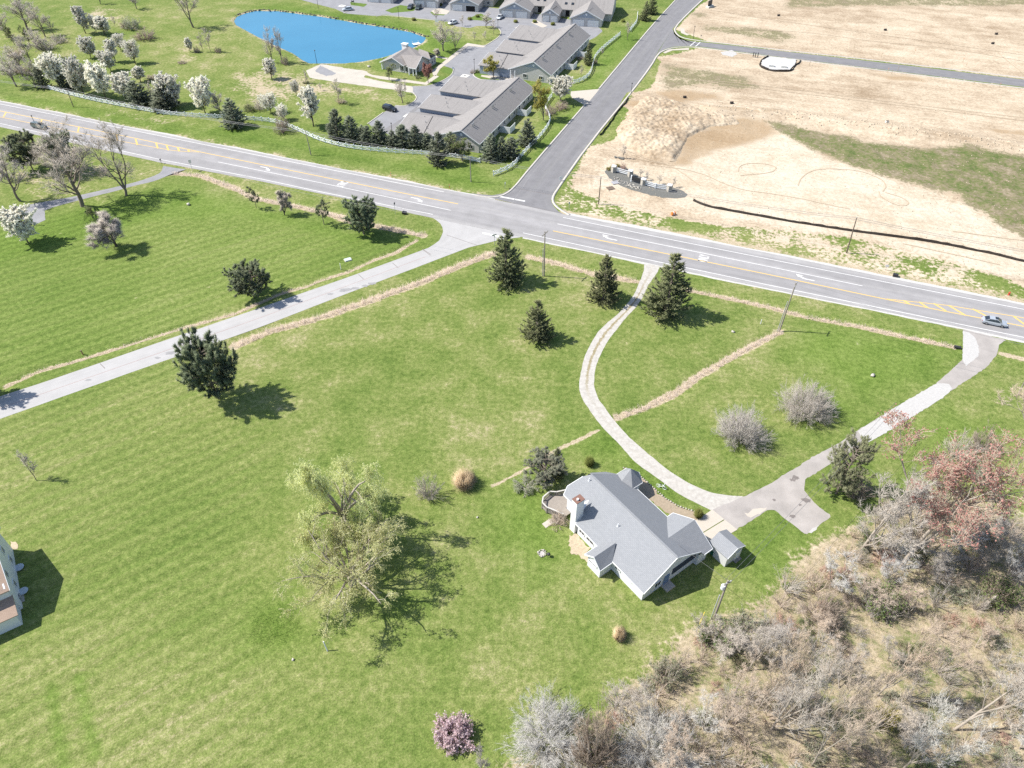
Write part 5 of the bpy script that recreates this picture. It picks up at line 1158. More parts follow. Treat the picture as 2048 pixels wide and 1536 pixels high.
RIM = {'spruce': .55, 'fir': .5, 'juniper': .5, 'pine': .25, 'garden_fir': .5, 'grey_shrub': .6, 'brown_shrub': .6, 'green_shrub': .6, 'sage_shrub': .6, 'pear': .15}
DOME = {'round_shrub': 1.3, 'pink_bush': 1.0, 'silver_bush': .95}
def tree(kind, bx, by, topy, wpx, label, group=None, rz=None, v=None):
    """by is the lowest edge seen; the stem stands behind that rim"""
    X, Y = P(bx, by); s = CAM_H / sqrt(X * X + Y * Y + CAM_H * CAM_H)
    by -= (RIM.get(kind, 0) if kind not in DOME else 1.0) * wpx / 2 * s; X, Y = P(bx, by); w = width_of(bx, by, wpx)
    return plant(kind, X, Y, DOME[kind] * w / 2 * 1.05 if kind in DOME else max(.6, height_of(bx, by, topy)), w, label, group, rz, v)

# --- single trees and shrubs one can point to (base x, base y, top y, width in the sighting)
g1 = 'spruces on the front lawn'
tree('spruce', 1012, 577, 457, 88, 'tall spruce at the corner of the front lawn, beside the local road', g1)
tree('spruce', 1206, 612, 511, 70, 'middle spruce on the left edge of the gravel drive entrance', g1)
tree('spruce', 1331, 645, 506, 104, 'largest spruce, right of the gravel drive entrance', g1)
tree('spruce', 1073, 690, 600, 74, 'smallest spruce, alone on the open lawn below the other three', g1)
tree('pine', 438, 806, 684, 100, 'big round pine beside the local road', 'pines along the local road'); tree('pine', 508, 600, 532, 80, 'round pine on the lawn just above the local road', 'pines along the local road')
tree('pine', 728, 473, 400, 64, 'pine beside the dry ditch at the road corner', 'pines along the local road')
tree('crab', 233, 492, 428, 84, 'dark leafless spreading tree with a wide shadow on the far left lawn'); tree('thin_pine', 648, 449, 402, 36, 'thin topped small pine left of the corner pine'); tree('crab', 569, 430, 382, 36, 'pinkish bare small tree in the row by the ditch'); tree('thin_pine', 513, 416, 376, 26, 'small dark tree at the left end of the row by the ditch')
tree('pear', 57, 488, 420, 60, 'white blossoming tree by the turnaround of the left drive'); tree('budding', 190, 440, 409, 34, 'small yellow-green budding tree beside the left drive')
tree('willow_a', 694, 1068, 915, 205, 'yellow-green willow with a bare forked trunk on the lawn', 'willows on the lawn', .3); tree('willow_b', 706, 1168, 1078, 262, 'larger wide willow spreading below the first, beside the wet patch', 'willows on the lawn', 1.4)
tree('grey_shrub', 860, 1003, 950, 52, 'small pale leafless shrub right of the upper willow', v=2); tree('grass_clump', 929, 968, 944, 44, 'big straw coloured ornamental grass right of the pale shrub'); tree('grass_clump', 1237, 1274, 1258, 27, 'small straw coloured ornamental grass below the ranch house')
tree('pink_bush', 903, 1512, 1436, 82, 'round pink blossoming bush at the bottom edge of the lawn'); tree('sapling', 965, 1560, 1497, 34, 'bare twiggy sapling at the bottom edge beside the pink bush')
tree('sapling', 73, 961, 905, 36, 'lone leafless sapling casting a thin shadow on the left lawn')
tree('round_shrub', 1480, 914, 803, 104, 'round leafless shrub tree on the lawn, left of the pair', 'pair of round bare shrub trees', v=0); tree('round_shrub', 1608, 862, 755, 106, 'round leafless shrub tree on the lawn, right of the pair', 'pair of round bare shrub trees', v=1)
tree('garden_fir', 1090, 976, 912, 80, 'grey-green bushy evergreen at the corner of the deck', v=0); tree('spruce', 1112, 962, 897, 38, 'narrow dark conifer beside the grey evergreen by the deck'); tree('sage_shrub', 1050, 985, 958, 52, 'low sage coloured shrub left of the deck evergreen')
tree('grey_shrub', 1118, 1060, 1028, 40, 'leafless shrub below the deck steps', v=1); tree('topiary', 1179, 929, 914, 18, 'small round planted shrub on the lawn behind the house'); tree('topiary', 1397, 1033, 1020, 17, 'clipped olive bush beside the concrete pad')
tree('juniper', 1672, 1003, 887, 88, 'tall olive juniper beside the parking spur of the drive'); tree('brown_shrub', 1716, 1003, 965, 60, 'brown bare shrub at the foot of the olive juniper')
tree('redbud', 1800, 1135, 885, 255, 'large pink and red budding tree at the edge of the wood', rz=radians(25)); tree('bare_wood', 1722, 1100, 938, 150, 'pale forked bare tree at the corner of the wood', rz=.4, v=1)
tree('bare_wood', 1960, 1126, 1050, 70, 'thin pale bare tree leaning at the right of the wood', rz=.1, v=4); tree('bare_wood', 2052, 892, 770, 150, 'gnarled bare tree cut by the right edge above the wood', rz=2.5, v=3)
for x, y, ty, w, k, l in ((1915, 925, 868, 66, 'grey_shrub', 'grey bare bush left of the pair on the lawn edge'), (1962, 912, 862, 62, 'brown_shrub', 'brown bare bush right of the pair on the lawn edge'), (1945, 965, 915, 40, 'sage_shrub', 'sage shrub between the red tree and the brown bush'), (1975, 1000, 965, 36, 'green_shrub', 'green leafed low shrub right of the red tree'), (1428, 1300, 1244, 78, 'green_shrub', 'green leafing shrub below the leaning transformer pole'), (1492, 1288, 1236, 76, 'sage_shrub', 'sage green shrub right of the green one below the pole'), (1330, 1378, 1325, 62, 'sage_shrub', 'sage shrub at the lawn edge of the wood'),
                          (1100, 1560, 1400, 170, 'silver_bush', 'large silver grey leafless bush at the bottom edge'), (1185, 1550, 1425, 100, 'brown_shrub', 'dark bare bush against the silver one at the bottom'), (1310, 1600, 1440, 190, 'silver_bush', 'tall pale brushy thicket bush at the bottom edge of the wood'), (1755, 1235, 1170, 84, 'green_shrub', 'bright green leafing shrub in the middle of the wood'), (1640, 1255, 1190, 80, 'brown_shrub', 'dark brown shrub left of the bright green one in the wood'), (1985, 1215, 1160, 84, 'green_shrub', 'green shrub near the right edge of the wood'), (1760, 1450, 1410, 40, 'yellow_shrub', 'yellow flowering low shrub in the wood')):
    tree(k, x, y, ty, w, l)
for x, y, ty, w, a in ((1752, 1392, 1250, 120, .2), (1906, 1460, 1272, 200, .3), (1622, 1532, 1325, 150, .5), (1541, 1460, 1305, 120, .7), (1803, 1545, 1420, 120, 1.1), (1514, 1420, 1255, 110, .3), (1495, 1345, 1245, 90, 1.0), (1440, 1455, 1385, 130, 2.0)):
    tree('bare_wood', x, y, ty, w, {1752: 'pale forked bare tree standing alone in the middle of the wood', 1906: 'largest pale bare tree with two trunks at the lower right', 1622: 'pale twin stemmed bare tree at the bottom of the wood', 1541: 'pale bare tree left of the twin stemmed one', 1803: 'low pale bare tree at the bottom edge under the yellow shrub', 1514: 'slender bare tree above the left pale bare tree', 1495: 'bare tree nearest the sage green shrub below the pole', 1440: 'low pale many stemmed bare tree over a dark hollow'}[x], rz=a)
# --- wood: the rest of its trees and thicket
g = 'bare trees of the wood'; gs = 'thicket shrubs of the wood'
keep = [P(a, b) for a, b in ((1752, 1392), (1906, 1460), (1622, 1532), (1541, 1460), (1722, 1100), (1800, 1135))]
def scatter(poly, n, dmin, r, pad=0.0):
    xs = [p[0] for p in poly]; ys = [p[1] for p in poly]; out = []; tries = 0
    while len(out) < n and tries < n * 60:
        tries += 1; x, y = r.uniform(min(xs), max(xs)), r.uniform(min(ys), max(ys)); u, v, d = proj(x, y, 1.5)
        if not (-40 < u < 2100 and -20 < v < 1620): continue
        if not in_poly(np.array([x]), np.array([y]), poly)[0] or dist_line(np.array([x]), np.array([y]), poly, True)[0] < pad: continue
        if any(hypot(x - a, y - b) < dmin for a, b in out): continue
        out.append((x, y))
    return out
wr = np.random.default_rng(11)
for x, y in scatter(WOOD, 40, 4.2, wr, 2.5):
    if min(hypot(x - a, y - b) for a, b in keep) < 2.5: continue
    plant('bare_wood', x, y, wr.uniform(4.5, 8.5), wr.uniform(4.5, 7.5), 'leafless pale tree among the tangled thicket of the wood', g)
kinds = ['grey_shrub', 'brown_shrub', 'green_shrub', 'sage_shrub', 'sage_shrub', 'green_shrub', 'red_shrub'] + ['upright_brush'] * 7
lab = {'upright_brush': 'upright pale leafless brush tangled in the thicket of the wood', 'grey_shrub': 'leafless grey shrub tangled in the thicket of the wood', 'brown_shrub': 'leafless brown shrub tangled in the thicket of the wood', 'green_shrub': 'green leafing shrub tangled in the thicket of the wood', 'sage_shrub': 'pale sage shrub tangled in the thicket of the wood', 'red_shrub': 'reddish stemmed shrub tangled in the thicket of the wood'}
for x, y in scatter(WOOD, 190, 1.7, wr, .8):
    k = kinds[wr.integers(len(kinds))]; s = wr.uniform(.5, 1.0)
    plant(k, x, y, (2.2 if k != 'upright_brush' else 4.6) * s * wr.uniform(.8, 1.3), 3.4 * s, lab[k], gs + ' ' + k.split('_')[0])
def blades(name, pts, h, rad, mat, r, per=7, spread=.35, lean=.45):
    n = len(pts) * per; B = np.repeat(np.asarray(pts), per, 0); B = np.c_[B + r.normal(0, spread, B.shape), np.full(n, -.25)]
    D = r.normal(0, lean, (n, 3)); D[:, 2] = 1; D = unit(D) * (r.uniform(.5, 1.2, n) * h)[:, None]
    g_ = Geo().spikes(B, D, rad); o = obj(name, g_.mesh(name, mat)); o['kind'] = 'stuff'; return o
def rand_in(poly, n, r):
    xs = [p[0] for p in poly]; ys = [p[1] for p in poly]; x = r.uniform(min(xs), max(xs), n * 4); y = r.uniform(min(ys), max(ys), n * 4); m = in_poly(x, y, poly)
    u, v, _ = proj(x, y, 0); m &= (u > -60) & (u < 2110) & (v < 1640); return np.c_[x, y][m][:n]
blades('dry_undergrowth', rand_in(WOOD, 7000, wr), 1.0, .017, LF_ST2, wr, 7, .5, .9); blades('twiggy_undergrowth', rand_in(WOOD, 7000, wr), 1.5, .013, TW_P, wr, 6, .5, .8); blades('green_undergrowth', rand_in(WOOD, 5200, wr), .7, .022, bpy.data.materials['new_leaves'], wr, 7, .5, .8)
M_REED = twigmat('dry_reeds', (.66, .54, .45))
for i, (pl, w) in enumerate(zip(REEDS, RW)):
    l = resample(pl, step=.16 if i != 1 else .25); pts = l + wr.normal(0, w * .36, l.shape); blades('dry_reeds', pts, (1.15, .5, .9, .9, .7, .9, .35, .6)[i], .02, M_REED, wr, 7, .22, .5)
blades('weeds', rand_in(MEADOW, 2500, wr), .5, .03, bpy.data.materials['new_leaves'], wr, 5, .5, .9); blades('dead_weeds', rand_in(MEADOW, 2500, wr), .6, .025, TW_G, wr, 5, .5, .9)
wet = PL([(505, 1235), (585, 1205), (600, 1265), (560, 1290), (500, 1285)]); blades('sedge', rand_in(wet, 420, wr), .55, .028, leafy('sedge_leaves', (.08, .16, .02), (.2, .3, .06), 2, .3), wr, 10, .3, .4)
blades('sedge', rand_in(LUSH[9], 150, wr), .4, .03, bpy.data.materials['sedge_leaves'], wr, 9, .3, .6)
# rough clods of the spoil heap
cp = rand_in(CLODS, 60, wr)
def ground_z(x, y):
    i = np.clip(np.searchsorted(gx, x) - 1, 0, len(gx) - 2); j = np.clip(np.searchsorted(gy, y) - 1, 0, len(gy) - 2); f = (x - gx[i]) / (gx[i + 1] - gx[i]); k = (y - gy[j]) / (gy[j + 1] - gy[j])
    return (GZ[j, i] * (1 - f) + GZ[j, i + 1] * f) * (1 - k) + (GZ[j + 1, i] * (1 - f) + GZ[j + 1, i + 1] * f) * k
M_CLOD = plain('earth_clods', (.43, .36, .27), .95, .05, var=.3, scale=.5)
spike_free_rocks('earth_clods', np.c_[cp, ground_z(cp[:, 0], cp[:, 1]) + .5], .2, M_CLOD, wr, flatness=.5)
bp = resample(PL([(1400, 222), (1536, 230), (1700, 250), (1850, 272), (2060, 304)]), step=.35); bp = bp + wr.normal(0, 2.2, bp.shape); spike_free_rocks('earth_clods', np.c_[bp, ground_z(bp[:, 0], bp[:, 1])], .28, M_CLOD, wr)
dc = np.vstack([rand_in(DIRT, 1500, wr), rand_in(DIRT2, 900, wr)]); spike_free_rocks('loose_clods', np.c_[dc, ground_z(dc[:, 0], dc[:, 1])], .16, M_CLOD, wr)
# --- the park, its firs and blossoms
gp = 'white blossoming pears of the park'
for k, x, y, ty, w, l in (('slim_pear', 172, 67, 13, 25, 'tallest slim white pear at the back of the park'), ('thin_pear', 193, 65, 30, 20, 'thin white pear right of the tallest one'), ('slim_pear', 210, 70, 34, 27, 'slim white pear, third of the back trio'), ('thin_pear', 242, 101, 68, 24, 'small white pear below the back trio'), ('pear', 182, 116, 75, 28, 'round white pear left of the middle of the park'),
                          ('slim_pear', 231, 124, 80, 22, 'slim white pear in the middle of the park'), ('thin_pear', 271, 127, 81, 30, 'thin white pear right of the middle one'), ('pear', 222, 143, 103, 30, 'white pear just behind the fence row'), ('slim_pear', 281, 163, 134, 22, 'small white pear behind the gap in the fence row'), ('slim_pear', 381, 104, 76, 13, 'tiny white pear beside the bare saplings'),
                          ('pear', 122, 178, 110, 40, 'first big white pear of the row behind the fence'), ('pear', 168, 190, 118, 40, 'second big white pear of the row behind the fence'), ('pear', 212, 198, 129, 40, 'third big white pear of the row behind the fence'), ('pear', 253, 202, 147, 40, 'fourth white pear of the row, left of the dark fir'), ('pear', 346, 214, 151, 44, 'white pear behind the second dark fir of the row'), ('pear', 411, 228, 157, 41, 'last big white pear of the row, before the bare shrub'),
                          ('slim_pear', 544, 158, 118, 22, 'slim white pear below the pond'), ('thin_pear', 593, 190, 162, 18, 'small white pear in the meadow below the pond'), ('slim_pear', 627, 253, 176, 36, 'tall white pear alone near the curved fence'), ('thin_pear', 542, 226, 188, 32, 'thin white pear in the meadow thicket'), ('thin_pear', 568, 240, 210, 24, 'low white pear beside the meadow thicket'), ('pear', 1121, 204, 154, 42, 'white pear at the estate street entrance')):
    tree(k, x, y, ty, w, l, gp)
gf = 'dark firs of the highway screen'
for x, y, ty, w, l in ((88, 178, 133, 24, 'dark fir at the left end of the white fence'), (135, 181, 138, 28, 'bluish fir between the first two white pears'), (282, 213, 162, 44, 'dark fir in front of the fourth white pear'), (334, 223, 173, 46, 'dark fir beside the gap in the white row'), (470, 258, 200, 40, 'dark fir standing over the white fence'),
                       (677, 283, 219, 34, 'tall fir at the left end of the screen'), (705, 286, 233, 32, 'second fir from the left of the screen'), (727, 288, 252, 24, 'low fir, third in the screen'), (737, 291, 252, 24, 'dark low fir right of the third'), (760, 291, 243, 32, 'pointed fir in front of the parking bay'), (786, 295, 262, 24, 'small fir right of the pointed one'), (806, 296, 250, 34, 'fir before the end of the terrace drive'), (832, 298, 252, 28, 'dark fir before the terrace garage roof'),
                       (855, 300, 267, 26, 'grey fir behind the fence corner'), (878, 334, 265, 36, 'fir standing on the road side of the fence'), (902, 310, 265, 28, 'fir at the gable of the terrace'), (982, 323, 271, 34, 'fir at the right corner of the terrace'), (1003, 323, 274, 22, 'narrow fir between two broader ones'), (1022, 321, 276, 34, 'broad fir at the right end of the screen'), (1054, 294, 240, 32, 'lone fir on the lawn beside the side street fence')):
    tree('fir', x, y, ty, w * 1.3, l, gf)
tree('spruce', 1176, 131, 83, 22, 'columnar dark conifer beside the second terrace'); tree('spruce', 1290, 43, 2, 26, 'left dark conifer at the top of the side street'); tree('spruce', 1303, 30, -12, 26, 'right dark conifer at the top of the side street')
tree('budding', 925, 322, 274, 62, 'pale green leafing tree in front of the terrace gable'); tree('brown_shrub', 565, 268, 228, 36, 'brown bushy shrub overhanging the white fence')
tree('yellowbud', 1086, 240, 166, 42, 'yellow topped tree at the corner of the first terrace'); tree('yellowbud', 987, 155, 117, 36, 'yellow budding tree before the second terrace'); tree('redleaf', 856, 166, 124, 32, 'red leaved tree at the clubhouse corner'); tree('budding', 778, 160, 130, 30, 'round green tree in front of the clubhouse'); tree('crab', 876, 115, 98, 18, 'small dark tree behind the clubhouse')
gb = 'bare trees of the estate'
for k, x, y, ty, w, l in (('bare', 887, 102, 42, 42, 'tall bare tree right of the pond'), ('bare', 911, 97, 53, 32, 'bare tree right of the tall one by the pond'), ('bare', 973, 55, 24, 24, 'bare tree on the lane island'), ('bare', 872, 41, 18, 18, 'small bare tree beside the white parked car'), ('sapling', 987, 69, 41, 16, 'thin bare tree on the curved island'), ('sapling', 949, 82, 62, 12, 'left sapling in the mulched island row'), ('sapling', 970, 80, 62, 12, 'right sapling in the mulched island row'),
                          ('bare', 545, 125, 53, 24, 'left tall bare tree at the pond shore'), ('bare', 564, 126, 53, 26, 'right tall bare tree at the pond shore'), ('bare', 805, 206, 158, 28, 'bare tree on the grass point of the court'), ('sapling', 812, 188, 165, 12, 'sapling behind the bare tree of the court'), ('sapling', 678, 208, 158, 24, 'thin bare tree in the meadow by the court'), ('sapling', 612, 167, 140, 14, 'small sapling in the meadow below the old car park'), ('sapling', 641, 181, 166, 8, 'tiny sapling in the meadow'),
                          ('bare', 387, 55, -40, 70, 'large dark bare tree left of the pond'), ('sapling', 406, 103, 64, 16, 'left bare sapling of the clump near the pond'), ('sapling', 422, 104, 56, 18, 'right bare sapling of the clump near the pond'), ('sapling', 231, 54, 30, 10, 'leaning thin tree in the back meadow'), ('bare', 274, 18, -22, 24, 'bare tree at the top edge of the park'), ('bare', 201, 8, -30, 24, 'leftmost bare tree at the top edge of the park'), ('bare', 442, 229, 182, 34, 'pale bare tree right of the last white pear'),
                          ('bare', 91, 74, 10, 50, 'tall bare tree of the left thicket'), ('bare', 57, 60, -20, 56, 'tallest bare tree at the left of the park'), ('bare', 78, 100, 55, 36, 'grey bare tree in the left thicket'), ('bare', 17, 76, 20, 40, 'bare tree at the left edge of the park'), ('bare', 108, 70, 32, 24, 'slim bare tree right of the left thicket'), ('bare', 33, 173, 108, 44, 'leaning bare tree by the highway at the left edge'), ('bare', 71, 175, 118, 40, 'bare tree left of the white fence'), ('bare', 45, 152, 92, 44, 'bare tree behind the two roadside ones'), ('bare', 62, 124, 70, 40, 'bare tree in the middle of the left thicket'), ('bare', 93, 117, 62, 34, 'pale bare tree above the first big pear'), ('budding', 64, 97, 50, 18, 'yellow-green budding tree in the left thicket'), ('budding', 30, 90, 48, 30, 'pale yellow budding tree at the left edge'),
                          ('sapling', 925, 52, 30, 12, 'thin sapling by the lane bend'), ('bare', 312, 205, 162, 24, 'thin bare tree between the two dark firs'), ('bare', 355, 205, 150, 24, 'bare tree behind the last white pears'), ('bare', 1255, 80, 44, 16, 'bare street tree beside the white fence gap'), ('sapling', 1204, 112, 94, 10, 'tiny street sapling below the fence'), ('sapling', 1163, 155, 130, 10, 'sapling on the lawn of the second terrace')):
    tree(k, x, y, ty, w, l, gb)
gc = 'bushes of the park'
for k, x, y, ty, w, l in (('brown_shrub', 292, 82, 55, 44, 'big dark brown bush in the park meadow'), ('sage_shrub', 263, 60, 30, 34, 'pale upright shrub beside the brown bush'), ('brown_shrub', 252, 58, 40, 20, 'dark low bush left of the pale one'), ('brown_shrub', 570, 131, 110, 18, 'brown shrub at the pond shore'), ('brown_shrub', 395, 106, 92, 16, 'low brush under the bare saplings'), ('brown_shrub', 436, 106, 94, 18, 'low brush right of the bare saplings'), ('grey_shrub', 520, 222, 196, 26, 'grey shrub in the meadow thicket'), ('green_shrub', 500, 225, 204, 22, 'green shrub left of the meadow thicket'), ('grey_shrub', 682, 208, 190, 22, 'grey shrub at the foot of the thin bare tree'), ('green_shrub', 612, 168, 160, 14, 'green shrub at the foot of the small sapling'),
                          ('grey_shrub', 100, 100, 76, 36, 'grey shrub of the left thicket'), ('grey_shrub', 118, 88, 66, 32, 'pinkish shrub right of the left thicket'), ('brown_shrub', 40, 148, 128, 42, 'dark brush behind the roadside trees'), ('brown_shrub', 70, 150, 130, 34, 'dark brush left of the first pear'), ('grey_shrub', 30, 118, 88, 40, 'grey brush at the left edge'), ('brown_shrub', 945, 148, 138, 11, 'left olive bush at the terrace corner'), ('green_shrub', 955, 146, 136, 12, 'right olive bush at the terrace corner'), ('green_shrub', 836, 158, 148, 12, 'clipped bush at the clubhouse porch'), ('brown_shrub', 1120, 222, 202, 38, 'dark brush under the entrance pear'), ('brown_shrub', 1100, 232, 210, 26, 'brown brush beside the curved fence'), ('brown_shrub', 1160, 120, 112, 16, 'small dark bush on the terrace lawn'), ('brown_shrub', 1190, 128, 118, 12, 'dark bush beside the columnar conifer'), ('brown_shrub', 305, 160, 150, 26, 'dry brush patch in the park'), ('brown_shrub', 365, 128, 122, 22, 'low dead brush in the park meadow')):
    tree(k, x, y, ty, w, l, gc)
for x, y in ((827, 41), (940, 40), (955, 34), (1032, 45), (1070, 45), (1105, 50), (1012, 30), (880, 12), (1246, 44), (836, 18), (1185, 45)): tree('topiary', x, y, y - 6, 8, 'clipped shrub at the garage fronts of the far row', 'clipped shrubs of the far row')
gl = 'trees of the left neighbour drive'
for k, x, y, ty, w, l in (('bare', 165, 413, 245, 110, 'leaning bare tree between the drive and the left lawn'), ('bare', 252, 391, 245, 92, 'tall bare tree standing where the left drive bends'), ('bare', 41, 402, 292, 64, 'bare tree at the left edge above the drive'), ('pine', 66, 343, 270, 66, 'dark pine left of the leaning bare tree'), ('pine', 140, 345, 270, 52, 'dark pine behind the leaning bare tree'), ('bare', 10, 360, 300, 44, 'bare tree cut by the left edge'), ('bare', 118, 352, 268, 60, 'bare tree tangled before the two pines')):
    tree(k, x, y, ty, w, l, gl)
tree('pine', -14, 798, 735, 60, 'pine outside the left edge casting its shadow')
# ------------------------------------------------------------------ white crossbuck fences
FW = plain('fence_white', (.76, .78, .80), .5, .3, var=.05)
U = MB(); U.box((0, 0, .72), (.2, .2, 1.5)).box((0, 0, 1.49), (.25, .25, .06)); ME_POST = U.mesh('post', FW)
ME_RAIL = MB().box((.5, 0, 0), (1, .07, .22)).mesh('rail', FW)          # unit length along x, stretched to each bay
def fence(line, label, bay=2.5, hgt=1.3, brace=True, group='white crossbuck fences of the estate', rails=(1.22, .35)):
    p = resample(smooth_line(PL(line), 2), step=.5); L = np.hypot(*np.diff(p, axis=0).T).sum(); n = max(2, int(round(L / bay)) + 1); q = resample(p, n)
    t = thing('crossbuck_fence' if brace else 'rail_fence', label, 'fence', (q[0][0], q[0][1], 0), 0, group); o = q[0]
    for i, a in enumerate(q): obj('post', ME_POST, t, (a[0] - o[0], a[1] - o[1], 0), RNG.uniform(-.05, .05))
    for a, b in zip(q, q[1:]):
        d = b - a; l = float(np.hypot(*d)); an = atan2(d[1], d[0]); x, y = a - o
        for z in rails: obj('rail', ME_RAIL, t, (x, y, z), an, (l, 1, .8))
        if brace:
            rz = rails[0] - rails[1] - .1; L3 = hypot(l, rz); e = atan2(rz, l)
            for s, off in ((1, 0.02), (-1, -.045)):
                r = obj('brace', ME_RAIL, t, (x - sin(an) * off, y + cos(an) * off, rails[1] + .05 if s > 0 else rails[0] - .05)); r.rotation_euler = (0, -e * s, an); r.scale = (L3, .8, .7)
    return t
fence([(83, 174), (130, 188), (175, 200), (275, 220), (337, 231), (395, 235), (450, 238), (512, 242), (545, 245), (572, 252), (612, 270), (637, 282), (687, 296), (762, 305), (862, 311), (925, 318), (960, 326)], 'long white crossbuck fence along the highway before the fir screen')
fence([(987, 352), (1024, 338), (1049, 307), (1086, 270), (1101, 246), (1100, 236), (1091, 222), (1090, 212), (1104, 194)], 'white crossbuck fence curving up the side street to the entrance pear')
fence([(1147, 168), (1165, 163), (1178, 153), (1184, 141), (1187, 124), (1191, 114), (1204, 100), (1240, 71)], 'white crossbuck fence climbing the side street above the entrance')
fence([(1259, 64), (1267, 54), (1274, 46), (1275, 30)], 'short white crossbuck fence near the top of the side street')
# entrance feature of the building site: mulched bed, pillars, white rails
M_DMULCH = plain('dark_mulch', (.135, .135, .125), .95, .1, var=.45, scale=2.5)
flat('mulch_bed', PL([(1209, 343), (1215, 336), (1232, 331), (1250, 333), (1262, 342), (1285, 357), (1310, 367), (1340, 373), (1362, 380), (1376, 388), (1372, 394), (1358, 397), (1330, 396), (1300, 390), (1270, 382), (1240, 371), (1220, 358)]), .75 if False else .02, M_DMULCH, .15, 1.0)
ORN = bpy.data.materials['edging_stone']
pillars = [(1227, 344), (1260, 353), (1286, 370), (1338, 382)]
for i, (x, y) in enumerate(pillars):
    X, Y = P(x, y); t = thing('stone_pillar', 'pale stone pillar of the entrance fence, number %s along the dark bed' % ('one', 'two', 'three', 'four')[i], 'pillar', (X, Y, 0), radians(20), 'pillars of the site entrance')
    t['label'] = ('stone pillar at the left end of the entrance bed', 'stone pillar right of the first white rails', 'stone pillar left of the longer white rails', 'stone pillar at the right end of the entrance bed')[i]
    for k in range(5):
        for j in range(2): MB().box(((j - .5) * .56, 0, .17 + k * .33), (.53, 1.06, .3)).build('stone', ORN, t)
    MB().lathe([(.85, 1.68), (.85, 1.8), (.1, 2.0)], 4).build('cap', TRIM, t)
fence([(1230, 344), (1244, 346), (1258, 352)], 'short white three rail fence between the left stone pillars', 3.0, 1.5, False, 'rail fences of the site entrance', (1.3, .85, .4))
fence([(1289, 371), (1303, 376), (1320, 379), (1335, 381)], 'longer white three rail fence between the right stone pillars', 3.0, 1.5, False, 'rail fences of the site entrance', (1.3, .85, .4))
X, Y = P(1272, 366); t = thing('entrance_sign', 'dark blank sign board between white posts in the mulch bed', 'sign', (X, Y, 0), radians(-35))
for x in (-1.5, 1.5): MB().box((x, 0, .9), (.25, .25, 1.8)).build('post', FW, t)
MB().box((0, 0, 1.0), (2.7, .14, 1.2)).build('board', M_IRON, t)
for k, x, y, ty, w in (('yellow_shrub', 1217, 340, 333, 10), ('yellow_shrub', 1224, 336, 330, 10), ('yellow_shrub', 1236, 333, 327, 10)): tree(k, x, y, ty, w, 'yellow flowering low shrub at the left of the mulch bed', 'yellow shrubs of the entrance bed')
tree('red_shrub', 1246, 340, 323, 14, 'reddish twiggy shrub behind the left white rails')
for x, y, ty in ((1291, 360, 343), (1318, 368, 350), (1345, 374, 352), (1281, 355, 338)): tree('sapling', x, y, ty, 14, 'thin reddish sapling behind the entrance bed', 'saplings behind the entrance bed')
tree('sapling', 1246, 318, 288, 14, 'thin sapling in a dark planting hole on the sand'); flat('planting_hole', PL([(1229, 314), (1245, 317), (1252, 316), (1246, 320), (1232, 317)]), .30, M_DMULCH, .2, .6)
rk = rand_in(PL([(1225, 352), (1250, 362), (1290, 380), (1270, 380), (1235, 366)]), 60, RNG); spike_free_rocks('bed_stones', np.c_[rk, np.full(len(rk), .1)], .22, ORN, RNG)
# ------------------------------------------------------------------ silt fences
M_SILT = plain('black_geotextile', (.028, .022, .018), .7, .2, var=.3)
M_STAKE = plain('wooden_stake', (.42, .33, .22), .9, .1)
ME_STAKE = MB().box((0, 0, .45), (.06, .06, 1.0)).mesh('stake', M_STAKE)
for line, lab in (([(1386, 402), (1400, 409), (1424, 417), (1470, 425), (1536, 437), (1620, 451), (1700, 464), (1770, 473), (1830, 481), (1890, 491), (1950, 503), (1990, 511), (2048, 525), (2200, 556)], 'black silt fence sagging along the sand above the highway'), ([(1255, 196), (1250, 208), (1238, 219), (1229, 233), (1215, 252), (1205, 265), (1199, 271)], 'black silt fence beside the kerb of the side street'),
                  ([(1536, 113), (1522, 120), (1517, 133), (1540, 143), (1570, 144), (1583, 143), (1590, 132), (1600, 126), (1601, 121)], 'black liner wall around the pale washout pit')):
    p = resample(smooth_line(PL(line), 1), step=1.1); n = len(p); t = thing('silt_fence', lab, 'silt fence', (p[0][0], p[0][1], 0)); z = np.array([max(0, float(ground_z(a, b))) for a, b in p]); o = p[0]
    lean = RNG.normal(.14, .08, (n, 1)); nn = offset_line(p, 1) - p
    lo, hi = p - o, p - o + nn * lean
    V = np.vstack([np.c_[lo, z - .1], np.c_[hi, z + .56 + RNG.normal(0, .05, n)], np.c_[hi - nn * .04, z + .55], np.c_[lo - nn * .1, z + .02]]); i = np.arange(n - 1)
    q = np.vstack([np.c_[i + a * n, i + 1 + a * n, i + 1 + b * n, i + b * n] for a, b in ((0, 1), (1, 2), (2, 3))])
    obj('fabric', mesh_np('fabric', V, q, mats=[M_SILT]), t)
    for k in range(0, n, 3): obj('stake', ME_STAKE, t, (hi[k][0], hi[k][1], z[k]), 0)
flat('washout_pad', PL([(1524, 122), (1540, 115), (1592, 120), (1590, 130), (1578, 141), (1542, 141), (1522, 132)]), .35, plain('lime_dust', (.43, .425, .415), .9, .1, var=.2, scale=.6), .15)
for x, y in ((1542, 135), (1567, 137)): 
    X, Y = P(x, y); t = thing('concrete_block', 'pale concrete block lying in the washout pit', 'block', (X, Y, .35), radians(-12), 'blocks in the washout pit'); MB().box((0, 0, .3), (2.0, .9, .6)).build('block', M_GRATE, t); MB().box((0, 0, .62), (1.3, .45, .05)).build('hollow', TRIM, t)
for pl, h_ in (([(1470, 108), (1500, 104), (1525, 104)], .02),): flat('gravel_patch', PL([(1442, 104), (1465, 100), (1475, 108), (1465, 114), (1445, 110)]), .02, M_GRAVEL, .2)
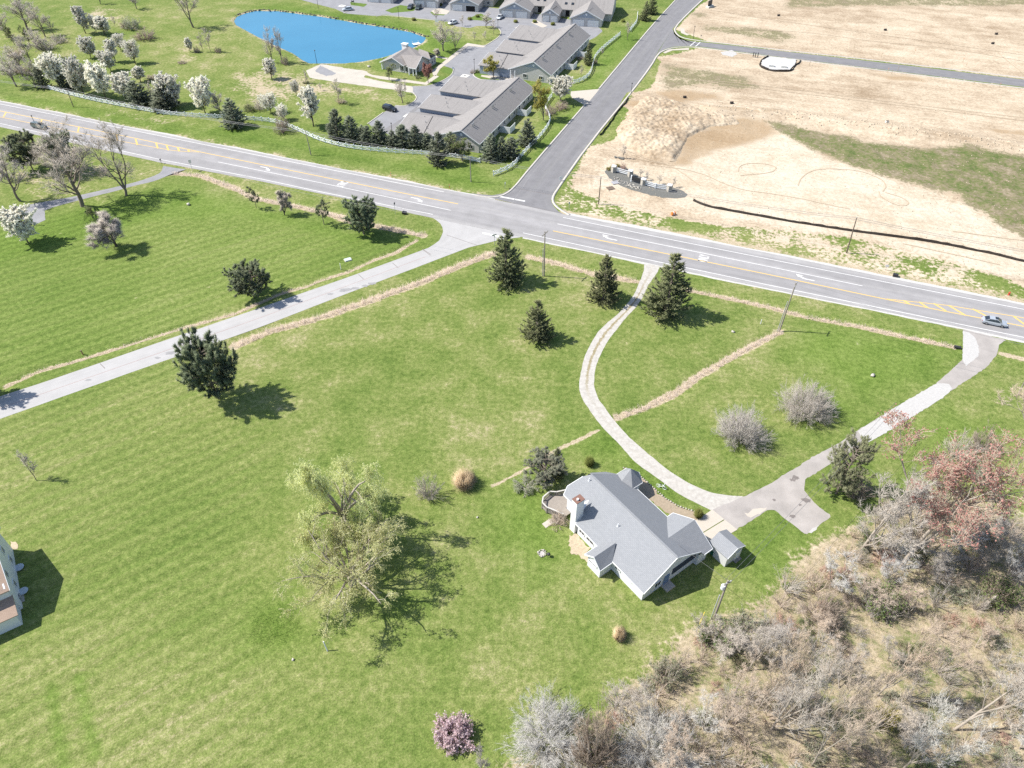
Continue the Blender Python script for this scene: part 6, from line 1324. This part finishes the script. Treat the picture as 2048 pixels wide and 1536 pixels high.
# ------------------------------------------------------------------ utility poles and wires
M_POLE = plain('pole_wood', (.30, .265, .225), .9, .1, var=.25, scale=3); M_POLED = plain('pole_wood_dark', (.16, .125, .10), .9, .1, var=.25, scale=3); M_INS = plain('insulator', (.38, .38, .40), .4, .4); M_TANK = plain('transformer_grey', (.62, .63, .64), .45, .4)
TOPS = {}
def pole(key, bx, by, tx, ty, label, arm=0.0, mat=M_POLE, tank=False, r=.17, second=False, armdir=0.6):
    X, Y = P(bx, by); h_ = height_of(bx, by, ty); lo, hi = -.06, .06                # lean sideways as sighted
    X2 = (tx - 1024) / FPX * proj(X, Y, h_)[2]
    t = thing('utility_pole', label, 'pole', (X, Y, 0), 0, 'utility poles'); dx = float(np.clip(X2 - X, -.6, .6))
    MB().tube([(0, 0, -.3), (dx, 0, h_)], [r, r * .62], 9).build('pole', mat, t)
    if arm:
        for s in (-1, 1):
            pass
        a = Vector((cos(armdir), sin(armdir), 0)); c = Vector((dx * .97, 0, h_ - .45))
        MB().beam(c - a * arm + Vector((0, -.15, 0)), c + a * arm + Vector((0, -.15, 0)), .12, .14).build('crossarm', mat, t)
        for k in (-.92, -.45, .45, .92): MB().lathe([(.03, 0), (.03, .12), (.075, .13), (.08, .24), (.03, .27)], 8, tuple(c + a * arm * k + Vector((0, -.15, .07)))).build('insulator', M_INS, t)
    else: MB().lathe([(.03, 0), (.08, .06), (.08, .22), (.03, .26)], 8, (dx, 0, h_)).build('insulator', M_INS, t)
    if tank:
        tk = MB().lathe([(.05, 0), (.27, .04), (.29, .1), (.29, .78), (.25, .86), (.1, .9)], 14, (dx * .85 - .38, -.12, h_ - 1.75)).build('transformer', M_TANK, t, True); MB().lathe([(.05, 0), (.07, .1), (.03, .26)], 8, (dx * .85 - .38, -.12, h_ - .87)).build('bushing', M_INS, tk)
    if second: MB().tube([(-.32, .1, -.2), (-.32 + dx * .6, .1, h_ * .62)], .075, 7).build('conduit', M_INS, t)
    MB().box((dx * .1, -r - .02, 1.6), (.12, .03, .2)).build('tag_plate', M_INS, t)
    TOPS[key] = (X + dx, Y, h_); return t
pole('a', 147, 214, 133, 178, 'wooden pole before the fence, under the first white pears', r=.14, mat=M_POLED); pole('b', 622, 310, 611, 262, 'wooden pole on the verge left of the fir screen', r=.15); pole('c', 942, 364, 940, 314, 'wooden pole on the verge near the side street corner', r=.15); pole('d', 1197, 408, 1202, 354, 'dark pole on the sand left of the entrance bed', r=.15, mat=M_POLED); pole('e', 1693, 506, 1707, 436, 'dark pole on the verge beside the silt fence', r=.16, mat=M_POLED)
pole('f', 1088, 552, 1090, 463, 'wooden pole with a pale crossarm behind the tall spruce', 1.2, second=True, mat=M_POLE, armdir=1.0); pole('g', 1559, 661, 1592, 566, 'weathered pole with a crossarm at the end of the dry ditch', 1.0, second=True, armdir=1.0); pole('h', 1427, 1238, 1456, 1161, 'leaning pole with a white transformer behind the ranch house', 0.55, tank=True, r=.19, second=True, armdir=.5)
pole('i', 2036, 790, 2052, 758, 'pole half hidden by the right edge above the gnarled tree', r=.15)
M_WIRE = plain('wire', (.16, .16, .165), .6, .3)
def wires(pts, label, n=3, sag=.9, gap=.45, drop=.3):
    t = thing('power_line', label, 'cable', (0, 0, 0), 0, 'overhead power lines')
    for k in range(n):
        m = MB()
        for a, b in zip(pts, pts[1:]):
            a, b = Vector(a), Vector(b); d = (b - a); s = Vector((-d.y, d.x, 0)).normalized() * ((k - (n - 1) / 2) * gap); L = d.length
            m.tube([a + d * f + s + Vector((0, 0, -drop * (k % 2) - 4 * sag * (L / 50) * f * (1 - f))) for f in np.linspace(0, 1, 11)], .022, 3, False)
        m.build('wire', M_WIRE, t)
T_ = TOPS; wires([(-235, 262, 7), T_['a'], T_['b'], T_['c'], T_['d'], T_['e'], (170, 108, 9)], 'power lines running from pole to pole along the far side of the highway', 4, .8)
wires([(-70, 160, 10.5), T_['f'], T_['g'], (118, 84, 10)], 'thin power lines along the near side of the highway', 2, .8, 1.6, 0); wires([T_['h'], (62, 82, 9)], 'paired wires running from the transformer pole over the wood edge', 2, .5, .7); wires([T_['h'], (n0[0] + 4.5, n0[1] + 8.5, 3.6)], 'service cable from the transformer pole to the house', 1, .4)
# ------------------------------------------------------------------ cars
def paint(name, col): t = NT(name); t.b.inputs['Coat Weight'].default_value = .6; t.b.inputs['Coat Roughness'].default_value = .08; return t.done(col, .35, .4, .25)
TYRE = plain('tyre_rubber', (.022, .022, .024), .85, .2); RIM = plain('alloy_rim', (.36, .37, .38), .35, .5, .7); LAMP = plain('lamp_glass', (.62, .64, .66), .15, .6, var=.02); TAIL = plain('tail_lamp', (.32, .02, .02), .25, .5, var=.05)
# side profiles: (x, waist z, roof z or None)
def car(px, py, ang, L, W, Hh, col, label, kind='sedan', group='parked cars of the estate'):
    X, Y = P(px, py); t = thing('car', label, 'car', (X, Y, 0.012), ang, group if group else None); pm = paint('car_paint', col)
    k = L / 4.6; suv = kind in ('suv', 'van')
    st = [(-.5, .52, .62, .80), (-.485, .36, .80, .90), (-.42, .27, .93, .97), (-.25, .22, .97, 1.0), (0, .20, .96, 1.0), (.18, .21, .95, 1.0), (.30, .24, .88, .98), (.42, .28, .80, .93), (.48, .36, .70, .82), (.5, .46, .60, .70)]
    zk = Hh / 1.46; rings = []
    for x, zb, zt, wf in st:
        zt = zt * zk if not suv else zt * zk * 1.02; hw = W / 2 * wf; rings.append([(x * L, s * hw * a, zb + (zt - zb) * b) for s, a, b in ((1, .86, 0), (1, 1, .28), (1, 1, .62), (1, .92, .94), (1, .6, 1.0), (-1, .6, 1.0), (-1, .92, .94), (-1, 1, .62), (-1, 1, .28), (-1, .86, 0))])
    m = MB()
    for a, b in zip(rings, rings[1:]):
        for i in range(10): j = (i + 1) % 10; m.face([a[i], b[i], b[j], a[j]])
    m.face(rings[0][::-1]); m.face(rings[-1]); m.build('body', pm, t, True)
    zw = .93 * zk; zr = Hh
    if kind == 'sedan': g_ = [(-.40, 0), (-.24, .86), (-.05, 1), (.08, .96), (.27, 0)]
    elif kind == 'suv': g_ = [(-.475, 0), (-.42, .90), (-.1, 1), (.08, .97), (.26, 0)]
    else: g_ = [(-.48, 0), (-.45, .95), (-.05, 1), (.12, .96), (.3, 0)]
    cab = [[(x * L, s * W / 2 * (.90 - .2 * f), zw - .03 + (zr - zw + .0) * f * .985) for s in (1, -1)] for x, f in g_]
    sd_ = MB()
    for s in (0, 1):
        pts = [c[s] for c in cab]; sd_.face(pts if s else pts[::-1])
    sd_.build('side_windows', GLASS, t); MB().face([cab[0][1], cab[1][1], cab[1][0], cab[0][0]]).build('rear_window', GLASS, t); MB().face([cab[3][1], cab[4][1], cab[4][0], cab[3][0]]).build('windscreen', GLASS, t)
    rf = MB(); up = Vector((0, 0, .025)); rf.slab([Vector(cab[1][1]) + up, Vector(cab[2][1]) + up, Vector(cab[3][1]) + up, Vector(cab[3][0]) + up, Vector(cab[2][0]) + up, Vector(cab[1][0]) + up], .05); r_ = rf.build('roof', pm, t)
    if kind == 'sedan' and not group: MB().box((.03 * L, 0, Hh + .02), (.55, .8, .02)).build('sunroof', GLASS, r_)
    pl_ = MB()
    for s in (0, 1):
        for i, j in ((0, 1), (3, 4)): pl_.beam(cab[i][s], cab[j][s], .07, .05)
        mid = (Vector(cab[2][s]) + Vector(cab[2][s])) / 2; pl_.beam((mid.x, mid.y * 1.12, zw - .02), mid, .08, .05)
    pl_.build('pillars', pm, t)
    for x in (-.30, .31):
        for s in (-1, 1):
            wm = MB().lathe([(.2, -.09), (.31, -.11), (.33, -.06), (.33, .06), (.31, .11), (.2, .09)], 16); wh = wm.build('wheel', TYRE, t); wh.matrix_local = Matrix.Translation((x * L, s * (W / 2 - .1), .33)) @ Matrix.Rotation(pi / 2, 4, 'X'); MB().lathe([(.02, -.115), (.2, -.115), (.2, .115), (.02, .115)], 10).build('rim', RIM, wh)
    for s in (-1, 1):
        MB().box((.475 * L, s * W * .32, .62 * zk), (.18, .36, .13), s * -.3).build('headlight', LAMP, t); MB().box((-.485 * L, s * W * .34, .74 * zk), (.1, .3, .14), s * .2).build('tail_light', TAIL, t); MB().box((.2 * L, s * (W / 2 + .05), zw + .05), (.12, .2, .12)).build('mirror', pm, t)
    return t
mr = atan2(mu[1], mu[0])
car(1986, 648, mr, 4.65, 1.78, 1.48, (.40, .43, .47), 'silver blue hatchback driving on the highway at the right edge', 'sedan', None)
car(80, 256, mr, 5.2, 1.9, 1.7, (.10, .125, .12), 'dark green pickup sized car on the highway at the left', 'suv', None)
va2 = radians(-12)
car(780, 221, radians(-30), 4.9, 1.95, 1.75, (.015, .018, .026), 'black estate car parked alone in the bay behind the firs', 'suv'); car(696, 21, radians(200), 4.7, 1.8, 1.48, (.52, .55, .57), 'silver car standing in the lane at the pond corner')
car(821, 17, radians(78 + 180), 4.7, 1.85, 1.6, (.08, .09, .105), 'left dark car of the pair before the villa garages', 'suv'); car(837, 18, radians(78 + 180), 4.7, 1.85, 1.6, (.06, .08, .075), 'right dark green car of the pair before the villa garages', 'suv'); car(906, 48, radians(225), 4.6, 1.8, 1.5, (.68, .68, .67), 'white car parked on the lane above the clubhouse'); car(1000, 37, radians(250), 4.6, 1.8, 1.5, (.62, .64, .66), 'white car before the wide two garage villa'); car(908, 179, radians(240), 4.8, 1.9, 1.9, (.70, .69, .66), 'white van half hidden by the terrace roof', 'van')
# ------------------------------------------------------------------ lamps, signs, boxes and small things
def lamp(px, py, ty, label):
    X, Y = P(px, py); h_ = height_of(px, py, ty); t = thing('lamp_post', label, 'lamp post', (X, Y, 0), 0, 'dark lamp posts of the estate')
    MB().tube([(0, 0, 0), (0, 0, h_ - .3)], [.09, .06], 7).build('post', M_IRON, t); MB().lathe([(.08, h_ - .32), (.2, h_ - .2), (.2, h_ - .02), (.05, h_ + .1)], 8).build('lantern', M_IRON, t)
for a in ((634, 128, 100, 'dark lamp post on the near shore of the pond'), (637, 18, -8, 'dark lamp post on the far shore of the pond'), (798, 38, 14, 'dark lamp post on the lawn beside the estate lane'), (949, 144, 118, 'dark lamp post before the second terrace'), (1262, 188, 166, 'dark lamp post beside the kerb, above the spoil heap'), (1386, 78, 52, 'thin dark pole on the branch street corner'), (996, 60, 40, 'lamp post on the curved island'), (72, 252, 231, 'dark lamp post on the verge beside the dark car'), (784, 263, 246, 'lamp post at the end of the parking bay'), (69, 450, 428, 'dark slim post beside the left drive turnaround')): lamp(*a)
def sign(px, py, ty, label, shape='stop', col=(.35, .03, .03), face=0.0, post=M_INS, w=.75, mat=None):
    X, Y = P(px, py); h_ = max(1.4, height_of(px, py, ty)); t = thing('road_sign', label, 'sign', (X, Y, 0), face)
    MB().tube([(0, 0, -.1), (0, 0, h_)], .045, 6).build('post', post, t); m = mat or plain('sign_face', col, .5, .3, var=.04)
    if shape == 'stop':
        b = MB(); r_ = w / 2; f = [(r_ * cos(pi / 8 + k * pi / 4), -.06, h_ - r_ + r_ * sin(pi / 8 + k * pi / 4)) for k in range(8)]; k2 = [(x, -.03, z) for x, _, z in f]; b.face(f); b.face(k2[::-1]); [b.face([f[(i + 1) % 8], f[i], k2[i], k2[(i + 1) % 8]]) for i in range(8)]; b.build('board', m, t)
    elif shape == 'blades': MB().box((0, 0, h_), (1.1, .04, .24)).build('board', m, t); MB().box((0, 0, h_ - .28), (.04, 1.1, .24)).build('board', m, t)
    else: MB().box((0, -.06, h_ - w / 2), (w, .04, w * (1.2 if shape == 'tall' else .8))).build('board', m, t)
    return t
WS = plain('sign_back', (.60, .61, .62), .5, .3, .3)
sign(1010, 377, 364, 'octagonal sign seen from behind at the side street corner', 'stop', face=radians(70), mat=WS); sign(989, 491, 470, 'street name sign post at the local road corner', 'blades', (.05, .12, .08), .4); sign(385, 341, 320, 'sign post beside the mouth of the left drive', 'tall', face=.9, mat=WS); sign(791, 428, 405, 'dark sign post on the verge before the road corner', 'tall', (.10, .10, .11), 1.1, w=.5)
sign(1121, 362, 355, 'white sign board on the kerb of the side street', 'box', face=.5, mat=TRIM, w=1.0); sign(1138, 418, 404, 'thin sign on the grass at the side street corner', 'tall', (.25, .34, .33), .2, w=.4); sign(1399, 92, 70, 'thin pole sign at the branch street crossing', 'tall', (.25, .25, .25), .3, w=.35); sign(1771, 540, 529, 'small grey sign on the verge by the black box', 'box', face=mr, mat=WS, w=.7); sign(907, 150, 134, 'small white sign on the court island', 'tall', face=0, mat=TRIM, w=.6); sign(874, 45, 38, 'low white sign by the lane', 'box', face=va2, mat=TRIM, w=1.5); sign(1262, 66, 58, 'low white marker by the top fence', 'tall', mat=TRIM, w=.3)
def small(name, label, cat, px, py, group=None, rz=0.0, z=0.0): X, Y = P(px, py); return thing(name, label, cat, (X, Y, z), rz, group)
for x, y, l in ((1007, 93, 'black letterbox stand nearest the far garages'), (977, 119, 'black letterbox stand at the second terrace corner'), (868, 207, 'black letterbox stand on the grass nib of the first terrace'), (706, 8, 'black letterbox stand at the lane corner by the silver car'), (822, 246, 'small black letterbox at the near corner of the first terrace')):
    t = small('letterbox_stand', l, 'letterbox', x, y, 'black letterbox stands', .4)
    for s in (-.5, .5): MB().box((s, 0, .7), (.14, .14, 1.9)).build('post', M_IRON, t)
    MB().box((0, 0, 1.05), (1.2, .3, .45)).build('box', M_IRON, t)
t = small('letterbox', 'roadside letterbox at the mouth of the left drive', 'letterbox', 323, 327, None, mr); MB().tube([(0, 0, 0), (0, 0, 1.05)], .06, 6).build('post', M_POLED, t); MB().lathe([(.13, -.25), (.13, .25)], 10).build('box', M_IRON, t).matrix_local = Matrix.Translation((0, 0, 1.18)) @ Matrix.Rotation(pi / 2, 4, 'X'); MB().tube([(0, 0, .9), (.5, 0, .95)], .05, 6).build('arm', M_POLED, t)
ORG = plain('orange_plastic', (.62, .20, .05), .6, .3); RED = plain('hydrant_red', (.50, .055, .035), .5, .4)
for x, y, l in ((782, 352, 'orange marker post on the verge beside the fir screen'), (899, 376, 'orange marker post near the highway edge by the corner')):
    t = small('marker_post', l, 'marker', x, y, 'orange marker posts'); MB().lathe([(.07, 0), (.07, 1.0), (.09, 1.05), (.02, 1.15)], 8).build('post', ORG, t); MB().box((0, 0, .8), (.16, .16, .18)).build('band', TRIM, t)
t = small('fire_hydrant', 'red fire hydrant on the verge right of the yellow hatching', 'hydrant', 2017, 590); MB().lathe([(.2, 0), (.2, .06), (.13, .08), (.13, .55), (.18, .57), (.18, .62), (.1, .76), (.04, .82)], 12).build('barrel', RED, t)
for s in (0, pi / 2, pi): MB().tube([(0, 0, .45), (.24 * cos(s), .24 * sin(s), .45)], .07, 8).build('outlet', RED, t)
t = small('traffic_barrel', 'orange drum lying on the sand above the highway', 'barrel', 1346, 430, None, .4); MB().lathe([(.42, -.5), (.42, .5)], 14).build('drum', ORG, t).matrix_local = Matrix.Translation((0, 0, .45)) @ Matrix.Rotation(pi / 2, 4, 'Y'); MB().lathe([(.43, -.12), (.43, .12)], 14).build('band', TRIM, t).matrix_local = Matrix.Translation((0, 0, .45)) @ Matrix.Rotation(pi / 2, 4, 'Y')
for x, y, l in ((1790, 553, 'black utility box on the verge above the hatching'), (809, 428, 'black utility box beside the dark sign post')):
    t = small('utility_box', l, 'utility box', x, y, 'black utility boxes', mr); MB().box((0, 0, .3), (1.0, .7, .6)).build('cabinet', M_IRON, t); MB().box((0, 0, .62), (1.06, .76, .05)).build('lid', M_IRON, t)
t = small('culvert_pipe', 'dark culvert pipe end at the mouth of the asphalt drive', 'pipe', 1915, 695, None, mr); MB().lathe([(.24, -.6), (.3, -.6), (.3, .6), (.24, .6)], 14).build('pipe', M_IRON, t).matrix_local = Matrix.Translation((0, 0, .1)) @ Matrix.Rotation(pi / 2, 4, 'Y')
t = small('utility_pad', 'pale square utility pad on the lawn above the local road', 'utility pad', 696, 520, None, .5); MB().box((0, 0, .12), (1.5, 1.1, .25)).build('lid', plain('pad_green', (.42, .47, .43), .7, .2), t); MB().box((0, 0, .03), (1.7, 1.3, .06)).build('base', M_CONC, t)
for x, y, l, h_ in ((682, 539, 'white plastic marker pole in the ditch above the local road', 1.6), (1521, 648, 'white utility pedestal beside the largest spruce shadow', 1.1), (655, 1302, 'leaning white pipe on the lawn below the big willow', 1.9)):
    t = small('marker_pipe', l, 'pipe', x, y); MB().tube([(0, 0, 0), (-.25 if h_ > 1.7 else 0, .3 if h_ > 1.7 else 0, h_)], .075, 8).build('pipe', TRIM, t); MB().lathe([(.09, 0), (.09, .1)], 8).build('collar', M_INS, t)
t = small('post_stub', 'short reddish post stub in the ditch beside the local road', 'post', 166, 709); MB().tube([(0, 0, 0), (-.1, .1, .8)], [.12, .1], 7).build('stub', plain('rusty_wood', (.30, .16, .10), .9, .1), t); MB().box((-.1, .1, .85), (.25, .2, .1)).build('cap', M_POLED, t)
def rock(px, py, s, label, col=(.45, .42, .37)):
    o = spike_free_rocks('boulder', [(0, 0, s * .3)], s, plain('boulder', col, .9, .1, var=.25), RNG, None); X, Y = P(px, py); o.location = (X, Y, 0); return tag(o, label, 'rock')
rock(377, 410, .9, 'pale flat rock on the far left lawn'); rock(586, 1320, .35, 'small pale stone below the wet patch'); rock(955, 1035, .25, 'small pale stone near the straw coloured grass'); rock(1466, 664, .3, 'pale stone beside the largest spruce shadow'); rock(1745, 752, .7, 'pale rubble heap on the lawn left of the white drive'); rock(738, 134, .5, 'white boulder on the pond lawn'); rock(765, 117, .4, 'pale boulder at the pond edge near the clubhouse')
# fire pit, kettle grill, bicycle ornament, stump, dock
t = small('fire_pit', 'ring of pale stones around a fire pit behind the house', 'fire pit', 1084, 1107)
for k in range(11):
    a = 2 * pi * k / 11; o = spike_free_rocks('stone', [(0, 0, .1)], .17, ORN, RNG, None, t) if k < 3 else copy_part(fp[k % 3], t); o.location = (.55 * cos(a), .55 * sin(a), 0); fp = (fp + [o]) if k else [o]
MB().lathe([(.4, .02), (.4, .05)], 12).build('ash', plain('ash', (.40, .38, .36), .9, .1, var=.4, scale=5), t)
t = small('kettle_grill', 'small black kettle grill beside the fire pit', 'grill', 1097, 1113); MB().lathe([(.05, .35), (.2, .42), (.28, .58), (.28, .62), (.2, .76), (.05, .82)], 12).build('kettle', M_IRON, t, True)
for k in range(3): a = 2 * pi * k / 3; MB().tube([(.14 * cos(a), .14 * sin(a), .45), (.3 * cos(a), .3 * sin(a), 0)], .018, 5).build('leg', M_IRON, t)
t = small('bicycle', 'small white bicycle standing on the lawn by the stone edged bed', 'bicycle', 1322, 976, None, -.5)
for x in (-.5, .5):
    m = MB(); m.tube([(x + .32 * cos(a), 0, .33 + .32 * sin(a)) for a in np.linspace(0, 2 * pi, 19)], .035, 5, False); m.build('wheel', FW, t)
m = MB()
for a, b in (((-.5, 0, .33), (-.15, 0, .85)), ((-.15, 0, .85), (-.05, 0, .33)), ((-.5, 0, .33), (-.05, 0, .33)), ((-.05, 0, .33), (.38, 0, .8)), ((-.15, 0, .82), (.38, 0, .82)), ((.38, 0, .95), (.5, 0, .33))): m.tube([a, b], .035, 5)
m.build('frame', FW, t); MB().box((-.17, 0, .92), (.28, .14, .06)).build('saddle', M_IRON, t); MB().tube([(.36, -.28, 1.0), (.38, 0, .96), (.36, .28, 1.0)], .03, 5).build('handlebar', FW, t)
t = small('wheelie_bin', 'green bin in the shade between the house and the shed', 'bin', 1424, 1107, None, .6); MB().prism([(-.3, -.35), (.3, -.35), (.3, .35), (-.3, .35)], 0, 1.0).build('bin', plain('bin_green', (.02, .12, .075), .5, .4), t); MB().box((0, 0, 1.04), (.66, .76, .08), 0, Matrix.Rotation(.08, 4, 'X')).build('lid', bpy.data.materials['bin_green'], t)
t = small('tree_stump', 'pale broken trunk sticking out of the wood near the right edge', 'stump', 1961, 1216); MB().tube([(0, 0, -.1), (.35, .05, 1.4), (.8, .1, 2.6)], [.3, .24, .2], 8).build('trunk', BARK_P, t); MB().tube([(.8, .1, 2.6), (.95, .15, 2.9)], [.17, .04], 7).build('splinter', BARK_P, t)
t = small('dock', 'small white floating dock at the pond edge behind the clubhouse', 'dock', 833, 88, None, .5, -.15)
for i in range(6): MB().box((-1.2 + i * .48, 0, .25), (.44, 2.2, .08)).build('plank', TRIM, t)
for x in (-1.2, 1.2): MB().tube([(x, 1.0, -.3), (x, 1.0, 1.0)], .08, 6).build('post', TRIM, t)
t = small('monument_sign', 'dark sign slab with a pale base at the top of the side street', 'sign', 1419, 14, None, .9); MB().box((0, 0, .3), (4.6, 1.6, .6)).build('base', M_GRATE, t); MB().box((0, 0, 1.6), (3.2, .4, 2.2)).build('slab', M_IRON, t)
for x, y, l in ((1770, 61, 'dark inlet box on the far sand, left one'), (1992, 69, 'dark inlet box on the far sand, right one'), (1463, 208, 'dark inlet box on the sand above the spoil heap'), (1369, 197, 'dark riser pipe in the damp sand'), (1772, 249, 'pale inlet block on the sand terrace'), (1985, 88, 'small dark box beside the far sand track'), (1557, 32, 'dark box at the top of the far sand')):
    t = small('inlet_box', l, 'inlet', x, y, 'inlet boxes of the building site', .3, max(0.0, float(ground_z(*P(x, y))))); MB().box((0, 0, .3), (1.0, .6, .7)).build('box', M_GRATE if 'pale' in l else M_IRON, t); MB().box((0, 0, .67), (.9, .5, .06)).build('grate', M_POLED, t)
for x, y in ((1506, 114), (1510, 115), (1515, 115)):
    t = small('stub_pipe', 'dark pipe stub standing by the branch street, one of three', 'pipe', x, y, 'dark pipe stubs'); MB().lathe([(.14, 0), (.14, 1.6), (.17, 1.6), (.17, 1.72)], 8).build('pipe', M_IRON, t); MB().lathe([(.2, 0), (.2, .1)], 8).build('collar', M_INS, t)
for i, (x, y) in enumerate(((1624, 88), (1708, 96), (1762, 115), (1828, 108), (1931, 134), (1618, 131), (1775, 145), (1783, 148), (1947, 170), (1998, 175), (1795, 141), (1253, 316), (1925, 125))):
    t = small('survey_stake', 'thin survey stake standing in the sand beside the branch street', 'stake', x, y, 'survey stakes of the building site'); MB().box((0, 0, .7), (.08, .08, 1.6)).build('stake', M_STAKE, t); MB().box((0, 0, 1.4), (.12, .12, .25)).build('flag', ORG if i % 3 == 0 else M_STAKE, t)
for x, y, l in ((1230, 366, 'dark pallet lying on the sand left of the mulch bed'), (1221, 377, 'dark scrap heap on the sand below the pallet')):
    t = small('pallet', l, 'pallet', x, y, None, .4)
    for i in range(5): MB().box((-.8 + .4 * i, 0, .16), (.3, 1.6, .05)).build('board', M_INS if 'pallet lying' in l else M_POLED, t)
    for yy in (-.7, .7): MB().box((0, yy, .07), (1.9, .12, .12)).build('runner', M_POLED, t)
t = small('pipe_length', 'yellow guy guard leaning at the foot of the transformer pole', 'pipe', 1397, 1250); MB().tube([(-.1, -.3, .0), (.75, 1.0, 1.6)], .05, 6).build('sleeve', plain('guard_yellow', (.62, .48, .06), .5, .3), t); MB().lathe([(.08, 0), (.08, .1)], 6, (-.1, -.3, 0)).build('anchor', M_INS, t)
# tyre tracks on the sand
M_TT = plain('rut_sand', (.40, .325, .235), .95, .05, var=.15)
for l, z in (([(1476, 345), (1478, 332), (1500, 326), (1540, 330), (1556, 337), (1540, 347), (1500, 350), (1480, 352)], .3), ([(1596, 372), (1600, 358), (1620, 342), (1660, 338), (1720, 342), (1762, 358), (1774, 372), (1765, 384)], .3), ([(1757, 384), (1760, 395), (1790, 412), (1812, 414), (1819, 406), (1800, 394), (1770, 386)], .3), ([(1220, 292), (1250, 310), (1300, 325), (1330, 328)], .3), ([(1905, 464), (1980, 474), (2048, 482)], .3), ([(1330, 203), (1360, 218), (1400, 214), (1440, 218)], .35), ([(1805, 488), (1900, 508), (2000, 530)], .3), ([(1330, 150), (1420, 165), (1560, 182), (1750, 205), (2060, 244)], .3), ([(1400, 160), (1500, 168), (1700, 194), (2060, 238)], .3), ([(1420, 20), (1600, 48), (1800, 75), (2060, 112)], .3), ([(1460, 60), (1600, 62), (1750, 84), (1900, 96), (2060, 125)], .3), ([(1300, 330), (1400, 345), (1470, 380), (1560, 390), (1700, 420)], .3), ([(1250, 300), (1300, 322), (1340, 330), (1400, 372)], .3), ([(1990, 100), (2010, 118), (2050, 150)], .3)):
    p = resample(smooth_line(PL(l), 2), step=1.0); zz = np.array([float(ground_z(a, b)) for a, b in p])
    for off in (0, ):
        a, b = offset_line(p, .14), offset_line(p, -.14); n = len(p); V = np.empty((2 * n, 3)); V[0::2] = np.c_[a, zz + .06]; V[1::2] = np.c_[b, zz + .06]; i = np.arange(n - 1) * 2
        structure(obj('tyre_track', mesh_np('tyre_track', V, np.c_[i, i + 1, i + 3, i + 2], mats=[M_TT])))
